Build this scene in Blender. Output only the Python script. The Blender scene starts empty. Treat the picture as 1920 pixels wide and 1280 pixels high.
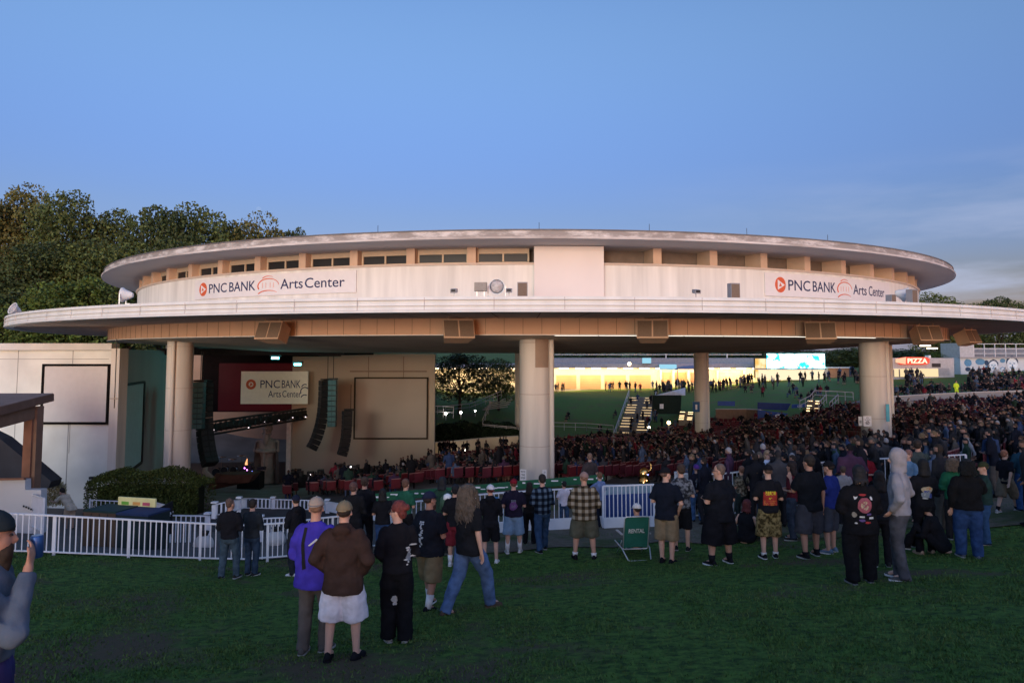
import bpy, bmesh, math, random
import numpy as np
from mathutils import Vector, Matrix, Euler, noise
random.seed(11); np.random.seed(11)
R_ = math.radians
S = bpy.context.scene
COL = S.collection
# ---------------- camera ----------------
TILT = math.atan(102.0/1400.0)
cam = bpy.data.cameras.new('camera'); cam_o = bpy.data.objects.new('camera', cam); COL.objects.link(cam_o)
cam.sensor_width = 36; cam.lens = 36*1400/1920; cam.shift_y = -80/1920
cam.clip_start = 0.1; cam.clip_end = 6000
cam_o.location = (0, 0, 0); cam_o.rotation_euler = (math.pi/2+TILT, 0, 0)
S.camera = cam_o
# ---------------- sky, sun, exposure ----------------
W = bpy.data.worlds.new('World'); S.world = W; W.use_nodes = True
wn = W.node_tree.nodes; wl = W.node_tree.links
SUN_AZ, SUN_EL = -167.0, 2.5
bg = wn['Background']
sky = wn.new('ShaderNodeTexSky'); sky.sky_type = 'NISHITA'; sky.sun_disc = False
sky.sun_elevation = R_(SUN_EL); sky.sun_rotation = R_(-SUN_AZ); sky.air_density = 1.3; sky.dust_density = 1.2; sky.ozone_density = 3.5
hs = wn.new('ShaderNodeHueSaturation'); hs.inputs['Saturation'].default_value = 1.0
wl.new(sky.outputs[0], hs.inputs['Color'])
geo = wn.new('ShaderNodeTexCoord'); mp = wn.new('ShaderNodeMapping'); mp.inputs['Scale'].default_value = (1.6, 1.6, 9)
wl.new(geo.outputs['Generated'], mp.inputs[0])
cn = wn.new('ShaderNodeTexNoise'); cn.inputs['Scale'].default_value = 2.4; cn.inputs['Detail'].default_value = 6; cn.inputs['Roughness'].default_value = .55
wl.new(mp.outputs[0], cn.inputs['Vector'])
cr = wn.new('ShaderNodeValToRGB'); cr.color_ramp.elements[0].position = .40; cr.color_ramp.elements[1].position = .68
wl.new(cn.outputs['Fac'], cr.inputs[0])
sx = wn.new('ShaderNodeSeparateXYZ'); wl.new(geo.outputs['Generated'], sx.inputs[0])
mz = wn.new('ShaderNodeMapRange'); mz.inputs[1].default_value = .24; mz.inputs[2].default_value = .06; wl.new(sx.outputs['Z'], mz.inputs[0])
mx = wn.new('ShaderNodeMapRange'); mx.inputs[1].default_value = .1; mx.inputs[2].default_value = .5; wl.new(sx.outputs['X'], mx.inputs[0])
m1 = wn.new('ShaderNodeMath'); m1.operation = 'MULTIPLY'; wl.new(mz.outputs[0], m1.inputs[0]); wl.new(mx.outputs[0], m1.inputs[1])
m2 = wn.new('ShaderNodeMath'); m2.operation = 'MULTIPLY'; wl.new(m1.outputs[0], m2.inputs[0]); wl.new(cr.outputs[0], m2.inputs[1])
m3 = wn.new('ShaderNodeMath'); m3.operation = 'MULTIPLY'; wl.new(m2.outputs[0], m3.inputs[0]); m3.inputs[1].default_value = 1.0
cm = wn.new('ShaderNodeMixRGB'); wl.new(m3.outputs[0], cm.inputs[0]); wl.new(hs.outputs[0], cm.inputs[1]); cm.inputs[2].default_value = (1.15, 1.30, 1.78, 1)
tr = wn.new('ShaderNodeValToRGB'); tr.color_ramp.interpolation = 'EASE'
tr.color_ramp.elements[0].position = .0; tr.color_ramp.elements[0].color = (.98, .87, 1.70, 1); tr.color_ramp.elements[1].position = .43; tr.color_ramp.elements[1].color = (1.66, 1.33, 1.45, 1)
for q_, c_ in ((.10, (1.06, .99, 1.74, 1)), (.186, (1.06, .94, 1.42, 1))):
    e = tr.color_ramp.elements.new(q_); e.color = c_
wl.new(sx.outputs['Z'], tr.inputs[0])
ml = wn.new('ShaderNodeMixRGB'); ml.blend_type = 'MULTIPLY'; ml.inputs[0].default_value = 1; wl.new(hs.outputs[0], ml.inputs[1]); wl.new(tr.outputs[0], ml.inputs[2])
gb = wn.new('ShaderNodeMapRange'); gb.inputs[1].default_value = .05; gb.inputs[2].default_value = -.45; gb.inputs[3].default_value = 1; gb.inputs[4].default_value = 1.9; wl.new(sx.outputs['Y'], gb.inputs[0])
g2 = wn.new('ShaderNodeVectorMath'); g2.operation = 'SCALE'; wl.new(ml.outputs[0], g2.inputs[0]); wl.new(gb.outputs[0], g2.inputs['Scale'])
g3 = wn.new('ShaderNodeMixRGB'); g3.blend_type = 'MULTIPLY'; g3.inputs[2].default_value = (1.0, .95, .82, 1); wl.new(g2.outputs[0], g3.inputs[1])
g4 = wn.new('ShaderNodeMapRange'); g4.inputs[1].default_value = .05; g4.inputs[2].default_value = -.45; wl.new(sx.outputs['Y'], g4.inputs[0]); wl.new(g4.outputs[0], g3.inputs[0])
wl.new(g3.outputs[0], cm.inputs[1])
wl.new(cm.outputs[0], bg.inputs['Color']); bg.inputs['Strength'].default_value = 0.15
sun = bpy.data.lights.new('sun', 'SUN'); sun_o = bpy.data.objects.new('sun', sun); COL.objects.link(sun_o)
sun.energy = 0.62; sun.angle = R_(18); sun.color = (1.0, .90, .76)
sd = Vector((math.sin(R_(SUN_AZ))*math.cos(R_(SUN_EL)), math.cos(R_(SUN_AZ))*math.cos(R_(SUN_EL)), math.sin(R_(SUN_EL))))
sun_o.rotation_euler = sd.to_track_quat('Z', 'Y').to_euler()
S.view_settings.view_transform = 'Standard'; S.view_settings.look = 'None'
S.view_settings.exposure = 1.5; S.view_settings.gamma = 1.0
S.cycles.max_bounces = 5; S.cycles.diffuse_bounces = 3; S.cycles.glossy_bounces = 2; S.cycles.transparent_max_bounces = 4
S.cycles.use_denoising = True; S.cycles.sample_clamp_indirect = 4

# ---------------- helpers ----------------
def at(px, py, Y):
    """world point at depth Y seen at photo pixel px,py"""
    u = (px-960)/1400; v = (560-py)/1400
    d = Vector((u, math.cos(TILT)-v*math.sin(TILT), math.sin(TILT)+v*math.cos(TILT)))
    return d*(Y/d.y)
def zat(py, Y): return at(960, py, Y).z
def xat(px, Y, py=760): return at(px, py, Y).x

def tag(o, label, cat=None, group=None, kind=None):
    o['label'] = label
    if cat: o['category'] = cat
    if group: o['group'] = group
    if kind: o['kind'] = kind
    return o
def thing(name, label, cat, loc=(0, 0, 0), rz=0, group=None):
    o = bpy.data.objects.new(name, None); COL.objects.link(o)
    o.location = loc; o.rotation_euler = (0, 0, rz); o.empty_display_size = .1
    return tag(o, label, cat, group)

class MB:
    def __init__(s): s.v = []; s.f = []; s.m = []
    def add(s, vs, fs, mi=0):
        b = len(s.v); s.v += [tuple(p) for p in vs]
        s.f += [tuple(i+b for i in f) for f in fs]; s.m += [mi]*len(fs); return s
    def box(s, c, size, rot=None, mi=0):
        hx, hy, hz = size[0]/2, size[1]/2, size[2]/2
        P = [Vector((x*hx, y*hy, z*hz)) for z in (-1, 1) for y in (-1, 1) for x in (-1, 1)]
        if rot is not None:
            M = rot if isinstance(rot, Matrix) else Euler(rot).to_matrix()
            P = [M @ p for p in P]
        c = Vector(c)
        return s.add([p+c for p in P], [(0, 2, 3, 1), (4, 5, 7, 6), (0, 1, 5, 4), (2, 6, 7, 3), (0, 4, 6, 2), (1, 3, 7, 5)], mi)
    def bar(s, a, b, w, h=None, mi=0):
        a = Vector(a); b = Vector(b); h = h or w; d = b-a; L = d.length
        if L < 1e-6: return s
        y = d/L; up = Vector((0, 0, 1)) if abs(y.z) < .95 else Vector((1, 0, 0))
        x = y.cross(up).normalized(); z = x.cross(y)
        M = Matrix((x, y, z)).transposed()
        return s.box((a+b)/2, (w, L, h), M, mi)
    def ring(s, c, ex, ey, n):
        return [c+ex*math.cos(2*math.pi*i/n)+ey*math.sin(2*math.pi*i/n) for i in range(n)]
    def loft(s, rings, cap=True, mi=0, closed=False):
        n = len(rings[0]); b = len(s.v)
        for r in rings: s.v += [tuple(p) for p in r]
        k = len(rings)
        for j in range(k if closed else k-1):
            j2 = (j+1) % k
            for i in range(n):
                i2 = (i+1) % n
                s.f.append((b+j*n+i, b+j*n+i2, b+j2*n+i2, b+j2*n+i)); s.m.append(mi)
        if cap and not closed:
            s.f.append(tuple(b+i for i in reversed(range(n)))); s.m.append(mi)
            s.f.append(tuple(b+(k-1)*n+i for i in range(n))); s.m.append(mi)
        return s
    def tube(s, pts, rad, n=8, mi=0, round_=False):
        P = [Vector(p) for p in pts]
        if not isinstance(rad, (list, tuple)): rad = [rad]*len(P)
        rings = []; px = None
        for i, p in enumerate(P):
            d = (P[min(i+1, len(P)-1)]-P[max(i-1, 0)]).normalized()
            if px is None:
                a = Vector((1, 0, 0)) if abs(d.x) < .9 else Vector((0, 1, 0))
                px = (a-d*a.dot(d)).normalized()
            else: px = (px-d*px.dot(d)).normalized()
            py = d.cross(px)
            r = rad[i]; ra, rb = (r if isinstance(r, tuple) else (r, r))
            if round_ and i == 0:
                for t in (.95, .7, .35): rings.append(s.ring(p-d*max(ra, rb)*t*.8, px*ra*math.sqrt(1-t*t), py*rb*math.sqrt(1-t*t), n))
            rings.append(s.ring(p, px*ra, py*rb, n))
            if round_ and i == len(P)-1:
                for t in (.35, .7, .95): rings.append(s.ring(p+d*max(ra, rb)*t*.8, px*ra*math.sqrt(1-t*t), py*rb*math.sqrt(1-t*t), n))
        return s.loft(rings, True, mi)
    def lathe(s, prof, c=(0, 0, 0), n=24, mi=0):
        c = Vector(c)
        return s.loft([[c+Vector((r*math.cos(2*math.pi*i/n), r*math.sin(2*math.pi*i/n), z)) for i in range(n)] for r, z in prof], True, mi)
    def ball(s, c, r, n=14, m=8, M=None, mi=0):
        c = Vector(c); r = r if isinstance(r, (tuple, list)) else (r, r, r); rings = []
        for j in range(m+1):
            t = -math.pi/2+math.pi*(j+.02)/(m+.04)
            ring = [Vector((math.cos(t)*math.cos(2*math.pi*i/n)*r[0], math.cos(t)*math.sin(2*math.pi*i/n)*r[1], math.sin(t)*r[2])) for i in range(n)]
            rings.append([c+(M @ p if M else p) for p in ring])
        return s.loft(rings, True, mi)
    def prism(s, poly, d, mi=0):
        """poly: list of world points (planar), extruded by vector d"""
        n = len(poly); d = Vector(d); P = [Vector(p) for p in poly]
        return s.add(P+[p+d for p in P], [tuple(range(n))[::-1], tuple(range(n, 2*n))]+[(i, (i+1) % n, n+(i+1) % n, n+i) for i in range(n)], mi)
    def quad(s, a, b, c, d, mi=0): return s.add([a, b, c, d], [(0, 1, 2, 3)], mi)
    def build(s, name, mats, parent=None, smooth=False, sharp=None):
        me = bpy.data.meshes.new(name); me.from_pydata(s.v, [], s.f)
        if not isinstance(mats, (list, tuple)): mats = [mats]
        for m in mats: me.materials.append(m)
        if len(mats) > 1: me.polygons.foreach_set('material_index', s.m)
        if smooth:
            me.polygons.foreach_set('use_smooth', [True]*len(me.polygons))
            if sharp: me.set_sharp_from_angle(angle=R_(sharp))
        me.update()
        o = bpy.data.objects.new(name, me); COL.objects.link(o)
        if parent: o.parent = parent
        return o

def copy_tree(o, parent=None):
    c = o.copy(); COL.objects.link(c); c.parent = parent
    for ch in list(o.children): copy_tree(ch, c)
    return c

# ---------------- materials ----------------
MATS = {}
def mat(name, col, rough=.8, var=.12, scale=3.0, bump=0.0, metal=0.0, spec=.3, emit=None, es=1.0, streak=0.0, island=False, coord='Object', detail=5, col2=None, bscale=None):
    if name in MATS: return MATS[name]
    m = bpy.data.materials.new(name); m.use_nodes = True; nt = m.node_tree; n = nt.nodes; l = nt.links
    b = n['Principled BSDF']; b.inputs['Roughness'].default_value = rough; b.inputs['Metallic'].default_value = metal
    b.inputs['Specular IOR Level'].default_value = spec
    tc = n.new('ShaderNodeTexCoord')
    nz = n.new('ShaderNodeTexNoise'); nz.inputs['Scale'].default_value = scale; nz.inputs['Detail'].default_value = detail
    mpn = n.new('ShaderNodeMapping'); l.new(tc.outputs[coord], mpn.inputs[0]); l.new(mpn.outputs[0], nz.inputs['Vector'])
    if streak: mpn.inputs['Scale'].default_value = (1, 1, .08)
    r = n.new('ShaderNodeValToRGB'); r.color_ramp.elements[0].position = .3; r.color_ramp.elements[1].position = .7
    c2 = col2 or tuple(min(1, c*(1+var)) for c in col)
    r.color_ramp.elements[0].color = (*[c*(1-var) for c in col], 1) if not col2 else (*col, 1); r.color_ramp.elements[1].color = (*c2, 1)
    l.new(nz.outputs['Fac'], r.inputs[0]); out = r.outputs[0]
    if island:
        g = n.new('ShaderNodeNewGeometry'); h = n.new('ShaderNodeHueSaturation')
        a = n.new('ShaderNodeMapRange'); a.inputs[3].default_value = .5; a.inputs[4].default_value = 1.5
        l.new(g.outputs['Random Per Island'], a.inputs[0]); l.new(a.outputs[0], h.inputs['Value'])
        l.new(out, h.inputs['Color']); out = h.outputs[0]
    l.new(out, b.inputs['Base Color'])
    if bump:
        bn = n.new('ShaderNodeBump'); bn.inputs['Strength'].default_value = bump; bn.inputs['Distance'].default_value = .02
        nb = n.new('ShaderNodeTexNoise'); nb.inputs['Scale'].default_value = bscale or scale*4; nb.inputs['Detail'].default_value = 4
        l.new(tc.outputs[coord], nb.inputs['Vector']); l.new(nb.outputs['Fac'], bn.inputs['Height']); l.new(bn.outputs[0], b.inputs['Normal'])
    if emit:
        b.inputs['Emission Color'].default_value = (*emit, 1); b.inputs['Emission Strength'].default_value = es
    MATS[name] = m; return m
def srgb(r, g, b):
    f = lambda c: ((c/255+.055)/1.055)**2.4 if c > 10 else c/255/12.92
    return (f(r), f(g), f(b))
M_white = mat('white_painted_metal', (.77, .79, .77), .5, .09, 1.3, streak=1)
M_fence = mat('white_fence_paint', (.72, .73, .76), .5, .06, 3)
M_cream = mat('cream_concrete', (.62, .53, .44), .85, .12, .6, .15, streak=1)
M_column = mat('column_concrete', (.64, .60, .54), .85, .16, 1.6, .2, streak=1)
M_tan = mat('tan_panel', (.64, .41, .27), .7, .06, .8)  # tan also carries the warm light falling on the ring beam
M_soffit = mat('soffit_panel', (.70, .58, .50), .8, .10, .5)
M_joint = mat('joint_dark', (.16, .10, .07), .9, .05)
M_drum = mat('drum_stucco', (.78, .77, .72), .85, .13, 2.2, .1, streak=1)
M_upsoff = mat('upper_soffit_plaster', (.62, .57, .53), .9, .05, .4)
M_wallw = mat('white_stucco_wall', (.76, .76, .70), .85, .14, .5, .1)
M_dark = mat('dark_metal', (.02, .02, .022), .5, .2, 4)
M_black = mat('black_fabric', (.012, .012, .014), .9, .2, 4)
M_glass = mat('dark_glass', (.02, .022, .026), .45, .2, 1, spec=.3)
M_grey = mat('grey_metal', (.30, .30, .32), .5, .1, 2)
M_galv = mat('galvanised_metal', (.45, .45, .45), .4, .15, 3, metal=.5)
M_concrete = mat('concrete', (.22, .20, .19), .9, .2, .5, .2)
M_asphalt = mat('asphalt', (.085, .080, .078), .9, .2, .8, .2)
M_brownroof = mat('brown_shingle', (.22, .15, .12), .9, .2, 2, .3)
M_brownwood = mat('brown_stained_wood', (.22, .11, .07), .8, .2, 2, .2)
M_stage = mat('stage_wall_paint', (.47, .40, .32), .85, .10, .25, .1, streak=1)
M_navy = mat('sign_navy', (.02, .03, .10), .5, .05)
M_orange = mat('sign_orange', (.68, .13, .05), .5, .05)
M_signw = mat('sign_white', (.80, .78, .77), .5, .03)
def emis(name, col, s): return mat(name, (.04, .04, .04), .5, .01, emit=col, es=s*.354)
M_warm = emis('warm_lamp', (1, .72, .38), 22)
M_warm2 = emis('warm_strip', (1, .66, .30), 9)
M_wht = emis('white_lamp', (1, .95, .85), 30)
M_teal = emis('teal_lamp', (.15, .85, .9), 16)

def sweep(mb, prof, C, t0, t1, n, mi=0, closedp=True, cap=True):
    """profile of (r,z) swept about centre C; angle 0 faces the camera, + to the right"""
    full = abs((t1-t0)-360) < 1e-6; rings = []
    for i in range(n if full else n+1):
        t = R_(t0+(t1-t0)*i/n)
        rings.append([Vector((C[0]+r*math.sin(t), C[1]-r*math.cos(t), z)) for r, z in prof])
    if closedp: mb.loft(rings, cap and not full, mi, closed=full)
    else:
        b = len(mb.v); k = len(prof)
        for r in rings: mb.v += [tuple(p) for p in r]
        m = len(rings)
        for j in range(m if full else m-1):
            for i in range(k-1):
                mb.f.append((b+j*k+i, b+((j+1) % m)*k+i, b+((j+1) % m)*k+i+1, b+j*k+i+1)); mb.m.append(mi)
    return mb
def pol(C, r, t, z): t = R_(t); return Vector((C[0]+r*math.sin(t), C[1]-r*math.cos(t), z))

def text_geo(s, size, off=0.0, extr=.01, shear=0, sxx=1.0, res=3):
    cu = bpy.data.curves.new('t', 'FONT'); cu.body = s; cu.size = size; cu.offset = off; cu.extrude = extr; cu.align_x = 'CENTER'; cu.resolution_u = res
    cu.shear = shear
    o = bpy.data.objects.new('t', cu); COL.objects.link(o)
    bpy.context.view_layer.update()
    me = bpy.data.meshes.new_from_object(o.evaluated_get(bpy.context.evaluated_depsgraph_get()))
    vs = [Vector((v.co.x*sxx, v.co.y, v.co.z)) for v in me.vertices]; fs = [tuple(p.vertices) for p in me.polygons]
    bpy.data.objects.remove(o); bpy.data.curves.remove(cu); bpy.data.meshes.remove(me)
    return vs, fs
def plane_map(origin, right, up):
    right = Vector(right).normalized(); up = Vector(up).normalized(); nrm = right.cross(up)
    return lambda p: Vector(origin)+right*p.x+up*p.y+nrm*p.z
def arc_band(cx, cy, r, w, a0, a1, n=24, ry=None, depth=.012, taper=False):
    """flat arc band as closed solid, local (x,y,z)"""
    vs = []; fs = []; ry = ry or r
    for i in range(n+1):
        a = R_(a0+(a1-a0)*i/n); ww = w*(1-.75*i/n) if taper else w
        c, s_ = math.cos(a), math.sin(a)
        for z in (-.002, depth):
            vs.append(Vector((cx+(r-ww/2)*c, cy+(ry-ww/2)*s_, z))); vs.append(Vector((cx+(r+ww/2)*c, cy+(ry+ww/2)*s_, z)))
    for i in range(n):
        b = i*4; fs += [(b+2, b+3, b+7, b+6), (b, b+2, b+6, b+4), (b+1, b+5, b+7, b+3), (b, b+4, b+5, b+1)]
    return vs, fs
# ---------------- terrain ----------------
def plane_z(x, y): return -1.94-.1557*y+.0623*x
PR = {  # azimuth pixel -> [(depth, photo row)]
 -900: [(16.5, 1025), (30, 985), (44, 950), (70, 850), (85, 690), (115, 610), (160, 560)],
 0: [(16.5, 1031), (30, 985), (44, 951), (70, 850), (85, 690), (115, 610), (160, 560)],
 200: [(17, 1040), (30, 990), (44, 955), (70, 850), (88, 690), (115, 620), (160, 570)],
 350: [(17.5, 1047), (36, 970), (50, 930), (66, 905), (76, 890), (95, 700), (120, 640), (160, 590)],
 500: [(18.2, 1051), (32, 975), (45, 940), (62, 916), (76, 890), (100, 720), (130, 650), (160, 610)],
 700: [(18.5, 1026), (30, 965), (45, 915), (62, 903), (76, 880), (100, 760), (130, 690), (170, 650)],
 860: [(19, 1010), (24, 960), (36, 910), (62, 874), (80, 856), (88, 862), (92, 825), (112, 750), (140, 735), (200, 700)],
 1005: [(19, 1000), (25, 950), (36, 907), (62, 866), (88, 832), (99, 812), (118, 741), (140, 732), (200, 700)],
 1180: [(19, 990), (25, 945), (36, 905), (62, 862), (98, 826), (116, 750), (130, 732), (200, 700)],
 1330: [(19, 985), (25, 935), (36, 893), (60, 855), (85, 823), (100, 776), (115, 746), (135, 722), (200, 700)],
 1450: [(18, 985), (25, 925), (36, 880), (60, 836), (85, 796), (92, 786), (95, 766), (120, 718), (200, 700)],
 1640: [(17, 980), (25, 905), (44, 843), (70, 790), (82, 764), (84, 746), (110, 707), (200, 690)],
 1800: [(17, 970), (25, 895), (44, 827), (70, 780), (82, 758), (84, 741), (110, 702), (200, 690)],
 1920: [(17, 960), (25, 890), (44, 818), (70, 772), (82, 753), (84, 734), (110, 695), (200, 690)],
 2800: [(17, 920), (25, 870), (44, 810), (70, 765), (82, 750), (84, 730), (110, 692), (200, 685)]}
AZ = sorted(PR); PU = []
for a in AZ:
    u = (a-960)/1400
    pts = [(y, plane_z(u*y, y)) for y in ((2, 8) if a < 600 else (2, 15 if a < 1500 else 14))]
    pts += [(d, zat(r, d)) for d, r in PR[a]]
    pts += [(1200, pts[-1][1]+6)]
    PU.append((u, [p[0] for p in pts], [p[1] for p in pts]))
US = [p[0] for p in PU]
def ground(x, y):
    if y < 3: return plane_z(x, y) if y > 0 else plane_z(x, 0)+.02*y
    u = x/y; u = max(US[0], min(US[-1], u))
    i = max(0, min(len(US)-2, int(np.searchsorted(US, u))-1)); t = (u-US[i])/(US[i+1]-US[i]); t = t*t*(3-2*t)
    z0 = np.interp(y, PU[i][1], PU[i][2]); z1 = np.interp(y, PU[i+1][1], PU[i+1][2])
    return float(z0*(1-t)+z1*t)
def gp(px, d, off=0.0):
    x = (px-960)/1400*d
    return Vector((x, d, ground(x, d)+off))
def ray_ground(px, py):
    u = (px-960)/1400; d = 4.0
    while d < 300:
        p = at(px, py, d)
        if p.z <= ground(p.x, p.y): break
        d += .02 if d < 40 else .2
    return at(px, py, d)

# materials for ground
def grass_mat(name, c1, c2, c3, dirt=True):
    m = bpy.data.materials.new(name); m.use_nodes = True; nt = m.node_tree; n = nt.nodes; l = nt.links
    b = n['Principled BSDF']; b.inputs['Roughness'].default_value = .9; b.inputs['Specular IOR Level'].default_value = .15
    tc = n.new('ShaderNodeTexCoord')
    a = n.new('ShaderNodeTexNoise'); a.inputs['Scale'].default_value = .45; a.inputs['Detail'].default_value = 8; a.inputs['Roughness'].default_value = .65
    c = n.new('ShaderNodeTexNoise'); c.inputs['Scale'].default_value = 7; c.inputs['Detail'].default_value = 9; c.inputs['Roughness'].default_value = .7
    for q in (a, c): l.new(tc.outputs['Object'], q.inputs['Vector'])
    r1 = n.new('ShaderNodeValToRGB'); r1.color_ramp.elements[0].color = (*c1, 1); r1.color_ramp.elements[1].color = (*c2, 1); r1.color_ramp.elements[0].position = .38; r1.color_ramp.elements[1].position = .60
    l.new(c.outputs['Fac'], r1.inputs[0])
    r2 = n.new('ShaderNodeValToRGB'); r2.color_ramp.elements[0].position = .52; r2.color_ramp.elements[1].position = .62
    l.new(a.outputs['Fac'], r2.inputs[0])
    mx_ = n.new('ShaderNodeMixRGB'); l.new(r2.outputs[0], mx_.inputs[0]); l.new(r1.outputs[0], mx_.inputs[1]); mx_.inputs[2].default_value = (*c3, 1)
    l.new(mx_.outputs[0], b.inputs['Base Color'])
    bn = n.new('ShaderNodeBump'); bn.inputs['Strength'].default_value = .8; bn.inputs['Distance'].default_value = .05
    l.new(c.outputs['Fac'], bn.inputs['Height']); l.new(bn.outputs[0], b.inputs['Normal'])
    return m
M_lawn = grass_mat('lawn_grass', (.018, .044, .009), (.082, .160, .026), (.086, .066, .040))
M_lawn2 = grass_mat('far_lawn', (.080, .135, .030), (.115, .185, .042), (.12, .13, .045))
M_dirt = grass_mat('worn_dirt', (.115, .090, .065), (.16, .13, .095), (.060, .075, .028))

def terrain():
    ys = list(np.concatenate([np.arange(-60, 0, 10), np.arange(0, 30, .8), np.arange(30, 130, 1.5), np.arange(130, 260, 8), np.array([300, 400, 600, 900, 1500])]))
    us = np.linspace(-1.35, 1.35, 150)
    mb = MB(); nv = len(us)
    for y in ys:
        for u in us:
            x = u*max(y, 22); mb.v.append((x, y, ground(x, max(y, .01)) if y > 3 else plane_z(x, 0)+.02*y))
    C = (1.1, 65)
    for j in range(len(ys)-1):
        for i in range(nv-1):
            x = us[i]*max(ys[j], 22); y = ys[j]; px = 960+us[i]*1400
            k = 0
            if y > 33 and y < 90: k = 1
            if y > 90 and px > 820: k = 2
            if px > 1500 and y > 83: k = 2
            if px > 1340 and y > 94: k = 2
            mb.f.append((j*nv+i, j*nv+i+1, (j+1)*nv+i+1, (j+1)*nv+i)); mb.m.append(k)
    o = mb.build('ground', [M_lawn, M_concrete, M_lawn2], smooth=True)
    tag(o, 'sloping ground of the amphitheatre, lawn and bowl', kind='structure')
terrain()
def drape(name, pa, pb, n, m, mt, off, label):
    """sheet between two polylines given as (px, depth), draped on the ground"""
    def samp(P, t):
        P = [Vector(((p[0]-960)/1400*p[1], p[1])) for p in P]; L = [0]
        for a, b in zip(P, P[1:]): L.append(L[-1]+(b-a).length)
        q = t*L[-1]
        for i in range(len(P)-1):
            if q <= L[i+1] or i == len(P)-2:
                return P[i].lerp(P[i+1], (q-L[i])/max(1e-6, L[i+1]-L[i]))
    mb = MB()
    for j in range(m+1):
        for i in range(n+1):
            p = samp(pa, i/n).lerp(samp(pb, i/n), j/m); mb.v.append((p.x, p.y, ground(p.x, p.y)+off))
    for j in range(m):
        for i in range(n): a = j*(n+1)+i; mb.f.append((a, a+1, a+n+2, a+n+1)); mb.m.append(0)
    return tag(mb.build(name, mt, smooth=True), label, kind='structure')
FL = [(-500, 16), (40, 16.5), (200, 17), (350, 17.5), (500, 18.2), (640, 18.6), (760, 18.8)]
drape('walkway', FL, [(-500, 44), (40, 44), (200, 44), (330, 44), (480, 44), (640, 44), (760, 44)], 60, 30, M_asphalt, .03, 'dark paved walkway behind the white fence')
drape('worn_ground', [(640, 18.0), (740, 17.3), (800, 16.7), (870, 17.1), (960, 16.8), (1040, 17.2), (1150, 16.6), (1230, 17.1), (1350, 16.3), (1440, 16.8), (1560, 15.8), (1690, 16.3), (1800, 15.8), (2100, 15.6)],
      [(600, 34), (800, 34), (960, 33), (1150, 33), (1350, 31), (1560, 28), (1800, 27), (2100, 27)], 90, 40, M_dirt, .02, 'worn dirt and thin grass along the fence')

# grass tufts near the camera, one uncountable mass
def tufts():
    rnd = random.Random(3); mb = MB(); V = mb.v; F = mb.f
    for i in range(170000):
        y = 4.2+14.5*rnd.random()**1.15; x = (rnd.random()*1.7-.85)*y
        if noise.noise(Vector((x*.45, y*.45, 0))) > .05 and rnd.random() < .75: continue
        z = ground(x, y); a = rnd.random()*math.pi; h = rnd.uniform(.015, .038)*(1+.6*noise.noise(Vector((x*1.3, y*1.3, 4)))); w = rnd.uniform(.003, .008)+y*.0006
        dx, dy = math.cos(a)*w, math.sin(a)*w; lx, ly = rnd.uniform(-.03, .03), rnd.uniform(-.03, .03)
        b = len(V); V += [(x-dx, y-dy, z-.01), (x+dx, y+dy, z-.01), (x+lx, y+ly, z+h)]; F.append((b, b+1, b+2)); mb.m.append(0)
    o = mb.build('grass', mat('grass_blades', (.040, .104, .018), .8, .15, 1.6, island=True, col2=(.095, .135, .034)))
    tag(o, 'short dark green lawn grass', kind='stuff')
tufts()

# ---------------- the round pavilion ----------------
C = (1.1, 65.0)
pav = thing('pavilion', 'large round white open-air concert pavilion with two stacked disc roofs on columns', 'pavilion', (C[0], C[1], -6))
def pp(mb, name, mats, smooth=True, sharp=35, parent=None):
    o = mb.build(name, mats, None, smooth, sharp)
    o.parent = parent or pav
    if parent is None: o.matrix_parent_inverse = Matrix.Translation(-Vector((C[0], C[1], -6)))
    return o
def weathered():
    m = bpy.data.materials.new('weathered_white_edge'); m.use_nodes = True; n = m.node_tree.nodes; l = m.node_tree.links
    b = n['Principled BSDF']; b.inputs['Roughness'].default_value = .7
    tc = n.new('ShaderNodeTexCoord'); a = n.new('ShaderNodeTexNoise'); a.inputs['Scale'].default_value = .8; a.inputs['Detail'].default_value = 9; a.inputs['Roughness'].default_value = .7
    mpn = n.new('ShaderNodeMapping'); mpn.inputs['Scale'].default_value = (1, 1, 3); l.new(tc.outputs['Object'], mpn.inputs[0]); l.new(mpn.outputs[0], a.inputs['Vector'])
    r = n.new('ShaderNodeValToRGB'); r.color_ramp.elements[0].position = .46; r.color_ramp.elements[0].color = (.33, .30, .28, 1); r.color_ramp.elements[1].position = .62; r.color_ramp.elements[1].color = (.70, .67, .64, 1)
    l.new(a.outputs['Fac'], r.inputs[0]); l.new(r.outputs[0], b.inputs['Base Color']); return m
M_weath = weathered()
N = 180
# lower roof fascia with drip grooves
zb, zt = zat(584.5, 27.5), zat(555, 27.5)
h = zt-zb
f = [(37.5, zb), (37.5, zb+h*.13), (37.46, zb+h*.14), (37.46, zb+h*.42), (37.42, zb+h*.43), (37.42, zb+h*.80), (37.47, zb+h*.81), (37.47, zt), (37.0, zt), (37.0, zb)]
mb = sweep(MB(), f, C, 0, 360, N)
for q in (.14, .43, .80): sweep(mb, [(37.505, zb+h*q-.012), (37.505, zb+h*q+.008), (37.40, zb+h*q+.008), (37.40, zb+h*q-.012)], C, 0, 360, N, 1)
for k in range(90): mb.bar(pol(C, 37.47, k*4+1.3, zb+.02), pol(C, 37.47, k*4+1.3, zt-.02), .008, .026, 1)
pp(mb, 'fascia', [M_white, mat('fascia_joint', (.56, .53, .51), .8, .05)], sharp=30)
pp(sweep(MB(), [(36.99, zt-.05), (36.99, zt-.1), (29, zt+.15), (29, zt+.2)], C, 0, 360, N), 'roof_deck', M_grey)
zs = zb+.03; zbeam_t = zat(597, 33.1); zbeam_b = zat(627.5, 33.1)
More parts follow.
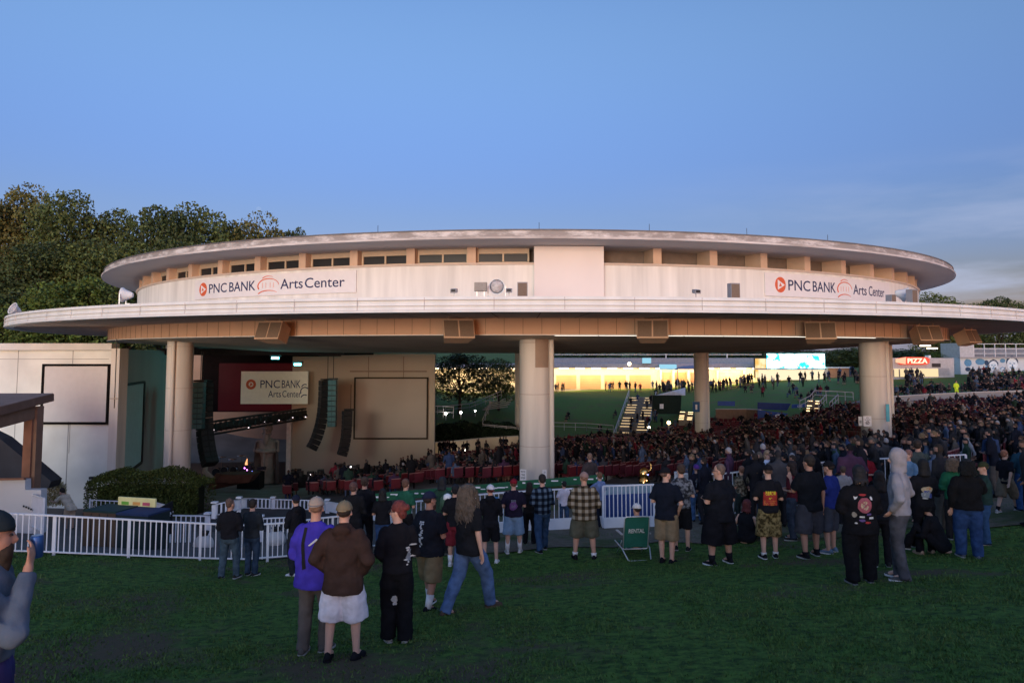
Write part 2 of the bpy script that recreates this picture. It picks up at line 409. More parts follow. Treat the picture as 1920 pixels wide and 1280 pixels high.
mb = sweep(MB(), [(36.99, zs), (36.99, zs+.03), (31.9, zs+.03), (31.9, zs)], C, 0, 360, N)
for k in range(120):
    t = k*3.0; a = pol(C, 36.9, t, zs-.004); b_ = pol(C, 32.0, t, zs-.004); mb.bar(a, b_, .03, .006, 1)
pp(mb, 'soffit', [M_soffit, M_joint])
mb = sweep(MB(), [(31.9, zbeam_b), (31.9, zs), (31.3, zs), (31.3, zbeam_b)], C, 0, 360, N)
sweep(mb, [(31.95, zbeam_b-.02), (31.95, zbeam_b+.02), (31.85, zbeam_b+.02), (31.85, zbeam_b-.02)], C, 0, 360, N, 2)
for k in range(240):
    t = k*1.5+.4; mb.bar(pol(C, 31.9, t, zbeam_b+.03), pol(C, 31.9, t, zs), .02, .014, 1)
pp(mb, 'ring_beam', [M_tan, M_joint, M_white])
# dish ceiling under the roof
M_ceil = mat('ceiling_plaster', (.78, .68, .54), .9, .18, .2)
prof = [(31.3, zbeam_b+.02), (29.5, zbeam_b-.15), (26, zbeam_b*.55), (21, .12), (16, .03), (.6, .0), (.6, .4), (31.3, zbeam_b+.3)]
pp(sweep(MB(), prof, C, 0, 360, N), 'ceiling', M_ceil)
# drum wall
zd_b = zt-.1; zsill = zat(492.5, 34.8)
pp(sweep(MB(), [(30.2, zd_b), (30.2, zsill-.09), (29.8, zsill-.09), (29.8, zd_b)], C, 0, 360, N), 'drum_wall', M_drum, sharp=30)
pp(sweep(MB(), [(30.28, zsill-.09), (30.32, zsill), (29.3, zsill+.02), (29.3, zsill-.088)], C, 0, 360, N), 'sill_band', mat('sill_cream', (.66, .54, .44), .8, .05), sharp=30)
zub = zat(447.5, 32.7); zut = zat(429.5, 32.7)
# recess wall behind windows
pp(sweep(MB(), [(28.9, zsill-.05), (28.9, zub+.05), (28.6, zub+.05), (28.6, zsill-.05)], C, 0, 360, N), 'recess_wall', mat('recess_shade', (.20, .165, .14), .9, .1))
pp(sweep(MB(), [(32.32, zub+.02), (32.3, zub), (32.15, zub-.02), (28.3, zub-.07), (28.3, zub+.1), (32.25, zub+.1)], C, 0, 360, N), 'upper_soffit', M_upsoff)
hu = zut-zub
pp(sweep(MB(), [(32.34, zub+.02), (32.36, zub+hu*.3), (32.22, zub+hu*.34), (32.26, zut-.03), (32.2, zut), (32.1, zut-.02), (32.1, zub+.11)], C, 0, 360, N), 'upper_fascia', M_weath)
lipm = mat('lip_white_worn', (.40, .36, .33), .7, .1, .5, col2=(.84, .80, .76))
pp(sweep(MB(), [(32.40, zub+.0), (32.42, zub+.085), (32.30, zub+.10), (32.30, zub+.0)], C, 0, 360, N), 'drip_edge', lipm)
pp(sweep(MB(), [(32.29, zut-.05), (32.29, zut+.01), (32.15, zut+.015), (32.15, zut-.05)], C, 0, 360, N), 'roof_edge_trim', mat('edge_dark', (.16, .15, .15), .7, .2))
pp(sweep(MB(), [(32.1, zut-.04), (20, zut+.0), (2, zut+.05), (2, zut-.3), (32.1, zut-.25)], C, 0, 360, N), 'upper_roof', M_grey)
M_pier = mat('pier_tan', (.62, .45, .33), .8, .08, 1)
M_frame = mat('window_frame_cream', (.60, .49, .36), .6, .05)
zw0, zw1 = zsill+.03, zub-.06
def radial_box(r0, r1, t, w, z0, z1, mb, mi=0):
    c = pol(C, (r0+r1)/2, t, (z0+z1)/2); return mb.box(c, (w, r1-r0, z1-z0), (0, 0, R_(t)), mi)
for k in range(64):
    t = -5.75+5.65*k if k < 32 else -5.75-5.65*(64-k)
    if t > 180: t -= 360
    if abs(t-2.6) < 3.0 or abs(t) > 85: continue
    pp(radial_box(28.95, 30.12, t, .42, zsill+.022, zub-.052, MB()), 'pier', M_pier, smooth=False)
    tm = t+2.81
    if tm < 0 and abs(t-2.6) > 3 and t < -6 or (t < 0 and tm < 0):
        wv = 2*math.pi*29.6*5.625/360-.42
        fr = MB(); c0 = pol(C, 29.6, tm, 0)
        Mz = Euler((0, 0, R_(tm))).to_matrix()
        def lb(x, z, sx_, sz_, m_, yy=0.0, sy=.08, mi=0): m_.box(c0+Mz @ Vector((x, yy, 0))+Vector((0, 0, z)), (sx_, sy, sz_), Mz, mi)
        hh = zw1-zw0
        lb(0, zw0+hh*.06, wv, hh*.10, fr); lb(0, zw1-hh*.17, wv, hh*.34, fr)
        for x in (-wv/2+.04, 0, wv/2-.04): lb(x, zw0+hh*.44, .08, hh*.62, fr, -.012)
        wd = pp(fr, 'window', M_frame, smooth=False)
        for sgn in (-1, 1):
            pn = MB(); lb(sgn*wv/4, zw0+hh*.38, wv/2-.085, hh*.56, pn, .02, .02)
            pp(pn, 'pane', M_glass, smooth=False, parent=wd)
    elif tm > 0 and tm < 84:
        pn = MB(); wv = 2*math.pi*29.2*5.625/360-.42
        pn.box(pol(C, 29.25, tm, zw0+.06), (wv, .06, .10), (0, 0, R_(tm)))
        pp(pn, 'louvre_ledge', M_frame, smooth=False)
# blank projecting box panel
zp = zat(463, 34.5)
a0 = math.degrees(math.asin((xat(1002, 34.5)-1.1)/30.5)); a1 = math.degrees(math.asin((xat(1134, 34.7)-1.1)/30.5))
pp(sweep(MB(), [(30.55, zd_b+.0), (30.55, zub-.07), (30.21, zub-.07), (30.21, zd_b+.0)], C, a0, a1, 6), 'blank_panel', mat('panel_white', (.80, .74, .70), .6, .04, .5), sharp=30)
mb = MB()
for px, d in ((697, 33), (1012, 32.9), (1226, 33), (1410, 34.5), (1555, 37)):
    x = xat(px, d); 
    tt = math.degrees(math.asin(max(-1, min(1, (x-C[0])/31.9))))
    p = pol(C, 31.9, tt, zut-.05); pp(MB().tube([p, p+Vector((0, 0, .42))], .012, 5), 'lightning_rod', M_dark)
# columns
for k in range(8):
    t = k*45; rr = 28.8
    t = {225: 227, 90: 80, 270: 278}.get(t, t)
    p = pol(C, rr, t, 0)
    gz = ground(p.x, p.y)-.4; top = zbeam_b-.0 if t in (0, 45, 315) else .75
    if t == 315: p.x -= .5
    top = zbeam_b+.15
    c = MB().lathe([(.74, gz), (.74, top)], (p.x, p.y, 0), 40)
    for zz in np.arange(gz+2.2, top, 2.45): c.lathe([(.743, zz), (.743, zz+.025)], (p.x, p.y, 0), 40, 1)
    co = pp(c, 'column', [M_column, mat('column_form_joint', (.45, .37, .31), .9, .05)], sharp=30)
    sgn = 1 if t != 315 else .22
    q = p+Vector((.80, -.18, 0)) if t != 315 else p+Vector((-.05, -.83, 0))
    dp = MB().tube([(q.x, q.y, gz), (q.x, q.y, top)], .12, 12)
    for zz in (gz+2.5, gz+5.5): dp.tube([(q.x, q.y, zz), (q.x, q.y, zz+.08)], .14, 12)
    pp(dp, 'downpipe', M_column, parent=co)
    if t == 0:
        w0 = math.degrees(.05)
        pn = MB(); rings = []
        for i in range(9):
            a = R_(0+i*7.0); rings.append([Vector((p.x+r*math.sin(a), p.y-r*math.cos(a), z)) for r, z in ((.75, zat(690, 34)), (.75, top-.04), (.76, top-.04), (.76, zat(690, 34)))])
        pn.loft(rings); pp(pn, 'access_panel', mat('panel_dark_tan', (.34, .25, .19), .8, .05), parent=co)
# hanging speaker boxes below the ring beam
M_box = mat('speaker_box_tan', (.60, .42, .29), .7, .06, 2)
M_grille = mat('speaker_grille', (.20, .145, .105), .8, .1, 20)
SPK = [(-21.5, 0), (-6.0, 22), (8.7, -20), (23.6, -38), (38.8, -30), (55, -25), (-38, 20), (75, -20)]
places = ['left end of the beam above the stage', 'beam left of the middle column', 'beam right of the middle column', 'beam between back column and right column',
          'beam just right of the right column', 'right end of the beam near the mural building', 'far left of the beam by the left wall', 'far right side of the beam']
for (t, tw), pl_ in zip(SPK[:6], places[:6]):
    p = pol(C, 33.0, t, zbeam_b+.12); 
    sp = thing('hanging_loudspeaker', 'tan trapezoid loudspeaker box hung on the '+pl_, 'loudspeaker', p, R_(t+tw), 'loudspeakers along the ring beam')
    w, d, hh = 1.34, .9, .88
    b = MB(); M = Euler((R_(-22), 0, 0)).to_matrix()
    P = [Vector(v) for v in ((-w/2, -d*.35, -hh/2), (w/2, -d*.35, -hh/2), (w*.38, d*.6, -hh/2+.12), (-w*.38, d*.6, -hh/2+.12), (-w/2, -d*.35, hh/2), (w/2, -d*.35, hh/2), (w*.38, d*.6, hh/2), (-w*.38, d*.6, hh/2))]
    P = [M @ v for v in P]
    b.add(P, [(3, 2, 1, 0), (4, 5, 6, 7), (0, 1, 5, 4), (1, 2, 6, 5), (2, 3, 7, 6), (3, 0, 4, 7)]); b.build('cabinet', M_box, sp)
    g = MB(); nrm = M @ Vector((0, -1, 0))
    for sx_ in (-1, 1):
        a = [M @ Vector((sx_*w*.25+i*w*.225, -d*.35-.012, j*hh*.42)) for i, j in ((-1, -1), (1, -1), (1, 1), (-1, 1))]
        g.prism(a, nrm*.01)
    g.build('grille', M_grille, sp)
    for sx_ in (-1, 1):
        MB().bar((sx_*w*.3, -.05, hh*.40), (sx_*w*.3, .05, .95), .05, .05).build('bracket', M_box, sp)
        MB().bar((sx_*w*.3, .05, .85), (sx_*w*.3, .75, .85), .05, .05).build('bracket', M_box, sp)

# ---------------- the two name signs ----------------
def name_sign(t0, t1, z0, z1, label, L):
    r = 30.27
    sg = sweep(MB(), [(r, z0), (r, z1), (r-.05, z1), (r-.05, z0)], C, t0, t1, 24).build('sign_board', M_signw)
    root = thing('venue_sign', label, 'sign', pol(C, r, (t0+t1)/2, z0), 0, 'curved name signs on the drum wall')
    inv = Matrix.Translation(-root.location)
    sg.parent = root; sg.matrix_parent_inverse = inv
    Wd = R_(t1-t0)*r; Hh = z1-z0
    mp_ = lambda p: pol(C, r+.002+p.z, t0+(t1-t0)*p.x, z0+Hh*p.y)
    ux = Wd
    def put(name, vs, fs, m, sx0, sy0, s):  # vs in metres, anchor in unit coords
        mb = MB().add([mp_(Vector((sx0+v.x/ux, sy0+v.y/Hh, v.z))) for v in vs], fs)
        o = mb.build(name, m, root); o.matrix_parent_inverse = inv; return o
    def ang(px):
        t = t0-4.0
        while t < t1+4:
            p = pol(C, r, t, z0)
            if 960+1400*p.x/p.y >= px: return t
            t += .01
    U = lambda px: (ang(px)-t0)/(t1-t0)
    def flatpoly(name, pts, m, x, y, th=.012):
        n = len(pts); vs = [Vector((a_, b_, 0)) for a_, b_ in pts]+[Vector((a_, b_, th)) for a_, b_ in pts]
        put(name, vs, [tuple(range(n, 2*n)), tuple(range(n))[::-1]]+[(i, (i+1) % n, n+(i+1) % n, n+i) for i in range(n)], m, x, y, 1)
    e0, e1 = U(L[0]), U(L[1]); ec = (e0+e1)/2; rx = (e1-e0)/2*ux; ry = Hh*.34
    flatpoly('emblem', [(rx*math.cos(i*math.pi/14), ry*math.sin(i*math.pi/14)) for i in range(28)], M_orange, ec, .50, .010)
    flatpoly('emblem', [(-rx*.52, -ry*.66), (rx*.80, -ry*.02), (-rx*.52, ry*.66)], M_signw, ec, .50, .016)
    flatpoly('emblem', [(-rx*.30, -ry*.22), (rx*.26, -ry*.14), (-rx*.06, ry*.30)], M_orange, ec, .49, .022)
    def word(s_, pa, pb, hgt, y, bold):
        vs, fs = text_geo(s_, 1.0, bold, .006); x0, x1 = U(pa), U(pb)
        xs = [v.x for v in vs]; X0, X1 = min(xs), max(xs); cap = max(v.y for v in vs)
        sc = (x1-x0)*ux/(X1-X0); sy = hgt*Hh/cap
        put('lettering', [Vector(((v.x-X0)*sc, v.y*sy, v.z)) for v in vs], fs, M_navy, x0, y, 1)
    word('PNC', L[2], L[3], .46, .28, .004); word('BANK', L[4], L[5], .46, .28, .004)
    word('Arts', L[8], L[9], .46, .28, .004); word('Center', L[10], L[11], .46, .28, .004)
    m0, m1 = U(L[6]), U(L[7]); mc_ = (m0+m1)/2; hw = (m1-m0)/2*ux
    for (a, b_, fx, ry_, w, y, taper) in ((150, 50, .62, .20, .05, .72, True), (205, 5, .96, .34, .075, .46, True), (158, 38, .98, .24, .065, .00, True)):
        vs, fs = [], []
        n = 22
        for i in range(n+1):
            q = R_(a+(b_-a)*i/n); ww = w*Hh*(1-.7*i/n)
            for zz in (0, .012):
                for sg in (-1, 1): vs.append(Vector(((fx*hw+sg*ww*.5*abs(math.cos(q)))*math.cos(q), (ry_*Hh+sg*ww*.5)*math.sin(q), zz)))
        for i in range(n):
            k = i*4; fs += [(k+2, k+3, k+7, k+6), (k, k+2, k+6, k+4), (k+1, k+5, k+7, k+3), (k, k+4, k+5, k+1)]
        put('emblem', vs, fs, M_orange, mc_, y, 1)
    for x in (-.52, -.22, .18, .48):
        flatpoly('emblem', [(x*hw-.02, -.10), (x*hw+.02, -.10), (x*hw+.02, .16), (x*hw-.02, .16)], mat('sign_pale_red', (.75, .45, .40), .6), mc_, .46, .010)
name_sign(-38, -16.6, 2.93, zsill-.22, 'white curved name sign with navy letters on the left side of the drum', (372, 386, 390, 423, 428, 477, 481, 522, 524, 566, 570, 645))
name_sign(22.3, 43, 2.85, zsill-.22, 'white curved name sign on the right side of the drum beside the floodlight', (1455, 1475, 1480, 1521, 1526, 1569, 1572, 1600, 1602, 1627, 1631, 1660))

# ---------------- roof-edge floodlights and boxes ----------------
def floodlight(p, yaw, r, label, tilt=0):
    o = thing('floodlight', label, 'floodlight', p, yaw, 'floodlights on the lower roof edge')
    s = r/.32; M = Euler((R_(tilt), 0, 0)).to_matrix()
    def bw(vs, c): return [c+M @ v for v in vs]
    c = Vector((0, 0, .52*s))
    rim = MB(); rings = []
    for rr, yy in ((.10, .42), (.16, .30), (.24, .12), (.33, 0), (.33, -.04), (.30, -.04), (.22, .08), (.12, .16)):
        rings.append([c+M @ Vector((rr*s*math.cos(a*math.pi/12), yy*s, rr*s*math.sin(a*math.pi/12))) for a in range(24)])
    rim.loft(rings); rim.build('lamp_housing', M_white if r < .4 else M_galv, o, True, 40)
    gl = MB().loft([[c+M @ Vector((rr*s*math.cos(a*math.pi/12), yy*s, rr*s*math.sin(a*math.pi/12))) for a in range(24)] for rr, yy in ((.295, -.02), (.2, -.05), (.05, -.06))])
    gl.build('lens', mat('flood_lens', (.42, .40, .39), .35, .35, 9), o, True)
    y = MB()
    for sg in (-1, 1): y.bar((sg*.36*s, 0, .1*s), (sg*.36*s, 0, .55*s), .04*s)
    y.bar((-.38*s, 0, .1*s), (.38*s, 0, .1*s), .04*s); y.bar((0, 0, -.05), (0, 0, .1*s), .08*s); y.box((0, 0, -.04), (.5*s, .3*s, .04)); y.build('mounting_yoke', M_galv, o)
    MB().box((.15*s, .35*s, .06*s), (.5*s, .2*s, .14*s)).build('ballast_box', M_galv, o)
def edge(px, r=36.6):
    t = -80.0; best = None
    while t < 80:
        p = pol(C, r, t, zt); q = 960+1400*p.x/p.y
        if q >= px: break
        t += .05
    return pol(C, r, t, zt+.03), R_(t)
p, t = edge(930, 35.5); floodlight(p, t, .31, 'large round searchlight beside the grey box in the middle of the roof edge')
p, t = edge(228, 36.0); floodlight(p, t-.9, .34, 'white round floodlight at the left end of the drum wall')
p, t = pol(C, 37.1, -58, zt+.03), R_(-58); floodlight(p, t+.5, .36, 'white floodlight at the far left tip of the lower roof', -25)
p, t = edge(1700, 35.0); floodlight(p, t+.7, .34, 'grey floodlight beside the right name sign', 15)
def roofbox(px, w, h, label, m, legs=False, r=36.0, d=.3):
    p, t = edge(px, r); o = thing('roof_cabinet', label, 'cabinet', p, t, 'boxes on the lower roof edge')
    z = .28 if legs else 0
    bm_ = MB().box((0, 0, z+h/2), (w, d, h)); bm_.build('cabinet_body', m, o)
    MB().box((0, -d/2-.008, z+h/2), (w*.86, .014, h*.88)).build('cabinet_front', M_grille if m is M_grey else mat('front_tan_grey', (.33, .30, .26), .7, .1, 15), o)
    if legs:
        l = MB()
        for sg in (-1, 1): l.bar((sg*w*.3, 0, -.03), (sg*w*.3, 0, z), .05)
        l.build('stand', M_galv, o)
roofbox(900, .48, .34, 'square tan-grey box on short legs left of the searchlight', mat('box_tan', (.36, .33, .28), .7, .08), True)
roofbox(979, .40, .62, 'upright grey cabinet right of the searchlight', M_grey)
roofbox(1376, .40, .66, 'upright grey cabinet left of the right name sign', M_grey)
roofbox(1711, .38, .72, 'upright grey cabinet at the right end of the drum wall', M_grey, r=35.8)
roofbox(1672, .26, .34, 'small grey cabinet below the end of the right name sign', M_grey, r=36.6)
for px, lb_ in ((850, 'small camera fixture on the roof edge left of the grey box'), (953, 'small black fixture just right of the searchlight'), (1305, 'small camera fixture on the roof edge right of the blank panel')):
    p, t = edge(px); o = thing('roof_camera', lb_, 'camera', p, t, 'small fixtures on the roof edge')
    MB().tube([(0, 0, -.03), (0, 0, .2)], .02, 6).build('stand', M_galv, o); MB().box((0, -.05, .25), (.24, .3, .14), (R_(10), 0, 0)).build('housing', M_grey, o)
    MB().box((0, -.215, .245), (.16, .02, .09)).build('lens', M_dark, o)
# ---------------- stage house ----------------
def thing0(name, label, cat, group=None): return thing(name, label, cat, (0, 0, 0), 0, group)
def panel(mb, pa, pb, z0, z1, th, mi=0):
    """upright slab from point pa to pb (x,y), thickness th behind"""
    a = Vector((pa[0], pa[1], 0)); b = Vector((pb[0], pb[1], 0)); d = (b-a).normalized(); n = Vector((-d.y, d.x, 0))
    P = [a, b, b+n*th, a+n*th]
    return mb.prism([Vector((p.x, p.y, z0)) for p in P], (0, 0, z1-z0), mi)
zfl = zat(905, 66)
st = thing0('stage_house', 'tan walled stage house under the roof with screen wall and dark proscenium', 'stage')
D1 = 70.0
xa, xb, xc = xat(547, D1), xat(815, D1), xat(640, D1)
ztop = zat(668, D1)
panel(MB(), (xa, D1+.0), (xb, D1), zfl-2, ztop, .6).build('wall', M_stage, st)
MB().box(((xb+xc)/2, D1-.03, ztop+.12), (xb-xc+.1, .5, .24)).build('wall_cap', M_stage, st)
wj = MB()
for px in (690, 756): wj.box((xat(px, D1), D1-.02, (ztop+zat(823, D1))/2), (.06, .05, ztop-zat(823, D1)))
wj.box(((xb+xc)/2, D1-.015, zat(696, D1)), (xb-xc-1.5, .05, .12)); wj.build('wall_joint', mat('stage_joint', (.28, .2, .16), .9), st)
MB().box((xat(544, D1-.3), D1-.3, (zfl+zat(772, D1))/2), (.42, .5, zat(772, D1)-zfl)).build('wall_edge', mat('bright_edge', (.72, .62, .54), .7), st)
# back wall and side of stage
panel(MB(), (xat(330, 84), 84), (xat(620, 84), 84), zat(925, 84), 0, .4).build('back_wall', mat('backdrop_grey', (.46, .28, .20), .9, .15, .4), st)
MB().box((xat(420, 72), 73, zfl-.75), (26, 16, 1.5)).build('stage_floor', M_dark, st)
panel(MB(), (xat(360, 71), 73), (xat(625, 71), 73), zat(775, 71), 0.3, .3).build('house_curtain', mat('black_curtain', (.012, .006, .007), .9, .3, 1), st)
vs_ = thing0('video_wall', 'dark red video wall behind the cream name banner above the stage', 'screen')
panel(MB(), (xat(404, 70), 70.6), (xat(578, 70), 70.4), zat(771, 70), zat(681, 70), .2).build('screen_face', mat('led_dark_red', (.03, .004, .006), .6, .5, .25, emit=(.045, .002, .004), es=.14), vs_)
panel(MB(), (xat(402, 70), 70.85), (xat(580, 70), 70.65), zat(772, 70), zat(680, 70), .3).build('screen_case', M_black, vs_)
panel(MB(), (xat(590, 71), 72), (xat(645, 71), 70.5), zat(770, 71), 0.3, .3).build('proscenium_side', mat('prosc_dark', (.10, .075, .06), .9), st)
MB().box((xat(500, 60), 62, .1), (14, 12, .5)).build('rigging_ceiling', M_black, st)
# projection screen on stage wall
def screen(name_px, y0, y1, D, label, m):
    x0, x1 = xat(name_px[0], D), xat(name_px[1], D); z0, z1 = zat(y1, D), zat(y0, D); yy = D-.12
    s = thing('projection_screen', label, 'screen', ((x0+x1)/2, yy, z0)); w, h_ = x1-x0, z1-z0
    MB().box((0, 0, h_/2), (w-.3, .05, h_-.3)).build('screen_surface', m, s)
    t = .13
    for c, sz in (((0, 0, t/2), (w, .12, t)), ((0, 0, h_-t/2), (w, .12, t)), ((-w/2+t/2, 0, h_/2), (t, .12, h_-2*t)), ((w/2-t/2, 0, h_/2), (t, .12, h_-2*t))):
        MB().box(c, sz).build('frame', mat('screen_frame_black', (.008, .007, .007), .9, spec=.1) if D < 60 else mat('screen_frame_brown', (.04, .03, .02), .8), s)
screen((664, 803), 707, 823, D1, 'blank tan projection screen in a brown frame on the stage wall', mat('screen_tan', (.46, .39, .33), .8, .04, .4))
# stage banner with name
Db = 68.5
x0, x1, z0, z1 = xat(451, Db), xat(577, Db), zat(757, Db), zat(696, Db)
bn = thing('stage_banner', 'cream hanging banner with orange emblem and navy letters above the stage', 'banner', (x0, Db, z0))
w, hh = x1-x0, z1-z0
MB().box((w/2, 0, hh/2), (w, .06, hh)).build('banner_cloth', mat('banner_cream', (.80, .76, .64), .8, .04, emit=(.30, .28, .20), es=.06), bn)  # faint glow added to the cloth, since no lamp lights it
vs, fs = arc_band(w*.15, hh*.60, hh*.115, hh*.08, 0, 360, 24)
pm = plane_map((0, -.034, 0), (1, 0, 0), (0, 0, 1))
MB().add([pm(v) for v in vs], fs).build('emblem', M_orange, bn)
tr = [Vector((w*.15+a*hh, hh*.6+b*hh, 0)) for a, b in ((-.05, -.06), (.06, -.01), (-.01, .06))]
MB().prism([pm(v) for v in tr], (0, -.01, 0)).build('emblem', M_orange, bn)
def word_on(parent, pmf, s_, x0_, x1_, y_, capH, m, bold=0.0, extr=.006, name='lettering'):
    vs, fs = text_geo(s_, 1.0, bold, extr); xs = [v.x for v in vs]; X0, X1 = min(xs), max(xs); cap = max(v.y for v in vs)
    sc = (x1_-x0_)/(X1-X0)
    return MB().add([pmf(Vector((x0_+(v.x-X0)*sc, y_+v.y*capH/cap, v.z))) for v in vs], fs).build(name, m, parent)
word_on(bn, pm, 'PNC', w*.29, w*.58, hh*.49, hh*.24, M_navy); word_on(bn, pm, 'BANK', w*.61, w*.89, hh*.49, hh*.24, M_navy)
word_on(bn, pm, 'Arts', w*.41, w*.60, hh*.21, hh*.20, M_navy); word_on(bn, pm, 'Center', w*.62, w*.90, hh*.21, hh*.20, M_navy)
for (cx, cy, r, a, b) in ((.955, .50, .10, 170, 60), (.955, .38, .13, 200, 40), (.955, .16, .12, 160, 60)):
    vs, fs = arc_band(w*cx, hh*cy, hh*r, hh*.03, a, b, 14); MB().add([pm(v) for v in vs], fs).build('emblem', M_navy, bn)
# lighting truss
a, b = at(400, 800, 57), at(602, 769, 73)
tr = thing('lighting_truss', 'black lighting truss with small lamps hung below the stage curtain', 'truss', a)
q = b-a; m_ = MB()
for dy, dz in ((-.4, -.55), (.4, -.55), (-.4, .4), (.4, .4), (0, 0), (.1, -.3)): m_.bar((0, dy, dz), q+Vector((0, dy, dz)), .12 if dz else .4)
n_ = 26
for i in range(n_):
    for dy in (-.4, .4):
        p0 = q*(i/n_)+Vector((0, dy, -.4)); p1 = q*((i+1)/n_)+Vector((0, dy, .4)); m_.bar(p0, p1, .05)
m_.build('truss_frame', M_dark, tr)
rnd = random.Random(5)
for i in range(22):
    c = q*((i+.5)/22)+Vector((0, -.3, rnd.uniform(-.35, .1))); h_ = MB(); h_.tube([c+Vector((0, 0, .25)), c+Vector((0, -.12, -.15))], [.14, .2], 10); l = h_.build('stage_light', M_dark, tr)
    if i % 3 == 0: MB().ball(c+Vector((0, -.22, -.12)), .055, 8, 6).build('bulb', emis('truss_bulb', (1, .85, .9), 3), l)
# teal house lights
for px, py, d, e, lab in ((516, 671, 58, 1.0, 'glowing teal ceiling lamp above the banner'), (558, 683, 60, .8, 'teal glowing bar lamp just above the banner')):
    p = at(px, py, d); o = thing('ceiling_lamp', lab, 'lamp', p)
    MB().box((0, 0, 0), (.5, .25, .16)).build('lamp_lens', M_teal, o); MB().box((0, .1, .17), (.7, .5, .16)).build('lamp_housing', M_dark, o)
    L = bpy.data.lights.new('teal_light', 'POINT'); L.energy = 34*e; L.color = (.15, .85, .85); L.shadow_soft_size = .4
    lo = bpy.data.objects.new('teal_light', L); COL.objects.link(lo); lo.location = p+Vector((0, -.4, -.3))
# line arrays
def line_array(px, py0, py1, d, curve, yaw, label, nb=12, w=1.1, teal=False):
    p = at(px, py0, d); H = (py1-py0)/1400*d
    o = thing('line_array', label, 'loudspeaker', p, yaw, 'hanging line arrays by the stage')
    MB().tube([(0, .3, .1), (0, .3, 2.2)], .03, 6).build('hanging_cable', M_dark, o); MB().box((0, .2, .08), (w, .8, .12)).build('fly_bar', M_dark, o)
    x = y = z = 0.0; hb = H/nb*1.03; mb = []
    for i in range(nb):
        t = (i/nb)**2*curve; c = Vector((0, y, z)); M = Euler((R_(-t) if True else 0, 0, 0)).to_matrix()
        dn = M @ Vector((0, 0, -1)); c2 = c+dn*hb*.5; b_ = MB().box(c2, (w, .72, hb*.93), M); cb = b_.build('cabinet', mat('array_teal', (.03, .10, .12), .5, .3, 1) if teal else M_dark, o)
        f_ = MB()
        for sx_ in (-1, 1): f_.box(c2+M @ Vector((sx_*w*.25, -.37, 0)), (w*.42, .02, hb*.7), M)
        f_.build('grille', mat('array_grille', (.035, .035, .04), .6, .3, 15) if not teal else mat('array_grille_teal', (.05, .16, .18), .5), cb)
        y += dn.y*hb; z += dn.z*hb
line_array(384, 716, 866, 55, 38, R_(50), 'tall curved black line array beside the left front column', 14, 1.0)
line_array(374, 716, 800, 53.6, 4, R_(8), 'straight dark teal speaker column hung against the left front column', 9, .75, True)
line_array(608, 713, 838, 66, 34, R_(-60), 'curved line array hung right of the stage banner', 13, 1.0)
line_array(624, 712, 796, 65, 3, R_(5), 'straight teal lit speaker column right of the stage banner', 9, .7, True)
line_array(651, 770, 850, 64, 22, R_(-65), 'short black line array hung by the framed tan screen', 10, .75)
# warrior statue: bearded helmeted cloaked figure
g = Vector((xat(503, 66), 66, zfl)); SH = (925-797)/1400*66-.5
sv = thing('warrior_statue', 'huge grey statue of a bearded helmeted cloaked warrior standing on stage', 'statue', g)
k = SH/1.8
def sc(pts): return [Vector(p)*k for p in pts]
b_ = MB()
def ell(mb, z, rx, ry, y=0, n=18, x=0): return mb.ring(Vector((x, y, z))*k, Vector((rx*k, 0, 0)), Vector((0, ry*k, 0)), n)
b_.loft([ell(b_, z, rx, ry, y) for z, rx, ry, y in ((0, .20, .18, .02), (.35, .17, .16, .02), (.72, .17, .15, .01), (1.0, .27, .18, 0), (1.14, .28, .16, 0), (1.22, .18, .12, 0), (1.27, .09, .08, 0))])
b_.ball(Vector((0, -.02, 1.42))*k, (.115*k, .13*k, .16*k)); b_.ball(Vector((0, 0, 1.53))*k, (.145*k, .15*k, .15*k)); b_.tube(sc([(0, -.14, 1.48), (0, -.16, 1.38)]), .03*k)
for sg in (-1, 1): b_.tube(sc([(sg*.07, -.12, 1.46), (sg*.13, -.06, 1.36)]), .025*k)
b_.tube(sc([(0, 0, 1.64), (0, 0, 1.78)]), [.04*k, .01*k]); b_.tube(sc([(0, -.10, 1.36), (0, -.15, 1.20), (0, -.17, 1.06)]), [.10*k, .085*k, .03*k])
for sg in (-1, 1):
    b_.tube(sc([(sg*.25, 0, 1.14), (sg*.31, -.05, .92), (sg*.02, -.24, .90)]), [.09*k, .08*k, .05*k], 10, 0, True)
so = b_.build('statue_body', mat('statue_grey', (.30, .25, .22), .6, .3, 1.2, .2), sv, True)
rm = so.modifiers.new('r', 'REMESH'); rm.mode = 'VOXEL'; rm.voxel_size = .05; rm.use_smooth_shade = True
ck = MB()
for sg in (-1, 1): ck.loft([[Vector(p)*k for p in ((sg*.10, .10, z), (sg*(.27+f*.04), .10, z), (sg*(.33+f*.05), -.08, z), (sg*(.29+f*.05), -.16, z), (sg*.22, .02, z))] for z, f in ((0, 1), (.4, .7), (.85, .2), (1.16, -.4))])
ck.build('cloak', mat('statue_cloak', (.12, .10, .10), .8, .3, 2), sv)
MB().tube(sc([(0, -.27, .0), (0, -.25, .95)]), .03*k, 8).build('sword', mat('statue_sword', (.3, .27, .25), .4), sv)
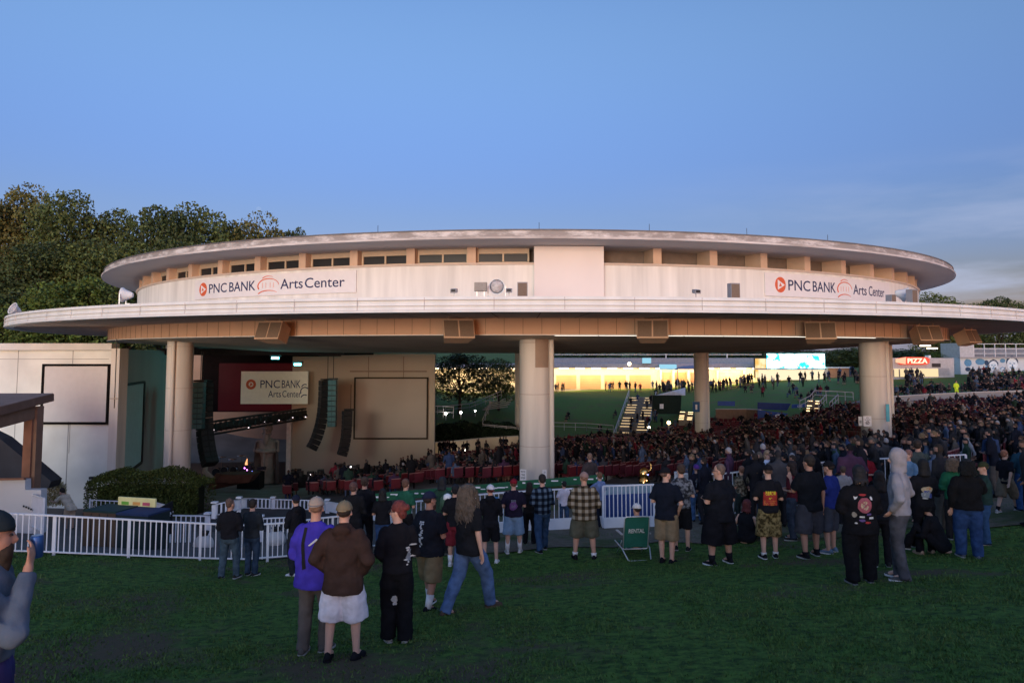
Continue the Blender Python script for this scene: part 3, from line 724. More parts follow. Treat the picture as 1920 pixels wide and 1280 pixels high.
# stage gear
def gear(label, px, py, d, w, dep, h_, cat, nm, m, extras=0, lit=None, seed=0):
    p = at(px, py, d); o = thing(nm, label, cat, p); r = random.Random(seed)
    MB().box((0, 0, h_/2), (w, dep, h_)).build('body', m, o)
    t = MB()
    for i in range(extras):
        x = r.uniform(-w/2, w/2); t.box((x, r.uniform(-dep/3, dep/3), h_+r.uniform(.05, .3)), (r.uniform(.2, .7), .4, r.uniform(.15, .6)))
    if extras: t.build('equipment', M_dark, o)
    if lit:
        for x, z, c in lit: MB().ball((x, -dep/2-.05, z), .055, 8, 6).build('indicator_light', emis('ind_%s' % c, {'r': (1, .05, .05), 'w': (1, .95, .95), 'b': (.2, .25, 1), 'p': (.8, .2, 1), 'o': (1, .5, .2)}[c], 7), o)
    return o
gear('black equipment desk with red and white lights beside the curved line array', 655, 908, 58, 1.9, 1.4, 1.1, 'mixing desk', 'mixing_desk', M_black, 5, [(-.3, 1.35, 'r'), (.25, 1.45, 'w'), (.0, 1.3, 'r')], 1)
gear('long low black road case at the foot of the stage wall', 695, 905, 60, 2.6, 1.2, .95, 'road case', 'road_case', M_black, 4, None, 2)
gear('black amplifier stack with a blue light at the front of the stage', 575, 913, 60, 2.2, 1.2, .9, 'amplifier', 'amplifier_stack', M_black, 6, [(-.6, .9, 'w'), (.5, 1.1, 'w')], 3)
gear('dark amplifier stack left of the warrior statue', 470, 915, 61, 1.8, 1.2, 1.3, 'amplifier', 'amplifier_stack', M_black, 5, [(-.1, 1.55, 'p'), (.3, 1.42, 'b'), (-.3, 1.7, 'p')], 4)
for px, py, lab in ((461, 893, 'tall orange torch flame on stage left of the statue'),):
    p = at(px, py, 64); o = thing('torch', lab, 'torch', p)
    MB().tube([(0, 0, -1), (0, 0, 0)], [.08, .16], 8).build('torch_pole', M_dark, o)
    MB().tube([(0, 0, 0), (.06, 0, .6), (.0, 0, 1.1), (.08, 0, 1.5)], [.12, .16, .10, .02], 10).build('flame', emis('flame', (1, .42, .18), 1.6), o, True)
# drum kit
M_chrome = mat('chrome', (.7, .68, .66), .15, .05, 2, metal=1)
p = at(432, 902, 66); dk = thing('drum_kit', 'drum kit with chrome hoops and cymbals left on the stage', 'drum kit', p)
for i, (x, z, r_, m2) in enumerate(((-1.2, .8, .35, 0), (-.5, 1.0, .3, 0), (.3, 1.0, .3, 0), (1.1, .75, .38, 0), (0, .35, .45, 1))):
    dd = MB().tube([(x, -.2, z), (x, .25, z+.02)], r_, 20).build('drum', M_dark, dk, True, 30)
    MB().loft([[Vector((x+rr*math.cos(a*math.pi/10), yy, z+rr*math.sin(a*math.pi/10))) for a in range(20)] for rr, yy in ((r_+.03, -.22), (r_+.03, -.15), (r_-.01, -.15), (r_-.01, -.22))], False, closed=True).build('drum_hoop', M_chrome, dd)
for x, z in ((-1.6, 1.7), (-.8, 2.1), (.1, 1.9), (.9, 2.2), (1.7, 1.6)):
    cy = MB().lathe([(.02, .06), (.4, 0), (.4, -.02), (.02, .03)], (x, 0, z), 18).build('cymbal', M_chrome, dk, True); cy.rotation_euler = (0, 0, 0)
    MB().tube([(x, 0, 0), (x, 0, z)], .02, 6).build('cymbal_stand', M_chrome, dk)
# ship prow on stage
p = at(436, 925, 56); sh = thing('ship_prow', 'brown viking ship hull with a carved silver prow at the stage front', 'stage prop', p)
hl = MB(); hl.loft([[Vector((x, y*s_, z)) for x, y, z in ((-1.9+q, 0, .2+q*.2), (-1.6+q, .8, .9), (-1.2+q, .9, 1.5), (-1.2+q, -.9, 1.5), (-1.6+q, -.8, .9))] for q, s_ in ((0, .15), (.6, .7), (1.6, 1), (3.0, .9))])
hl.build('hull', mat('ship_wood', (.12, .055, .04), .8, .3, 1.5, .2), sh)
MB().tube([(-1.4, 0, .9), (-2.1, 0, 1.6), (-2.0, 0, 2.3), (-2.25, 0, 2.9), (-1.9, 0, 3.2), (-1.7, 0, 3.0)], [.25, .2, .16, .13, .14, .05], 10).build('carved_prow', mat('carved_silver', (.42, .36, .30), .4, .2, 3), sh, True)
# golden horned helmet prop among seats
p = at(1208, 906, 34); gh = thing('horned_helmet_prop', 'shiny golden horned head prop standing near the seats', 'prop', p); gh.scale = (.85, .85, .85)
M_gold = mat('gold', (.85, .50, .16), .25, .2, 3, metal=1)
MB().lathe([(.28, 0), (.30, .15), (.22, .3), (.26, .42), (.25, .6), (.20, .74), (.10, .82), (.02, .85)], n=20).build('gold_head', M_gold, gh, True)
for sg, nm in ((1, 1),): MB().tube([(sg*.2, 0, .62), (sg*.36, 0, .72), (sg*.38, 0, .95), (sg*.26, 0, 1.12)], [.07, .055, .035, .01], 10).build('horn', M_gold, gh, True)
for x, z, c in ((-.1, .55, 'o'), (.08, .2, 'o'), (.15, .5, 'b'), (-.08, .1, 'o')): MB().ball((x, -.27, z), .03, 8, 6).build('indicator_light', emis('ind_%s' % c, (1, .5, .2), 7), gh)

# ---------------- left white wall building ----------------
lw = thing0('side_building', 'tall white stucco stage side building with a corner pillar on the left', 'building')
DW = 44.0; xw0, xw1 = xat(-420, DW), xat(206, DW); zg = ground(-28, 44)-1
panel(MB(), (xw0, DW), (xw1, DW), zg, zat(657, DW), .5).build('wall', M_wallw, lw)
MB().box(((xw0+xw1)/2, DW+.1, zat(650, DW)), (xw1-xw0+.3, .9, .40)).build('cornice', mat('cornice_white', (.66, .64, .60), .7, .1, .8), lw)
jt = MB()
for px in (30, 133): jt.box((xat(px, DW), DW-.005, -.3-2.5), (.03, .02, 6))
jt.box((xat(130, DW), DW-.006, zat(865, DW)), (.04, .02, 6.2)); jt.box(((xat(-60, DW)+xat(205, DW))/2, DW-.004, zat(673, DW)), (8, .02, .03)); jt.build('wall_joint', mat('wall_joint_grey', (.32, .31, .30), .9), lw)
panel(MB(), (xat(205, 43.6), 43.6), (xat(221, 43.6), 43.6), zg, zat(653, 43.6), 1.0).build('corner_pillar', M_column, lw)
MB().box((xat(213, 43.5), 43.58, zat(700, 43.5)), (.03, .04, 4)).build('conduit', M_dark, lw)
MB().box((xat(214, 43.4), 43.4, zat(747, 43.4)), (.5, .06, .06)).build('conduit_clamp', M_stage, lw)
# receding side wall
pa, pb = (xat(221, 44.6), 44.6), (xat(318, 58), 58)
panel(MB(), pa, pb, zg-1.5, zat(655, 44), .5).build('stage_side_wall', mat('side_wall_teal_lit', (.52, .55, .52), .8, .12, .4, streak=1), lw)  # teal stage light is put into the wall's base colour
for z_, w_ in ((zat(895, DW), .55), (zat(916, DW), .35)):
    MB().box((xat(184, DW) if w_ > .5 else xat(180, DW), DW-.1, z_), (w_, .18, .14)).build('wall_light', M_dark, lw)
screen((79, 206), 682, 795, DW, 'blank white projection screen in a black frame on the left wall', mat('screen_white', (.62, .59, .57), .7, .03))
A_ = Vector((pa[0], pa[1], 0)); B_ = Vector((pb[0], pb[1], 0)); dd = (B_-A_).normalized(); nn = Vector((dd.y, -dd.x, 0))
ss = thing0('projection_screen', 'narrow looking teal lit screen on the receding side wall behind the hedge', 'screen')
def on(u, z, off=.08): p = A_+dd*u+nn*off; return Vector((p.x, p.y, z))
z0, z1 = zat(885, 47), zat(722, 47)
MB().prism([on(.8, z0), on(5.2, z0+.3), on(5.2, z1), on(.8, z1)], nn*.05).build('screen_surface', mat('screen_teal_lit', (.58, .76, .76), .7, .05), ss)  # screen surface coloured teal to stand in for the stage light on it
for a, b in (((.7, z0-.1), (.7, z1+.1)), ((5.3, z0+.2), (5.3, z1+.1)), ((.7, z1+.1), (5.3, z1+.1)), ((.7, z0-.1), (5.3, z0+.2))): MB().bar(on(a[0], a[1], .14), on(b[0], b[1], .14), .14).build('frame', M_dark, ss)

# ---------------- foliage ----------------
def leaves(mb, c, r, n, size, rnd, shell=.55, mi=0, flat=.0):
    V, F, Mi = mb.v, mb.f, mb.m; cx, cy, cz = c; rx, ry, rz = r
    for _ in range(n):
        while True:
            a, b, d = rnd.uniform(-1, 1), rnd.uniform(-1, 1), rnd.uniform(-1, 1); q = a*a+b*b+d*d
            if q <= 1 and (q > shell*shell or rnd.random() < .25): break
        p = (cx+a*rx, cy+b*ry, cz+d*rz); s = size*rnd.uniform(.6, 1.35)
        u = Vector((rnd.gauss(0, 1), rnd.gauss(0, 1), rnd.gauss(0, .8))).normalized(); v = u.cross(Vector((rnd.gauss(0, 1), rnd.gauss(0, 1), rnd.gauss(0, 1)))).normalized()
        k_ = len(V); ux, uy, uz = u*s; vx, vy, vz = v*s*.6
        V += [(p[0]-ux, p[1]-uy, p[2]-uz), (p[0]+vx, p[1]+vy, p[2]+vz), (p[0]+ux, p[1]+uy, p[2]+uz), (p[0]-vx, p[1]-vy, p[2]-vz)]
        F.append((k_, k_+1, k_+2, k_+3)); Mi.append(mi)
M_bark = mat('bark', (.07, .05, .04), .9, .2, 3, .3)
def leafm(nm, c): return mat(nm, c, .6, .25, .5, island=True, spec=.25)
LM = [leafm('leaf_olive', (.120, .122, .036)), leafm('leaf_green', (.080, .108, .030)), leafm('leaf_dark', (.055, .080, .026)), leafm('leaf_bright', (.078, .120, .024))]
def make_tree(H, Wd, seed, m, nleaf=6000, size=.3, base=.28):
    rnd = random.Random(seed); tr = MB(); cr_ = MB(); th = H*base
    tr.tube([(0, 0, -1), (.1, 0, th*.6), (.0, .1, th*1.3), (.2, .0, H*.72)], [H*.028, H*.022, H*.016, H*.005], 8)
    lobes = []
    nl = 24
    for i in range(nl):
        z = th+(H-th)*(.12+.80*(i/(nl-1))**.9); f_ = math.sin(math.pi*min(1, max(.08, (z-th)/(H-th)*.85+.12)))**.7
        a = i*2.4+rnd.random(); r_ = Wd*.5*f_*rnd.uniform(.45, .85) if i < nl-2 else Wd*.1
        lobes.append((Vector((math.cos(a)*r_, math.sin(a)*r_, z)), Wd*rnd.uniform(.12, .23)))
        if i % 2 == 0: tr.tube([(0, 0, th*.8+(z-th)*.4), tuple(Vector((0, 0, z*.9)).lerp(lobes[-1][0], .55)), tuple(lobes[-1][0])], [H*.010, H*.006, H*.002], 5)
    for c, r_ in lobes: leaves(cr_, c, (r_*1.15, r_*1.15, r_*.8), nleaf//nl, size, rnd, .6)
    root = thing0('tree', 'x', 'tree')
    tr.build('trunk', M_bark, root, True); cr_.build('crown', m, root); return root
protos = []
for i in range(6):
    protos.append(make_tree(15, 12.5, 20+i, LM[(0, 1, 2, 0, 1, 3)[i]], 9500, .22, .2))
used = [False]*6
def put_tree(pi, px, d, toppy, width, label, group, rz=None, tz=None):
    t = protos[pi] if not used[pi] else copy_tree(protos[pi]); used[pi] = True
    x = (px-960)/1400*d; gz = ground(x, d); H = (zat(toppy+4, d)-gz)*.96
    t.location = (x, d, gz); t.scale = (width/12.5, width/12.5, H/15); t.rotation_euler = (0, 0, rz if rz is not None else px*.013)
    t['label'] = label; t['group'] = group; return t
rnd = random.Random(8)
hill = [  # px, depth, top row, width, proto, words
 (-60, 108, 352, 14, 0, 'olive crown at the far left edge of the skyline'), (40, 112, 348, 13, 3, 'tallest olive tree of the left skyline'), (115, 108, 356, 12, 1, 'tall tree second from the left on the skyline'),
 (205, 112, 388, 12, 1, 'rounded green tree in the dip of the left skyline'), (300, 108, 378, 13, 2, 'dark round tree in the middle of the hill skyline'), (368, 112, 380, 13, 1, 'wide green tree left of the roof tip skyline'),
 (432, 116, 412, 9, 4, 'dark tree where the skyline falls to the roof'), (478, 118, 403, 12, 0, 'olive tree whose top shows above the roof edge'), (548, 124, 418, 8, 2, 'small dark pointed tree top just over the roof edge'),
 (590, 128, 440, 8, 2, 'low tree barely showing behind the roof edge'),
 (-20, 96, 440, 13, 0, 'olive tree in the second row at the left edge'), (70, 95, 445, 13, 2, 'dark tree in the second row below the tallest tree'), (160, 97, 440, 12, 4, 'olive green tree in the second row of the hill'),
 (240, 95, 450, 12, 1, 'green tree in the second row above the roof tip'), (330, 98, 440, 12, 2, 'dark tree in the second row behind the roof disc'), (420, 100, 450, 11, 1, 'green tree in the second row half behind the disc'),
 (20, 82, 540, 11, 2, 'low dark tree behind the far left floodlight'), (95, 80, 522, 11, 5, 'bright green low tree left of the white floodlight'), (160, 82, 512, 11, 5, 'bright green low bushy tree behind the white floodlight'),
 (-70, 80, 530, 12, 1, 'low green tree outside the left roof end'), (235, 84, 520, 10, 2, 'low dark tree tucked under the left roof tip')]
for px, d, tp, w_, pi, words in hill: put_tree(pi, px, d, tp, w_, words, 'trees on the hill behind the left wall')
for px, d, tp, w_, pi, words in ((1755, 125, 545, 10, 1, 'green tree just right of the upper disc'), (1790, 128, 560, 8, 2, 'small dark tree behind the right roof slope'), (1870, 122, 550, 9, 2, 'round dark green tree above the far right roof edge'), (1835, 126, 566, 8, 1, 'low green tree between two taller ones on the right'), (1930, 122, 560, 8, 1, 'tree cut by the right frame edge above the roof')):
    put_tree(pi, px, d, tp, w_, words, 'trees rising behind the right roof edge')
for px, d, tp, w_, pi, words in ((862, 104, 655, 9, 2, 'dark broad tree seen between stage wall and middle column'), (935, 108, 668, 7, 1, 'smaller tree lit from behind beside the back column'),
     (1575, 150, 650, 14, 2, 'dark tree right of the bright video screen'), (1620, 150, 645, 14, 2, 'dark tree partly behind the right column'), (1780, 118, 655, 9, 5, 'green tree between food stand and mural building'),
     (1100, 175, 650, 22, 2, 'dark tree behind the lit concession roof on its left'), (1260, 178, 650, 24, 2, 'dark tree behind the middle of the concession roof'), (1400, 176, 650, 24, 2, 'dark tree behind the right end of the concession roof'),
     (1700, 150, 650, 14, 1, 'tree behind the food stand roof'), (1490, 180, 650, 24, 2, 'dark tree behind the bright video screen')):
    put_tree(pi, px, d, tp, w_, words, 'trees beyond the far lawn')

# hedge
def hedge(name, pts, h_, w_, n, size, m, label, seed=1):
    rnd = random.Random(seed); mb = MB(); core = MB()
    L = [0]
    for a, b in zip(pts, pts[1:]): L.append(L[-1]+(b-a).length)
    e0_, e1_ = pts[0].lerp(pts[-1], .07), pts[0].lerp(pts[-1], .93)
    core.bar(e0_+Vector((0, 0, h_*.36)), e1_+Vector((0, 0, h_*.36)), w_*.6, h_*.70)
    for _ in range(n):
        q = rnd.random()*L[-1]; i = max(j for j in range(len(pts)-1) if L[j] <= q); p = pts[i].lerp(pts[i+1], (q-L[i])/(L[i+1]-L[i])); d = (pts[i+1]-pts[i]).normalized(); nr = Vector((-d.y, d.x, 0))
        e = min(q, L[-1]-q)/L[-1]; hf = h_*(.80+.20*min(1, e*5))*(1+.06*math.sin(q*2.3)); f_ = rnd.random()
        if f_ < .5: c = p+nr*(-w_/2*rnd.uniform(.85, 1.08))+Vector((0, 0, hf*rnd.random()))
        elif f_ < .85: c = p+nr*w_*rnd.uniform(-.5, .5)+Vector((0, 0, hf*rnd.uniform(.93, 1.06)))
        else: c = p+nr*(w_/2)+Vector((0, 0, hf*rnd.random()))
        if rnd.random() < .12: c += (Vector((0, 0, 0)))
        u = Vector((rnd.gauss(0, 1), rnd.gauss(0, 1), rnd.gauss(0, 1))).normalized()*size*rnd.uniform(.6, 1.3); v = u.cross(Vector((rnd.random(), rnd.random(), rnd.random()+.1))).normalized()*size*.6
        k_ = len(mb.v); mb.v += [tuple(c-u), tuple(c+v), tuple(c+u), tuple(c-v)]; mb.f.append((k_, k_+1, k_+2, k_+3)); mb.m.append(0)
    root = thing0(name, label, 'hedge'); core.build('hedge_core', mat('hedge_inner', (.012, .018, .008), .9), root); mb.build('leaves', m, root)  # core is one solid near-black box behind the leaves
g1, g2, g3 = gp(193, 36.4), gp(300, 36.2), gp(397, 36)
for g_ in (g1, g2, g3): g_.z = zat(972, 36)
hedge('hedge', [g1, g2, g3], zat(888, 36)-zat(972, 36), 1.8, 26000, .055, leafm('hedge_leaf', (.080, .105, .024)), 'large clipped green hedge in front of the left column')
# ---------------- fences ----------------
def fence(name, pts, h_, label, sp=.13, pw=.022, post=2.4, m=None, group=None, double=False, postw=.055, cap=False, lift=.07):
    m = m or M_fence; root = thing(name, label, 'fence', pts[0], 0, group); o0 = Vector(pts[0]); inv = None
    P = [Vector(p)-o0 for p in pts]; L = [0]
    for a, b in zip(P, P[1:]): L.append(L[-1]+(b-a).length)
    def pos(q):
        i = 0
        while i < len(P)-2 and L[i+1] < q: i += 1
        return P[i].lerp(P[i+1], (q-L[i])/(L[i+1]-L[i])), (P[i+1]-P[i]).normalized()
    top, bot, pk = MB(), MB(), MB(); up = Vector((0, 0, 1)); n = max(2, int(L[-1]/.8)); pr = None
    for i in range(n+1):
        p, d = pos(L[-1]*i/n)
        if pr is not None:
            top.bar(pr+up*h_, p+up*h_, .045, .035); bot.bar(pr+up*lift, p+up*lift, .035, .03)
            if double: top.bar(pr+up*(h_-.14), p+up*(h_-.14), .03, .025)
        pr = p
    q = sp/2
    while q < L[-1]: p, d = pos(q); pk.box(p+up*(h_+lift)/2, (pw, pw, h_-lift), (0, 0, math.atan2(d.y, d.x))); q += sp
    top.build('top_rail', m, root); bot.build('bottom_rail', m, root); pk.build('pickets', m, root)
    np_ = max(1, round(L[-1]/post))
    for i in range(np_+1):
        p, d = pos(min(L[-1]-.001, L[-1]*i/np_)); b = MB().box(p+up*(h_/2-.03), (postw, postw, h_+.06), (0, 0, math.atan2(d.y, d.x)))
        if cap: b.box(p+up*(h_+.08), (postw*1.35, postw*1.35, .05))
        b.build('post', m, root)
    return root
def gl(px, py, d): p = at(px, py, d); p.z = ground(p.x, p.y); return p
F1 = [gl(px, 0, d-.35) for px, d in ((-160, 16.3), (36, 16.5), (110, 16.8), (200, 17), (280, 17.3), (350, 17.5), (500, 18.2), (640, 18.6), (760, 18.8))]
for p in F1: p.x = p.x
def gpd(px, d): return gp(px, d)
F1 = [gpd(px, d-.3) for px, d in ((-160, 16.3), (36, 16.5), (110, 16.8), (200, 17), (280, 17.3), (350, 17.5), (500, 18.2), (640, 18.6), (745, 18.8))]
fence('picket_fence', F1, .84, 'long white metal picket fence along the lawn edge at left', .115, .022, 1.55)
F2 = [gpd(px, d) for px, d in ((745, 18.7), (860, 19.4), (960, 19.6), (1128, 19.6))]
fence('picket_fence', F2, 1.0, 'white picket fence with green banner behind the standing people', .12, .02, 1.9)
F3 = [gpd(px, d) for px, d in ((1128, 19.2), (1222, 19.2))]
fence('picket_fence', F3, 1.05, 'white picket fence panel behind the rental chair', .105, .022, 1.3)
F4 = [gpd(1262, 22), gpd(1290, 20.5), gpd(1345, 20.5), gpd(1560, 21), gpd(1800, 20)]
fence('picket_fence', F4, 1.15, 'white fence running on behind the people right of the chair', .13, .02, 1.9)
# low white skirt boards at the foot of the fence
for F_, lab in ((F2, 'low white boards along the foot of the fence behind the people'), (F3, 'low white board below the fence panel by the rental chair')):
    mb = MB()
    for a, b in zip(F_, F_[1:]): mb.bar(a+Vector((0, -.12, .14)), b+Vector((0, -.12, .14)), .04, .30)
    tag(mb.build('barrier_board', M_fence), lab, 'barrier')
# blue and white panels behind fence
mb = MB(); a, b = gpd(1115, 20.6), gpd(1235, 20.8); mb.bar(a+Vector((0, 0, .35)), b+Vector((0, 0, .35)), .06, .7)
tag(mb.build('blue_barrier', mat('barrier_blue', (.025, .06, .22), .6)), 'blue panel barrier behind the white fence by the chair', 'barrier')
mb = MB(); a, b = gpd(1115, 21.6), gpd(1240, 22.2); mb.bar(a+Vector((0, 0, .75)), b+Vector((0, 0, .60)), .06, .35)
tag(mb.build('white_barrier', mat('barrier_pale', (.30, .42, .48), .6)), 'pale sloping barrier board behind the blue panel', 'barrier')
# green banner strip
mb = MB(); G = [gpd(px, d) for px, d in ((660, 20.5), (745, 20.6), (860, 20.7), (960, 20.8), (1130, 21))]; ZG = [zat(y, 20.7) for y in (936, 927, 920, 911, 900)]
rt = thing('banner_strip', 'long green banner strip with white marks tied along the fence below the middle column', 'banner', (G[0].x, G[0].y, ZG[0])); o0 = rt.location.copy()
for i in range(4):
    a, b = Vector((G[i].x, G[i].y, ZG[i]))-o0, Vector((G[i+1].x, G[i+1].y, ZG[i+1]))-o0; mb.bar(a, b, .03, .22)
mb.build('banner_cloth', mat('banner_green', (.012, .10, .045), .7, .1), rt)
wm = MB(); rnd = random.Random(4)
for i in range(4):
    for j in range(9):
        t = (j+rnd.random()*.6)/9; a, b = Vector((G[i].x, G[i].y, ZG[i]))-o0, Vector((G[i+1].x, G[i+1].y, ZG[i+1]))-o0
        c = a.lerp(b, t)+Vector((0, -.021, rnd.uniform(-.03, .05))); wm.box(c, (rnd.uniform(.06, .22), .004, rnd.uniform(.02, .05)))
wm.build('banner_mark', M_signw, rt)
# curved ramp fences on the left plaza
R1 = [gpd(px, d) for px, d in ((412, 26), (440, 26), (468, 30), (540, 31), (610, 31), (650, 28), (700, 25), (745, 22.5))]
def zfix(P, rows, ds):
    for p, r, d in zip(P, rows, ds): p.z = zat(r, d)
    return P
zfix(R1, [968, 962, 953, 955, 957, 966, 975, 985], [26, 26, 30, 31, 31, 28, 25, 22.5])
fence('ramp_fence', R1, .40, 'low white rail fence curving round the dark ramp', .16, .05, 3.0, postw=.14, cap=True, lift=.04)
R2 = [gpd(328, 21.5), gpd(400, 22.0)]; zfix(R2, [1030, 1030], [21.5, 22])
fence('gate_fence', R2, .95, 'short white gate section with thick posts behind the lawn fence', .13, .03, 3, postw=.13, cap=True)
R3 = [gpd(498, 22.5), gpd(560, 23.0)]; zfix(R3, [1030, 1026], [22.5, 23])
fence('gate_fence', R3, .90, 'short white gate section beside the left standing couple', .12, .03, 3, postw=.12, cap=True)
R4 = [gpd(182, 30), gpd(292, 30.5)]; zfix(R4, [985, 990], [30, 30.5])
fence('crowd_barrier', R4, 1.0, 'white tubular crowd barrier behind the dark bins', .16, .025, 3)
R5 = [gpd(292, 30), gpd(330, 27)]; zfix(R5, [985, 1000], [30, 27])
fence('crowd_barrier', R5, .95, 'white tubular crowd barrier angled beside the hedge', .16, .025, 3)
R6 = [gpd(76, 24), gpd(97, 23)]; zfix(R6, [990, 1000], [24, 23])
fence('crowd_barrier', R6, 1.05, 'short white barrier beside the white wall at far left', .14, .03, 2)
# dark ramp deck
mb = MB(); q = [at(365, 965, 28), at(470, 935, 34), at(640, 945, 34), at(650, 990, 26), at(400, 995, 26)]
mb.prism([p for p in q], (0, 0, -.3)); tag(mb.build('ramp', mat('ramp_dark', (.045, .043, .048), .9, .2, 1)), 'dark sloping ramp surface beside the stage', kind='structure')
# round white planters / globes on plaza
for px, py, d, lab in ((381, 1040, 20.5, 'white round planter ball behind the fence near the gate'), (517, 1030, 21.5, 'pale round planter ball beside the left couple')):
    p = at(px, py, d); o = thing('round_planter', lab, 'planter', p, 0, 'round planters'); MB().ball((0, 0, .27), (.27, .27, .27), 20, 12).build('planter_ball', mat('ball_grey', (.50, .48, .46), .7, .1), o, True)
    MB().lathe([(.18, -.02), (.2, .05), (.16, .06)], n=16).build('planter_foot', M_grey, o); MB().lathe([(.10, .50), (.14, .62), (.12, .63), (.05, .55)], n=16).build('planter_neck', M_dark, o)
# recycling bins island
p = at(228, 1030, 19.6); p.z = zat(1030, 19.6)
bi = thing('waste_station', 'dark wood waste station with green and blue lids and yellow sign board', 'waste bin', p, R_(-14))
MB().box((-.35, 0, .50), (1.0, .8, 1.0)).build('wood_body', mat('bin_wood', (.085, .055, .035), .8, .2, 2), bi)
for i in range(5): MB().box((-.85+i*.25+.0, -.405, .5), (.02, .012, .95)).build('slat', M_dark, bi)
MB().box((.62, 0, .48), (.95, .8, .98)).build('dark_body', mat('bin_teal', (.010, .022, .026), .6), bi)
MB().box((-.35, 0, 1.02), (1.0, .82, .05)).build('lid', mat('lid_green', (.015, .040, .036), .8), bi); MB().box((.62, 0, .995), (.95, .82, .05)).build('lid', mat('lid_blue', (.018, .035, .095), .8), bi)
sb = MB().box((.1, .38, 1.14), (1.15, .05, .22)).build('sign_board', mat('board_yellow', (.75, .70, .32), .6), bi)
for x, c in ((-.25, (.15, .4, .05)), (.1, (.7, .35, .1)), (.4, (.5, .1, .15))): MB().box((x, .35, 1.10), (.22, .01, .08)).build('label_patch', mat('patch%.2f' % x, c, .6), sb)
# black banner with words
p0, p1 = at(238, 1022, 20.2), at(322, 1018, 21.5); H_ = zat(962, 20.8)-zat(1022, 20.8)
bb = thing('black_banner', 'black banner with white lettering leaning behind the lawn fence', 'banner', p0); rr = (p1-p0); rr.z = 0; L_ = rr.length
M2 = plane_map((0, 0, 0), rr, (0, 0, 1)); nrm = rr.normalized().cross(Vector((0, 0, 1)))
MB().prism([M2(Vector(v)) for v in ((0, 0, 0), (L_, 0, 0), (L_, H_*1.05, 0), (0, H_*.62, 0))], -nrm*.05).build('banner_cloth', M_black, bb)
pm2 = lambda v: M2(Vector((v.x, v.y, v.z+.006)))
word_on(bb, pm2, 'Elevate', L_*.12, L_*.62, H_*.52, H_*.13, M_signw, .01); word_on(bb, pm2, 'Your', L_*.68, L_*.97, H_*.58, H_*.13, M_signw, .01)
# ornamental grass clump and khaki bush
root = thing('grass_clump', 'khaki dry ornamental grass clump by the white wall', 'plant', at(102, 948, 34)); rnd = random.Random(7); mb = MB()
for i in range(2600):
    a = rnd.random()*6.28; r_ = rnd.random()**.5*.5; z = rnd.random(); c = Vector((math.cos(a)*r_*(1-z*.2), math.sin(a)*r_, z*1.2*(1-r_*.6))); u = Vector((math.cos(a)*.05, math.sin(a)*.05, .09)); v = Vector((rnd.uniform(-.02, .02), rnd.uniform(-.02, .02), 0)); k_ = len(mb.v)
    mb.v += [tuple(c-v), tuple(c+v), tuple(c+u)]; mb.f.append((k_, k_+1, k_+2)); mb.m.append(0)
mb.build('blades', mat('dry_blades', (.28, .24, .12), .8, .2, 1, island=True), root)
# ---------------- wooden kiosk at far left ----------------
ks = thing0('kiosk', 'brown wooden kiosk with low hipped roof and red-brown post at left edge', 'kiosk')
K = 25.0
A1, B1, C1, D2 = at(100, 739, K), at(-260, 739, K+1), at(-260, 850, K-6.0), at(-2, 765, K-.6)
tl, tr_, f0, f1 = at(-300, 737, K+2.5), at(98, 738, K+.2), at(101, 741, K-.1), at(-300, 795, 17.5)
top = [at(100, 737, K+.3), at(-300, 737, K+3), at(-300, 835, 16.5)]
MB().add([top[0], top[1], top[2], top[0]-Vector((0, 0, .06)), top[1]-Vector((0, 0, .06)), top[2]-Vector((0, 0, .06))], [(0, 1, 2), (3, 5, 4), (0, 2, 5, 3), (1, 4, 5, 2), (0, 3, 4, 1)]).build('roof', M_brownroof, ks)
fa = MB(); fa.bar(top[0]-Vector((0, .0, .14)), top[2]-Vector((0, 0, .14)), .06, .24); fa.build('fascia_board', mat('fascia_brown', (.17, .105, .075), .8), ks)
fb = MB(); fb.bar(at(64, 770, 24.4), at(-300, 862, 16.9), .08, .50); fb.build('beam', mat('beam_brown', (.20, .125, .085), .8), ks)
pc = at(51, 900, 24.4); ptop = zat(762, 24.4)
MB().box((pc.x+.0, 24.45, (pc.z+ptop)/2), (.26, .30, ptop-pc.z)).build('post', M_brownwood, ks)
MB().box((pc.x+.18, 24.55, (pc.z+ptop)/2-.3), (.12, .34, ptop-pc.z+.6)).build('post_casing', mat('beam_brown', (.20, .125, .085), .8), ks)
aw = thing0('awning', 'dark grey sloping awning behind the kiosk post', 'awning')
P = [at(-250, 700, 33), at(0, 822, 33), at(96, 902, 33), at(90, 915, 33), at(-250, 930, 33)]
MB().prism(P, (0, .8, 0)).build('awning_cloth', mat('awning_dark', (.045, .045, .05), .9, .2, 1), aw)
ww = thing0('low_wall', 'white plywood counter wall below the kiosk at the left edge', 'wall')
MB().prism([at(-260, 900, 24), at(47, 899, 24), at(47, 918, 24), at(77, 918, 24), at(77, 1000, 24), at(-260, 1000, 24)], (0, .3, 0)).build('wall_panel', mat('ply_white', (.52, .53, .54), .7, .08, .6), ww)
MB().bar(at(-260, 903, 23.9), at(47, 897, 23.9), .12, .06).build('wall_cap', M_brownwood, ww)
dm = MB()
for i in range(9): dm.bar(at(43+i*4.6, 948+i*1.9, 23.9), at(45.8+i*4.6, 949.1+i*1.9, 23.9), .02, .05)
dm.build('dashed_rope', M_dark, ww)

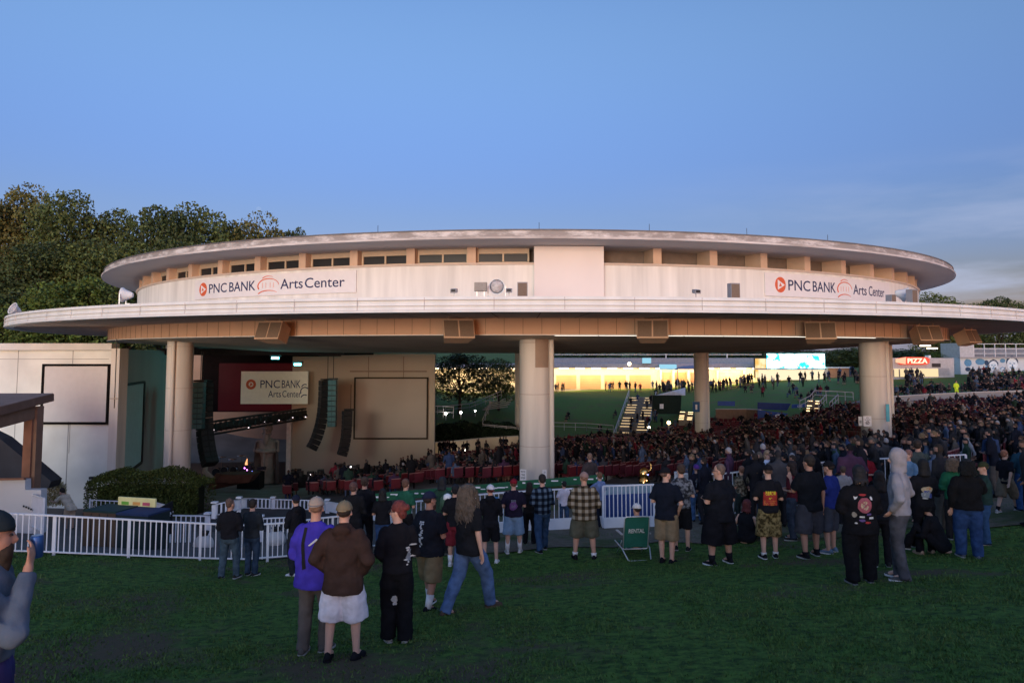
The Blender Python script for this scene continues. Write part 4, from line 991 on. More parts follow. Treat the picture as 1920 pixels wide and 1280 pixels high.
# ---------------- far concession building ----------------
Dc = 135.0
cb = thing0('concession_building', 'long low concession building with brightly lit shutters across the far lawn', 'building')
M_shut = mat('shutter_orange', (.62, .36, .20), .7, .06, .6); M_facade = mat('facade_cream', (.70, .62, .48), .7, .06)
def rect(mb, x0, x1, y0, y1, D, th=.3, mi=0):
    a, b = xat(x0, D), xat(x1, D); z0, z1 = zat(y1, D), zat(y0, D); return mb.box(((a+b)/2, D+th/2, (z0+z1)/2), (b-a, th, z1-z0), None, mi)
rect(MB(), 790, 1560, 688, 746, Dc, .5).build('wall', M_facade, cb)
rect(MB(), 1000, 1425, 671, 684, Dc+6, 2).build('roof_parapet', mat('parapet_bluegrey', (.34, .38, .42), .7), cb)
b0 = MB(); a, b = xat(780, Dc-3), xat(1470, Dc-3); b0.box(((a+b)/2, Dc-1.4, zat(685.5, Dc-3)), (b-a, 5, .75)); b0.build('eave', mat('eave_grey', (.45, .46, .48), .7), cb)
b0 = MB(); a, b = xat(1040, Dc+12), xat(1430, Dc+12); b0.box(((a+b)/2, Dc+12, zat(664.5, Dc+12)), (b-a, .3, .12))
for px in (1250, 1365): b0.box((xat(px, Dc+12), Dc+12, zat(670, Dc+12)), (.2, .2, 1.4))
b0.build('roof_rail', M_white, cb)
for i, (x0, x1) in enumerate(((1043, 1081), (1088, 1127), (1134, 1174), (1181, 1221))):
    sh_ = MB(); rect(sh_, x0, x1, 703, 729, Dc-.12, .1)
    for k_ in range(8): rect(sh_, x0, x1, 703+k_*3.2, 703.4+k_*3.2, Dc-.14, .02, 1)
    sh_.build('shutter', [M_shut, mat('shutter_line', (.45, .25, .13), .8)], cb)
rect(MB(), 1000, 1180, 733, 741, Dc-2, .4).build('low_brick_wall', mat('brick_brown', (.20, .11, .07), .9), cb)
# under-eave strip lamps: visible tubes plus their light
ls = MB(); x0, x1 = xat(800, Dc-1), xat(1465, Dc-1); n_ = 22
for i in range(n_): x = x0+(x1-x0)*(i+.5)/n_; ls.box((x, Dc-1.6, zat(690.5, Dc-1.6)), (1.6, .25, .16))
ls.build('strip_lamp', emis('strip_warm', (1, .80, .52), 12), cb)
for i in range(5):
    L = bpy.data.lights.new('eave_light', 'AREA'); L.shape = 'RECTANGLE'; L.size = 12; L.size_y = .5; L.energy = 300; L.color = (1, .70, .36)
    o = bpy.data.objects.new('eave_light', L); COL.objects.link(o); x = x0+(x1-x0)*(i+.5)/5; o.location = (x, Dc-2.4, zat(692, Dc-2)); o.rotation_euler = (R_(38), 0, 0)
# columns/openings to the right part
for px in (1238, 1262, 1290, 1345, 1395, 1420): rect(MB(), px, px+4, 694, 732, Dc-.8, .4).build('pillar', M_facade, cb)
for x0_, x1_, c in ((1243, 1259, (.7, .35, .2)), (1267, 1288, (.55, .3, .15)), (1350, 1390, (.75, .6, .4)), (1296, 1318, (.5, .2, .12))):
    rect(MB(), x0_, x1_, 698, 716, Dc-.2, .12).build('service_window', mat('win%d' % x0_, c, .6), cb)
for x0_, x1_, y0, y1, lab in ((1206, 1222, 671, 681, 'small pale blue lit sign box on the concession roof'), (1238, 1270, 683, 692, 'pale blue lit sign on the concession eave')):
    o = thing0('lit_sign', lab, 'sign'); rect(MB(), x0_, x1_, y0, y1, Dc-5, .4).build('sign_face', emis('sign_cyan', (.35, .75, .95), .9), o); rect(MB(), x0_-.6, x1_+.6, y0-.6, y1+.6, Dc-4.5, .3).build('sign_case', M_grey, o)
# tent canopy
tn = thing0('canopy_tent', 'grey peaked canopy over the crowd by the concession building', 'tent')
a, b, c, d = at(1268, 692, 128), at(1320, 692, 128), at(1318, 684, 130), at(1285, 686, 130)
MB().prism([a, b, c, d], (0, 4, 0)).build('tent_cloth', mat('tent_grey', (.25, .27, .36), .8), tn)
MB().bar(a+Vector((.2, 0, 0)), a+Vector((.2, 0, -3.2)), .12).build('tent_pole', M_grey, tn); MB().bar(b-Vector((.2, 0, 0)), b-Vector((.2, 0, 3.2)), .12).build('tent_pole', M_grey, tn)
# bright video screens
def led(x0, x1, y0, y1, D, lab, strength, c1, c2, sc_=.75):
    m = bpy.data.materials.new('screen_image'); m.use_nodes = True; n = m.node_tree.nodes; l = m.node_tree.links; b = n['Principled BSDF']; b.inputs['Base Color'].default_value = (.02, .02, .02, 1)
    tc = n.new('ShaderNodeTexCoord'); z = n.new('ShaderNodeTexNoise'); z.inputs['Scale'].default_value = sc_; z.inputs['Detail'].default_value = 6; l.new(tc.outputs['Object'], z.inputs['Vector'])
    r = n.new('ShaderNodeValToRGB'); r.color_ramp.elements[0].position = .44; r.color_ramp.elements[0].color = (*c1, 1); r.color_ramp.elements[1].position = .56; r.color_ramp.elements[1].color = (*c2, 1)
    l.new(z.outputs['Fac'], r.inputs[0]); l.new(r.outputs[0], b.inputs['Emission Color']); b.inputs['Emission Strength'].default_value = strength*.354
    o = thing0('video_screen', lab, 'screen'); rect(MB(), x0, x1, y0, y1, D, .3).build('screen_face', m, o); rect(MB(), x0-1, x1+1, y0-.8, y1+.8, D+.32, .8).build('screen_case', M_dark, o)
led(1441, 1549, 663, 691, 125, 'large bright cyan and white video screen across the lawn', 8.0, (0, .16, .24), (.45, 1, 1))
led(1419, 1438, 672, 708, 125, 'narrow yellow lit poster screen left of the cyan screen', 1.1, (.9, .5, .1), (1, .85, .5), .8)
bb2 = thing0('bar_stand', 'brightly lit bar stand below the cyan video screen', 'kiosk')
rect(MB(), 1425, 1548, 693, 712, 124.6, .4).build('bar_front', emis('bar_lit', (1, .80, .52), 1.15), bb2); rect(MB(), 1420, 1552, 690.6, 692.6, 124, 1.4).build('bar_roof', M_grey, bb2)
rb = thing0('brick_stand', 'low orange lit brick stand right of the bar', 'kiosk'); rect(MB(), 1556, 1600, 690, 708, 122, .5).build('stand_wall', mat('brick_or', (.55, .27, .14), .8), rb); rect(MB(), 1554, 1602, 688, 690, 121.6, 1).build('stand_roof', M_white, rb)
# food stand with lit name board
fs_ = thing0('food_stand', 'grey white food stand with glowing red name board right of the right column', 'food stand')
Dp = 106
rect(MB(), 1640, 1792, 671, 712, Dp, 3).build('wall', mat('stand_wall', (.42, .41, .42), .7), fs_)
rect(MB(), 1660, 1762, 691, 706, Dp-.1, .08).build('counter_opening', emis('counter_glow', (1, .76, .42), 1.0), fs_)
for x0_, x1_ in ((1669, 1679), (1700, 1703), (1722, 1725), (1688, 1690)): rect(MB(), x0_, x1_, 692, 706, Dp-.2, .08).build('counter_post', mat('cp', (.3, .25, .2), .7), fs_)
rect(MB(), 1762, 1783, 690, 703, Dp-.1, .08).build('shutter', M_grey, fs_)
rect(MB(), 1751, 1767, 681, 688, Dp-.1, .08).build('window', M_glass, fs_)
rect(MB(), 1662, 1674, 680, 688, Dp-.12, .08).build('menu_board', emis('menu_white', (1, .85, .85), 1.0), fs_)
for px in (1668, 1745): rect(MB(), px, px+4, 666, 671, Dp+1, 1).build('roof_vent', M_white, fs_)
ps = thing0('pizza_sign', 'glowing red and white name board on the food stand', 'sign')
y0, y1 = 669.5, 683
pts = [at(x, y, Dp-.5) for x, y in ((1684, y1-3), (1690, y1), (1738, y1), (1743, y1-3), (1743, y0+3), (1738, y0), (1700, y0-.5), (1684, y0+2))]
MB().prism(pts, (0, .3, 0)).build('sign_face', emis('sign_red', (1, .06, .02), 1.1), ps)
pts = [at(x, y, Dp-.55) for x, y in ((1681, y1-3.5), (1698, y1-.5), (1699, y0), (1681, y0+3))]
MB().prism(pts, (0, .3, 0)).build('sign_end', emis('sign_cream', (1, .6, .35), 1.0), ps)
org = at(1702, y1-2.5, Dp-.56); pmz = plane_map(org, (1, 0, 0), (0, 0, 1))
word_on(ps, pmz, 'PIZZA', 0, xat(1739, Dp)-xat(1702, Dp), 0, zat(671.8, Dp)-zat(680.8, Dp), emis('letter_glow', (1, .80, .55), 1.6), .02, .02)
# mural building
mu = thing0('mural_building', 'white building with rail terrace and blue painted mural at the right edge', 'building')
Dm = 112; rect(MB(), 1804, 2100, 671, 712, Dm, 2).build('mural_wall', mat('mural_ground', (.50, .56, .62), .7, .05), mu)
rect(MB(), 1804, 1830, 643, 671, Dm+.3, 5).build('stair_block', mat('block_white', (.42, .43, .45), .7), mu)
rect(MB(), 1830, 2100, 652, 671, Dm+3, 1).build('upper_wall', mat('upper_grey', (.20, .22, .25), .8), mu)
rl = MB()
for y in (644, 653, 662): rect(rl, 1828, 2100, y, y+1.1, Dm+.4, .15)
for i in range(14): rect(rl, 1830+i*20, 1831.2+i*20, 644, 671, Dm+.35, .12)
rl.build('terrace_rail', mat('rail_white', (.55, .57, .6), .6), mu)
rect(MB(), 1804, 2100, 669, 671.5, Dm-.4, .5).build('terrace_edge', M_grey, mu)
M_mb, M_md, M_ml = mat('mural_blue', (.10, .25, .42), .8), mat('mural_dark', (.03, .06, .12), .8), mat('mural_light', (.62, .72, .80), .8)
def disc(cx, cy, rx, ry, mt_, off, nm='mural_shape', n=20):
    c = at(cx, cy, Dm-off); return MB().prism([c+Vector((rx/1400*Dm*math.cos(i*2*math.pi/n)*(1+.22*noise.noise(Vector((cx, i*.9, ry)))), 0, ry/1400*Dm*math.sin(i*2*math.pi/n)*(1+.22*noise.noise(Vector((cy, i*.7, rx)))))) for i in range(n)][::-1], (0, .02, 0)).build(nm, mt_, mu)
for cx, cy, s_ in ((1863, 686, 1.0), (1898, 683, 1.25), (1880, 694, .5), (1935, 686, 1.1)):
    disc(cx, cy-4*s_, 9*s_, 8*s_, M_md if s_ > .6 else M_mb, .05); disc(cx, cy, 8*s_, 9.5*s_, M_ml, .09)
    for sg in (-1, 1): disc(cx+sg*3*s_, cy-1.5*s_, 1.7*s_, .8*s_, M_mb, .13)
    disc(cx, cy+4.5*s_, 3.6*s_, 1.0*s_, M_mb, .13); disc(cx+.5*s_, cy+1.2*s_, .8*s_, 1.6*s_, M_mb, .125)
for cx, cy, rx, ry, m_ in ((1815, 680, 7, 7, M_mb), (1838, 678, 9, 6, M_mb), (1851, 692, 4, 7, M_mb), (1919, 700, 6, 6, M_mb), (1815, 692, 5, 4, M_md), (1880, 676, 5, 4, M_mb), (1850, 680, 4, 5, M_md)): disc(cx, cy, rx, ry, m_, .045)
# light poles/stage cabinet at right of roof
# ---------------- walls and railings of the bowl ----------------
def bwall(name, pts, h_, label, m=M_cream, th=.25, cap=True):
    """pts: (px, depth, row of the foot)"""
    P = [at(a, r, d) for a, d, r in pts]; o = thing(name, label, 'wall', P[0]); mb = MB(); cp = MB()
    for i, (a, b) in enumerate(zip(P, P[1:])):
        a = a-P[0]; b = b-P[0]; d_ = (b-a).normalized(); nr = Vector((-d_.y, d_.x, 0)).normalized()
        h0 = h_ if not isinstance(h_, list) else h_[i]; h1 = h_ if not isinstance(h_, list) else h_[i+1]; e = Vector((0, 0, -.6))
        mb.add([a+e, b+e, b+nr*th+e, a+nr*th+e, a+Vector((0, 0, h0)), b+Vector((0, 0, h1)), b+nr*th+Vector((0, 0, h1)), a+nr*th+Vector((0, 0, h0))], [(3, 2, 1, 0), (4, 5, 6, 7), (0, 1, 5, 4), (1, 2, 6, 5), (2, 3, 7, 6), (3, 0, 4, 7)])
        if cap: cp.bar(a+nr*th/2+Vector((0, 0, h0+.04)), b+nr*th/2+Vector((0, 0, h1+.04)), th+.1, .08)
    mb.build('wall_face', m, o)
    if cap: cp.build('coping', mat('coping_pale', (.50, .46, .42), .8), o)
    return o
M_bw = mat('bowl_wall', (.66, .55, .40), .85, .1, .4)  # brighter warm tone, with the wall lamps' light put into the colour
M_gw = mat('grey_retaining_wall', (.30, .28, .27), .9, .12, .25, streak=1)
bwall('curved_wall', [(812, 84, 868), (860, 85, 862), (910, 86, 858), (972, 86, 856)], [2.2, 2.1, 2.2, 2.3], 'cream curved wall with lamps at the back of the red seats', M_bw)
bwall('retaining_wall', [(1655, 81.5, 765), (1750, 82, 760), (1840, 82, 757), (1930, 82, 754), (2300, 82, 748)], [1.15, 1.2, 1.25, 1.25, 1.25], 'long grey concrete retaining wall below the right lawn', M_gw)
bwall('retaining_wall', [(1342, 93, 781), (1400, 91, 786), (1424, 89, 788)], [.9, 1.2, 1.2], 'short brown retaining wall left of the blue banners', mat('brown_rw', (.20, .13, .10), .9))
bwall('parapet', [(1037, 70, 846), (1070, 67, 852), (1092, 64, 860), (1118, 62, 870)], .45, 'cream parapet dropping between seat blocks right of the middle column', M_bw)
bwall('parapet', [(1112, 50, 868), (1148, 47, 872), (1156, 44, 884), (1148, 41, 896), (1130, 38, 905)], .42, 'curved cream parapet near the golden prop', M_bw)
bwall('parapet', [(905, 60, 868), (935, 56, 872), (962, 52, 884)], .35, 'pale parapet slanting down left of the middle column', M_bw)
# ledges for banners
def sheet(name, pts, th, m, label, cat, word=None):
    P = [at(*p) for p in pts]; o = thing(name, label, cat, P[0]); Q = [p-P[0] for p in P]
    MB().prism(Q, (0, th, 0)).build('banner_face', m, o)
    if word:
        s_, x0, x1, y0, hgt, D = word; org = at(x0, y0, D)-P[0]; wv = at(x1, y0, D)-at(x0, y0, D)
        word_on(o, plane_map(org, wv, (0, 0, 1)), s_, 0, wv.length, 0, hgt, M_signw, .01)
    return o
M_blue = mat('banner_blue', (.03, .07, .25), .6, .1)
sheet('blue_banner', [(1421, 786.5, 88), (1463, 786, 87), (1478, 775, 87), (1421, 768, 88)], .15, M_blue, 'large blue sponsor banner on the seating wall', 'banner', ('citi', 1454, 1465, 781.5, .42, 86.7))
sheet('blue_banner', [(1485, 765, 90), (1513, 763, 90), (1513, 757, 90), (1485, 758, 90)], .15, M_blue, 'small blue sponsor banner beside the lit steps', 'banner', ('citi', 1495, 1504, 763, .3, 89.8))
sheet('blue_banner', [(1421, 767, 93), (1476, 769, 93), (1483, 756, 93), (1421, 754, 93)], .15, mat('banner_deepblue', (.015, .03, .12), .6), 'dark blue banner rising behind the large blue banner', 'banner')
sheet('blue_banner', [(1346, 760, 96), (1378, 761, 96), (1378, 752, 96), (1346, 752, 96)], .15, M_blue, 'blue and white board at the lawn edge right of the back column', 'banner')
sheet('section_sign', [(1299, 772, 84), (1312, 772, 84), (1312, 753, 84), (1299, 753, 84)], .1, mat('section_blue', (.02, .10, .25), .6), 'blue section marker with the number one left of the back column', 'sign', ('1', 1304, 1307.5, 767.5, .55, 83.8))
sheet('booth_wall', [(1224, 776, 104), (1276, 776, 104), (1278, 741, 104), (1224, 741, 104)], .8, mat('booth_green', (.012, .022, .014), .9), 'dark green booth wall right of the lit staircase', 'booth')
sheet('booth_notice', [(1237, 766, 103.7), (1244, 766, 103.7), (1244, 757, 103.7), (1237, 757, 103.7)], .05, M_signw, 'white notice on the dark green booth wall', 'sign')
sheet('white_canopy', [(1230, 741, 106), (1285, 741, 106), (1285, 727, 107), (1262, 733, 106)], .5, mat('canopy_w', (.55, .58, .62), .7), 'white sloping canopy roof above the dark green booth', 'canopy')
# right column signs and middle column notices
def notice(px0, px1, py0, py1, d, label, lines, yaw=0):
    p = at((px0+px1)/2, py1, d); w_, h_ = (px1-px0)/1400*d, (py1-py0)/1400*d; o = thing('notice', label, 'sign', p, R_(yaw), 'paper notices on the columns')
    MB().box((0, 0, h_/2), (w_, .02, h_)).build('notice_board', M_signw, o)
    for s_, y, hh_, wf in lines: word_on(o, plane_map((0, -.011, 0), (1, 0, 0), (0, 0, 1)), s_, -w_*wf/2, w_*wf/2, h_*y, h_*hh_, M_dark, .01, .003)
notice(975, 987, 880, 901, 33.9, 'white notice with three dark words on the left face of the middle column', [('NOTE', .72, .15, .7), ('THE', .45, .15, .6), ('STEP', .18, .15, .7)], -25)
notice(1017, 1025, 881, 902, 33.9, 'white notice on the right face of the middle column', [('O', .7, .16, .4)], 15)
notice(1619.5, 1634, 780, 799, 44.0, 'white no smoking notice on the right column', [('O', .78, .12, .3), ('NOTICE', .58, .12, .7)], -8)
notice(1610.5, 1617, 781, 798, 44.2, 'narrow pale notice left of the no smoking notice on the right column', [('III', .3, .3, .5)], -35)
p = at(1626.5, 792, 43.95); vs, fs = arc_band(0, 0, .09, .025, 0, 360, 20, None, .004); pmn = plane_map((0, 0, 0), (1, 0, 0), (0, 0, 1))
o = thing('no_smoking_symbol', 'small ring with a slash on the right column notice', 'sign', p+Vector((0, -.02, 0)), R_(-8)); MB().add([pmn(v) for v in vs], fs).bar((-.06, -.002, -.06), (.06, -.002, .06), .006, .02).build('symbol', M_dark, o)
# teal banner at right column
bt = thing('column_banner', 'narrow light blue vertical banner on the right side of the right column', 'banner', at(1665, 790, 43.5)); MB().box((0, 0, .5), (.2, .04, 1.0)).build('banner_cloth', mat('banner_cyan', (.10, .42, .52), .6), bt)
# ---------------- stairs ----------------
def stairs(label, px0, py0, d0, px1, py1, d1, w_, n, lit=True, group='lit stairways of the bowl', rails=True, ls=8):
    a, b = at(px0, py0, d0), at(px1, py1, d1); o = thing('stairway', label, 'stairs', a, 0, group); v = b-a; f_ = Vector((v.x, v.y, 0)).normalized(); r_ = Vector((f_.y, -f_.x, 0)); ang = math.atan2(f_.y, f_.x)-math.pi/2
    run = Vector((v.x, v.y, 0)).length/n; rise = v.z/n
    for i in range(n):
        c = f_*run*(i+.5)+Vector((0, 0, rise*(i+.5)-.3)); s_ = MB().box(c, (w_, run, rise+.6), (0, 0, ang)).build('step', mat('step_concrete', (.20, .17, .14), .9), o)
        if lit:
            for sg in (-1, 1):
                if (i*7+sg) % 5 == 0: continue
                e = f_*(run*i-.03)+Vector((0, 0, rise*(i+.75)))+r_*sg*w_*.30; MB().box(e, (w_*.36, .04, rise*.25), (0, 0, ang)).build('step_light', emis('steplight%d' % ls, (1, .70, .36), ls), s_)
    if rails:
        for sg in (-1, 1):
            m_ = MB(); e = r_*sg*(w_/2+.15); m_.bar(e+Vector((0, 0, 1)), e+v+Vector((0, 0, 1)), .1)
            for i in range(8): q = e+v*(i/7); m_.bar(q, q+Vector((0, 0, 1)), .07)
            m_.bar(e+Vector((0, 0, .5)), e+v+Vector((0, 0, .5)), .05); m_.build('handrail', mat('stair_rail', (.5, .48, .46), .6), o)
stairs('wide lit staircase climbing the far bowl right of the middle column', 1182, 826, 97, 1205, 744, 117, 3.9, 16, ls=1.2)
stairs('short bright orange steps below the green booth', 1285, 788, 90, 1288, 771, 92, 1.6, 5, ls=4, rails=False)
stairs('short bright orange steps right of the small blue banner', 1524, 773, 84, 1527, 750, 87, 1.4, 5, ls=4, rails=False)
# railings
def rail(pts, h_, label):
    P = [at(*p) for p in pts]; o = thing('railing', label, 'railing', P[0], 0, 'white railings of the bowl'); mb = MB(); up = Vector((0, 0, h_))
    for a, b in zip(P, P[1:]):
        a = a-P[0]; b = b-P[0]; mb.bar(a+up, b+up, .07); mb.bar(a+up*.5, b+up*.5, .05); n = max(2, int((b-a).length/1.2))
        for i in range(n+1): q = a.lerp(b, i/n); mb.bar(q, q+up, .05)
    mb.build('rail_bars', mat('rail_bone', (.42, .40, .40), .6), o)
rail([(1500, 768, 84), (1520, 758, 86), (1528, 748, 87), (1570, 750, 87), (1600, 752, 86)], 1.0, 'white railing round the stair landing left of the right column')
rail([(1535, 772, 82), (1550, 756, 85)], 1.0, 'white stair handrail right of the lit orange steps')
rail([(1556, 772, 81), (1572, 756, 84)], 1.0, 'second white stair handrail nearer the right column')
rail([(1037, 806, 99), (1100, 808, 98), (1150, 812, 97)], 1.0, 'white railing along the foot of the far lawn')
rail([(820, 776, 92), (880, 770, 96), (902, 762, 98), (940, 745, 104)], .9, 'white railing climbing the path behind the stage wall')
rail([(905, 800, 88), (920, 765, 92)], .9, 'white railing on the dark bank')
rail([(905, 800, 88), (972, 806, 86)], .3, 'low pale edge rail on the dark bank')
rail([(812, 782, 86), (850, 784, 86)], 1.3, 'white railing with lamps left on the dark bank')
# dark hedge bank behind seats (left gap)
P = [gp(815, 90), gp(900, 90), gp(975, 90)]
for p in P: p.z = zat(836, 90)
hedge('hedge', P, 2.6, 2.5, 6000, .2, leafm('bank_leaf', (.018, .035, .018)), 'dark hedge bank above the cream curved wall', 3)
P = [gp(1300, 98), gp(1340, 98)]
# bleacher lines: path steps left gap
mb = MB()
for i in range(5): a = at(905+i*4, 768-i*3.6, 103+i*1.5); b = at(952+i*3, 762-i*4.5, 103+i*1.5); mb.bar(a, b, .5, .12)
tag(mb.build('path_steps', mat('path_pale', (.5, .45, .4), .8)), 'pale stepped path on the lit bank behind the stage', kind='structure')
# path lamps
LG = mat('lamp_fix', (.3, .3, .3), .6)
def globe(px, py, d, r, label, m=None, s_=None):
    p = at(px, py, d); o = thing('path_lamp', label, 'lamp', p, 0, 'small lit lamps around the bowl'); MB().ball((0, 0, 0), r*.55, 12, 8).build('lamp_globe', m or M_wht, o, True); MB().tube([(0, .05, -r-.5), (0, .05, -r*.5)], .05, 6).build('lamp_stem', LG, o)
globe(1254, 792, 84, .34, 'warm wall lamp below the green booth', M_warm); globe(1217, 801, 92, .26, 'warm lamp at the right side of the wide staircase', M_warm); globe(1902, 766, 78, .38, 'warm glowing lamp at the right edge below the retaining wall', M_warm)
globe(836, 775, 85.5, .26, 'white lamp left on the dark bank railing'); globe(864, 773, 86.5, .24, 'cream lamp right on the dark bank railing'); globe(891, 770, 90, .16, 'small white lamp on the dark bank')
globe(841, 848, 83, .24, 'yellow lamp left on the cream curved wall', M_warm); globe(872, 845, 83.5, .26, 'bright lamp right on the cream curved wall'); globe(858, 868, 74, .20, 'warm lamp left above the red seats', M_warm); globe(872, 870, 73, .20, 'white lamp right above the red seats')
globe(957, 881, 50, .12, 'small white lamp beside the foot of the middle column'); globe(843, 868, 72, .22, 'bright white work light by the red seats'); globe(1180, 682, 128, .5, 'warm lamp on the concession roof edge', M_warm)
for px, py, lab in ((1735, 648, 'left'), (1748, 653, 'right')):
    o = thing('tube_lamp', 'lit ceiling tube under the roof right of the right column, %s one of two' % lab, 'lamp', at(px, py, 62)); MB().box((0, 0, 0), (.8, .2, .1)).build('tube', emis('tube_warm', (1, .85, .6), 6), o); MB().box((0, 0, .1), (.9, .3, .09)).build('tube_housing', M_dark, o)
o = thing('tube_lamp', 'lit ceiling tube close to the top of the right column', 'lamp', at(1668, 640, 48)); MB().box((0, 0, 0), (.6, .15, .08)).build('tube', emis('tube_warm', (1, .85, .6), 6), o); MB().box((0, 0, .08), (.7, .25, .08)).build('tube_housing', M_dark, o)
for i in range(9):
    t = 3.2+i*3.6; p = pol(C, 31.75, t, zbeam_b-.035); o = thing('tube_lamp', 'lit tube lamp in the row along the inner side of the ring beam', 'lamp', p, R_(t), 'row of lit tubes inside the ring beam')
    MB().box((0, 0, 0), (1.95, .05, .018)).build('tube', emis('tube_soft', (1, .92, .78), 2.2), o); MB().box((0, 0, .02), (1.98, .08, .02)).build('tube_housing', M_grey, o)
# faint daytime moon
mo = MB().ball(at(485, 392, 4200), 14, 16, 10).build('moon', mat('moon', (.0, .0, .0), 1, 0, 1, spec=0, emit=(.285, .43, .74), es=.354)); tag(mo, 'faint pale moon above the trees', kind='structure')
# ---------------- people ----------------
SKIN = {'a': (.50, .28, .20), 'b': (.42, .22, .15), 'c': (.58, .34, .25), 'd': (.20, .10, .06)}
def mskin(k_): return mat('skin_'+k_, SKIN[k_], .55, .06, 6, spec=.35)
CLN = [0]
def cloth(c, kind='plain', c2=None, rough=.9):
    nm = 'cloth_%s_%.3f_%.3f_%.3f' % (kind, *c)
    if nm in MATS: return MATS[nm]
    if kind == 'plain' or kind == 'denim':
        return mat(nm, c, rough, .22 if kind == 'plain' else .35, 6 if kind == 'plain' else 9, .6, coord='Object', bscale=11, spec=.08)
    m = bpy.data.materials.new(nm); m.use_nodes = True; n = m.node_tree.nodes; l = m.node_tree.links; b = n['Principled BSDF']; b.inputs['Roughness'].default_value = .9; b.inputs['Specular IOR Level'].default_value = .08
    tc = n.new('ShaderNodeTexCoord')
    if kind == 'plaid':
        s = n.new('ShaderNodeSeparateXYZ'); l.new(tc.outputs['Object'], s.inputs[0]); prev = None
        for ax, fq in (('X', 46), ('Z', 46)):
            a = n.new('ShaderNodeMath'); a.operation = 'MULTIPLY'; a.inputs[1].default_value = fq; l.new(s.outputs[ax], a.inputs[0])
            q = n.new('ShaderNodeMath'); q.operation = 'SINE'; l.new(a.outputs[0], q.inputs[0])
            w_ = n.new('ShaderNodeMapRange'); w_.inputs[1].default_value = -.3; w_.inputs[2].default_value = .3; l.new(q.outputs[0], w_.inputs[0])
            if prev: ad = n.new('ShaderNodeMath'); ad.operation = 'ADD'; l.new(prev.outputs[0], ad.inputs[0]); l.new(w_.outputs[0], ad.inputs[1]); prev = ad
            else: prev = w_
        hf = n.new('ShaderNodeMath'); hf.operation = 'MULTIPLY'; hf.inputs[1].default_value = .5; l.new(prev.outputs[0], hf.inputs[0])
        r = n.new('ShaderNodeValToRGB'); r.color_ramp.elements[0].color = (*[x*.25 for x in c], 1); r.color_ramp.elements[1].color = (*c2, 1); e = r.color_ramp.elements.new(.5); e.color = (*c, 1)
        l.new(hf.outputs[0], r.inputs[0]); l.new(r.outputs[0], b.inputs['Base Color'])
    else:  # camo
        v = n.new('ShaderNodeTexNoise'); v.inputs['Scale'].default_value = 16; l.new(tc.outputs['Object'], v.inputs['Vector']); r = n.new('ShaderNodeValToRGB'); r.color_ramp.interpolation = 'CONSTANT'
        r.color_ramp.elements[0].color = (*[x*.3 for x in c], 1); r.color_ramp.elements[1].position = .55; r.color_ramp.elements[1].color = (*c2, 1); e = r.color_ramp.elements.new(.44); e.color = (*c, 1); l.new(v.outputs['Fac'], r.inputs[0]); l.new(r.outputs[0], b.inputs['Base Color'])
    MATS[nm] = m; return m
TEX = bpy.data.textures.new('folds', 'CLOUDS'); TEX.noise_scale = .12; TEX.noise_depth = 1
TEXH = bpy.data.textures.new('curls', 'CLOUDS'); TEXH.noise_scale = .045; TEXH.noise_depth = 2
def finish(mb, name, m, parent, vox, smooth=2, disp=0.0, tex=None):
    o = mb.build(name, m, parent)
    r = o.modifiers.new('remesh', 'REMESH'); r.mode = 'VOXEL'; r.voxel_size = vox; r.use_smooth_shade = True
    if smooth: s = o.modifiers.new('smooth', 'SMOOTH'); s.factor = .5; s.iterations = smooth
    if disp: d = o.modifiers.new('folds', 'DISPLACE'); d.texture = tex or TEX; d.strength = disp; d.mid_level = .5
    return o
ARMS = {'down': ((.055, -.02, -.29), (.075, .02, -.54)), 'pocket': ((.12, -.07, -.27), (.02, .07, -.46)), 'front': ((.07, .0, -.29), (-.08, .19, -.28)), 'low': ((.06, -.01, -.29), (-.04, .14, -.44)),
        'crossed': ((.07, .06, -.28), (-.22, .19, -.22)), 'mouth': ((.06, .20, -.22), (-.13, .20, .06)), 'phone': ((.05, .10, -.27), (-.05, .33, -.10)), 'back': ((.09, -.08, -.28), (-.04, -.17, -.44)),
        'out': ((.14, .08, -.25), (.12, .30, -.30)), 'swingf': ((.06, .08, -.28), (.05, .25, -.47)), 'swingb': ((.06, -.12, -.27), (.06, -.20, -.52)), 'hug': ((.10, .14, -.20), (-.05, .36, -.16)), 'reach': ((.10, .16, -.18), (.10, .42, -.14)), 'lap': ((.06, .06, -.27), (-.04, .27, -.32)),
        'prop': ((.10, -.08, -.26), (.16, -.12, -.50))}
def V3(*a): return Vector(a)
def hand(mb, W, E, side, curl=.5, n=7):
    d = (W-E).normalized(); up = V3(0, 0, 1) if abs(d.z) < .8 else V3(0, 1, 0); s = d.cross(up).normalized(); t = s.cross(d)  # s across the palm
    mb.loft([mb.ring(W+d*q, s*a, t*b, 10) for q, a, b in ((-.01, .026, .020), (.03, .036, .017), (.075, .040, .016), (.09, .036, .013))])
    for j, (o_, L) in enumerate(((-.029, .060), (-.010, .072), (.010, .068), (.028, .052))):
        b = W+d*.085+s*o_; c1 = b+d*L*.45-t*side*L*.10*curl; c2 = c1+d*L*.3-t*side*L*.32*curl; c3 = c2+d*L*.14-t*side*L*.32*curl
        mb.tube([b-d*.02, c1, c2, c3], [.0095, .009, .008, .0065], 6, 0, True)
    b = W+d*.025-s*.028; mb.tube([b, b+d*.035-s*.022, b+d*.065-s*.026-t*.01*side], [.012, .0105, .008], 6, 0, True)
HANDS = {}
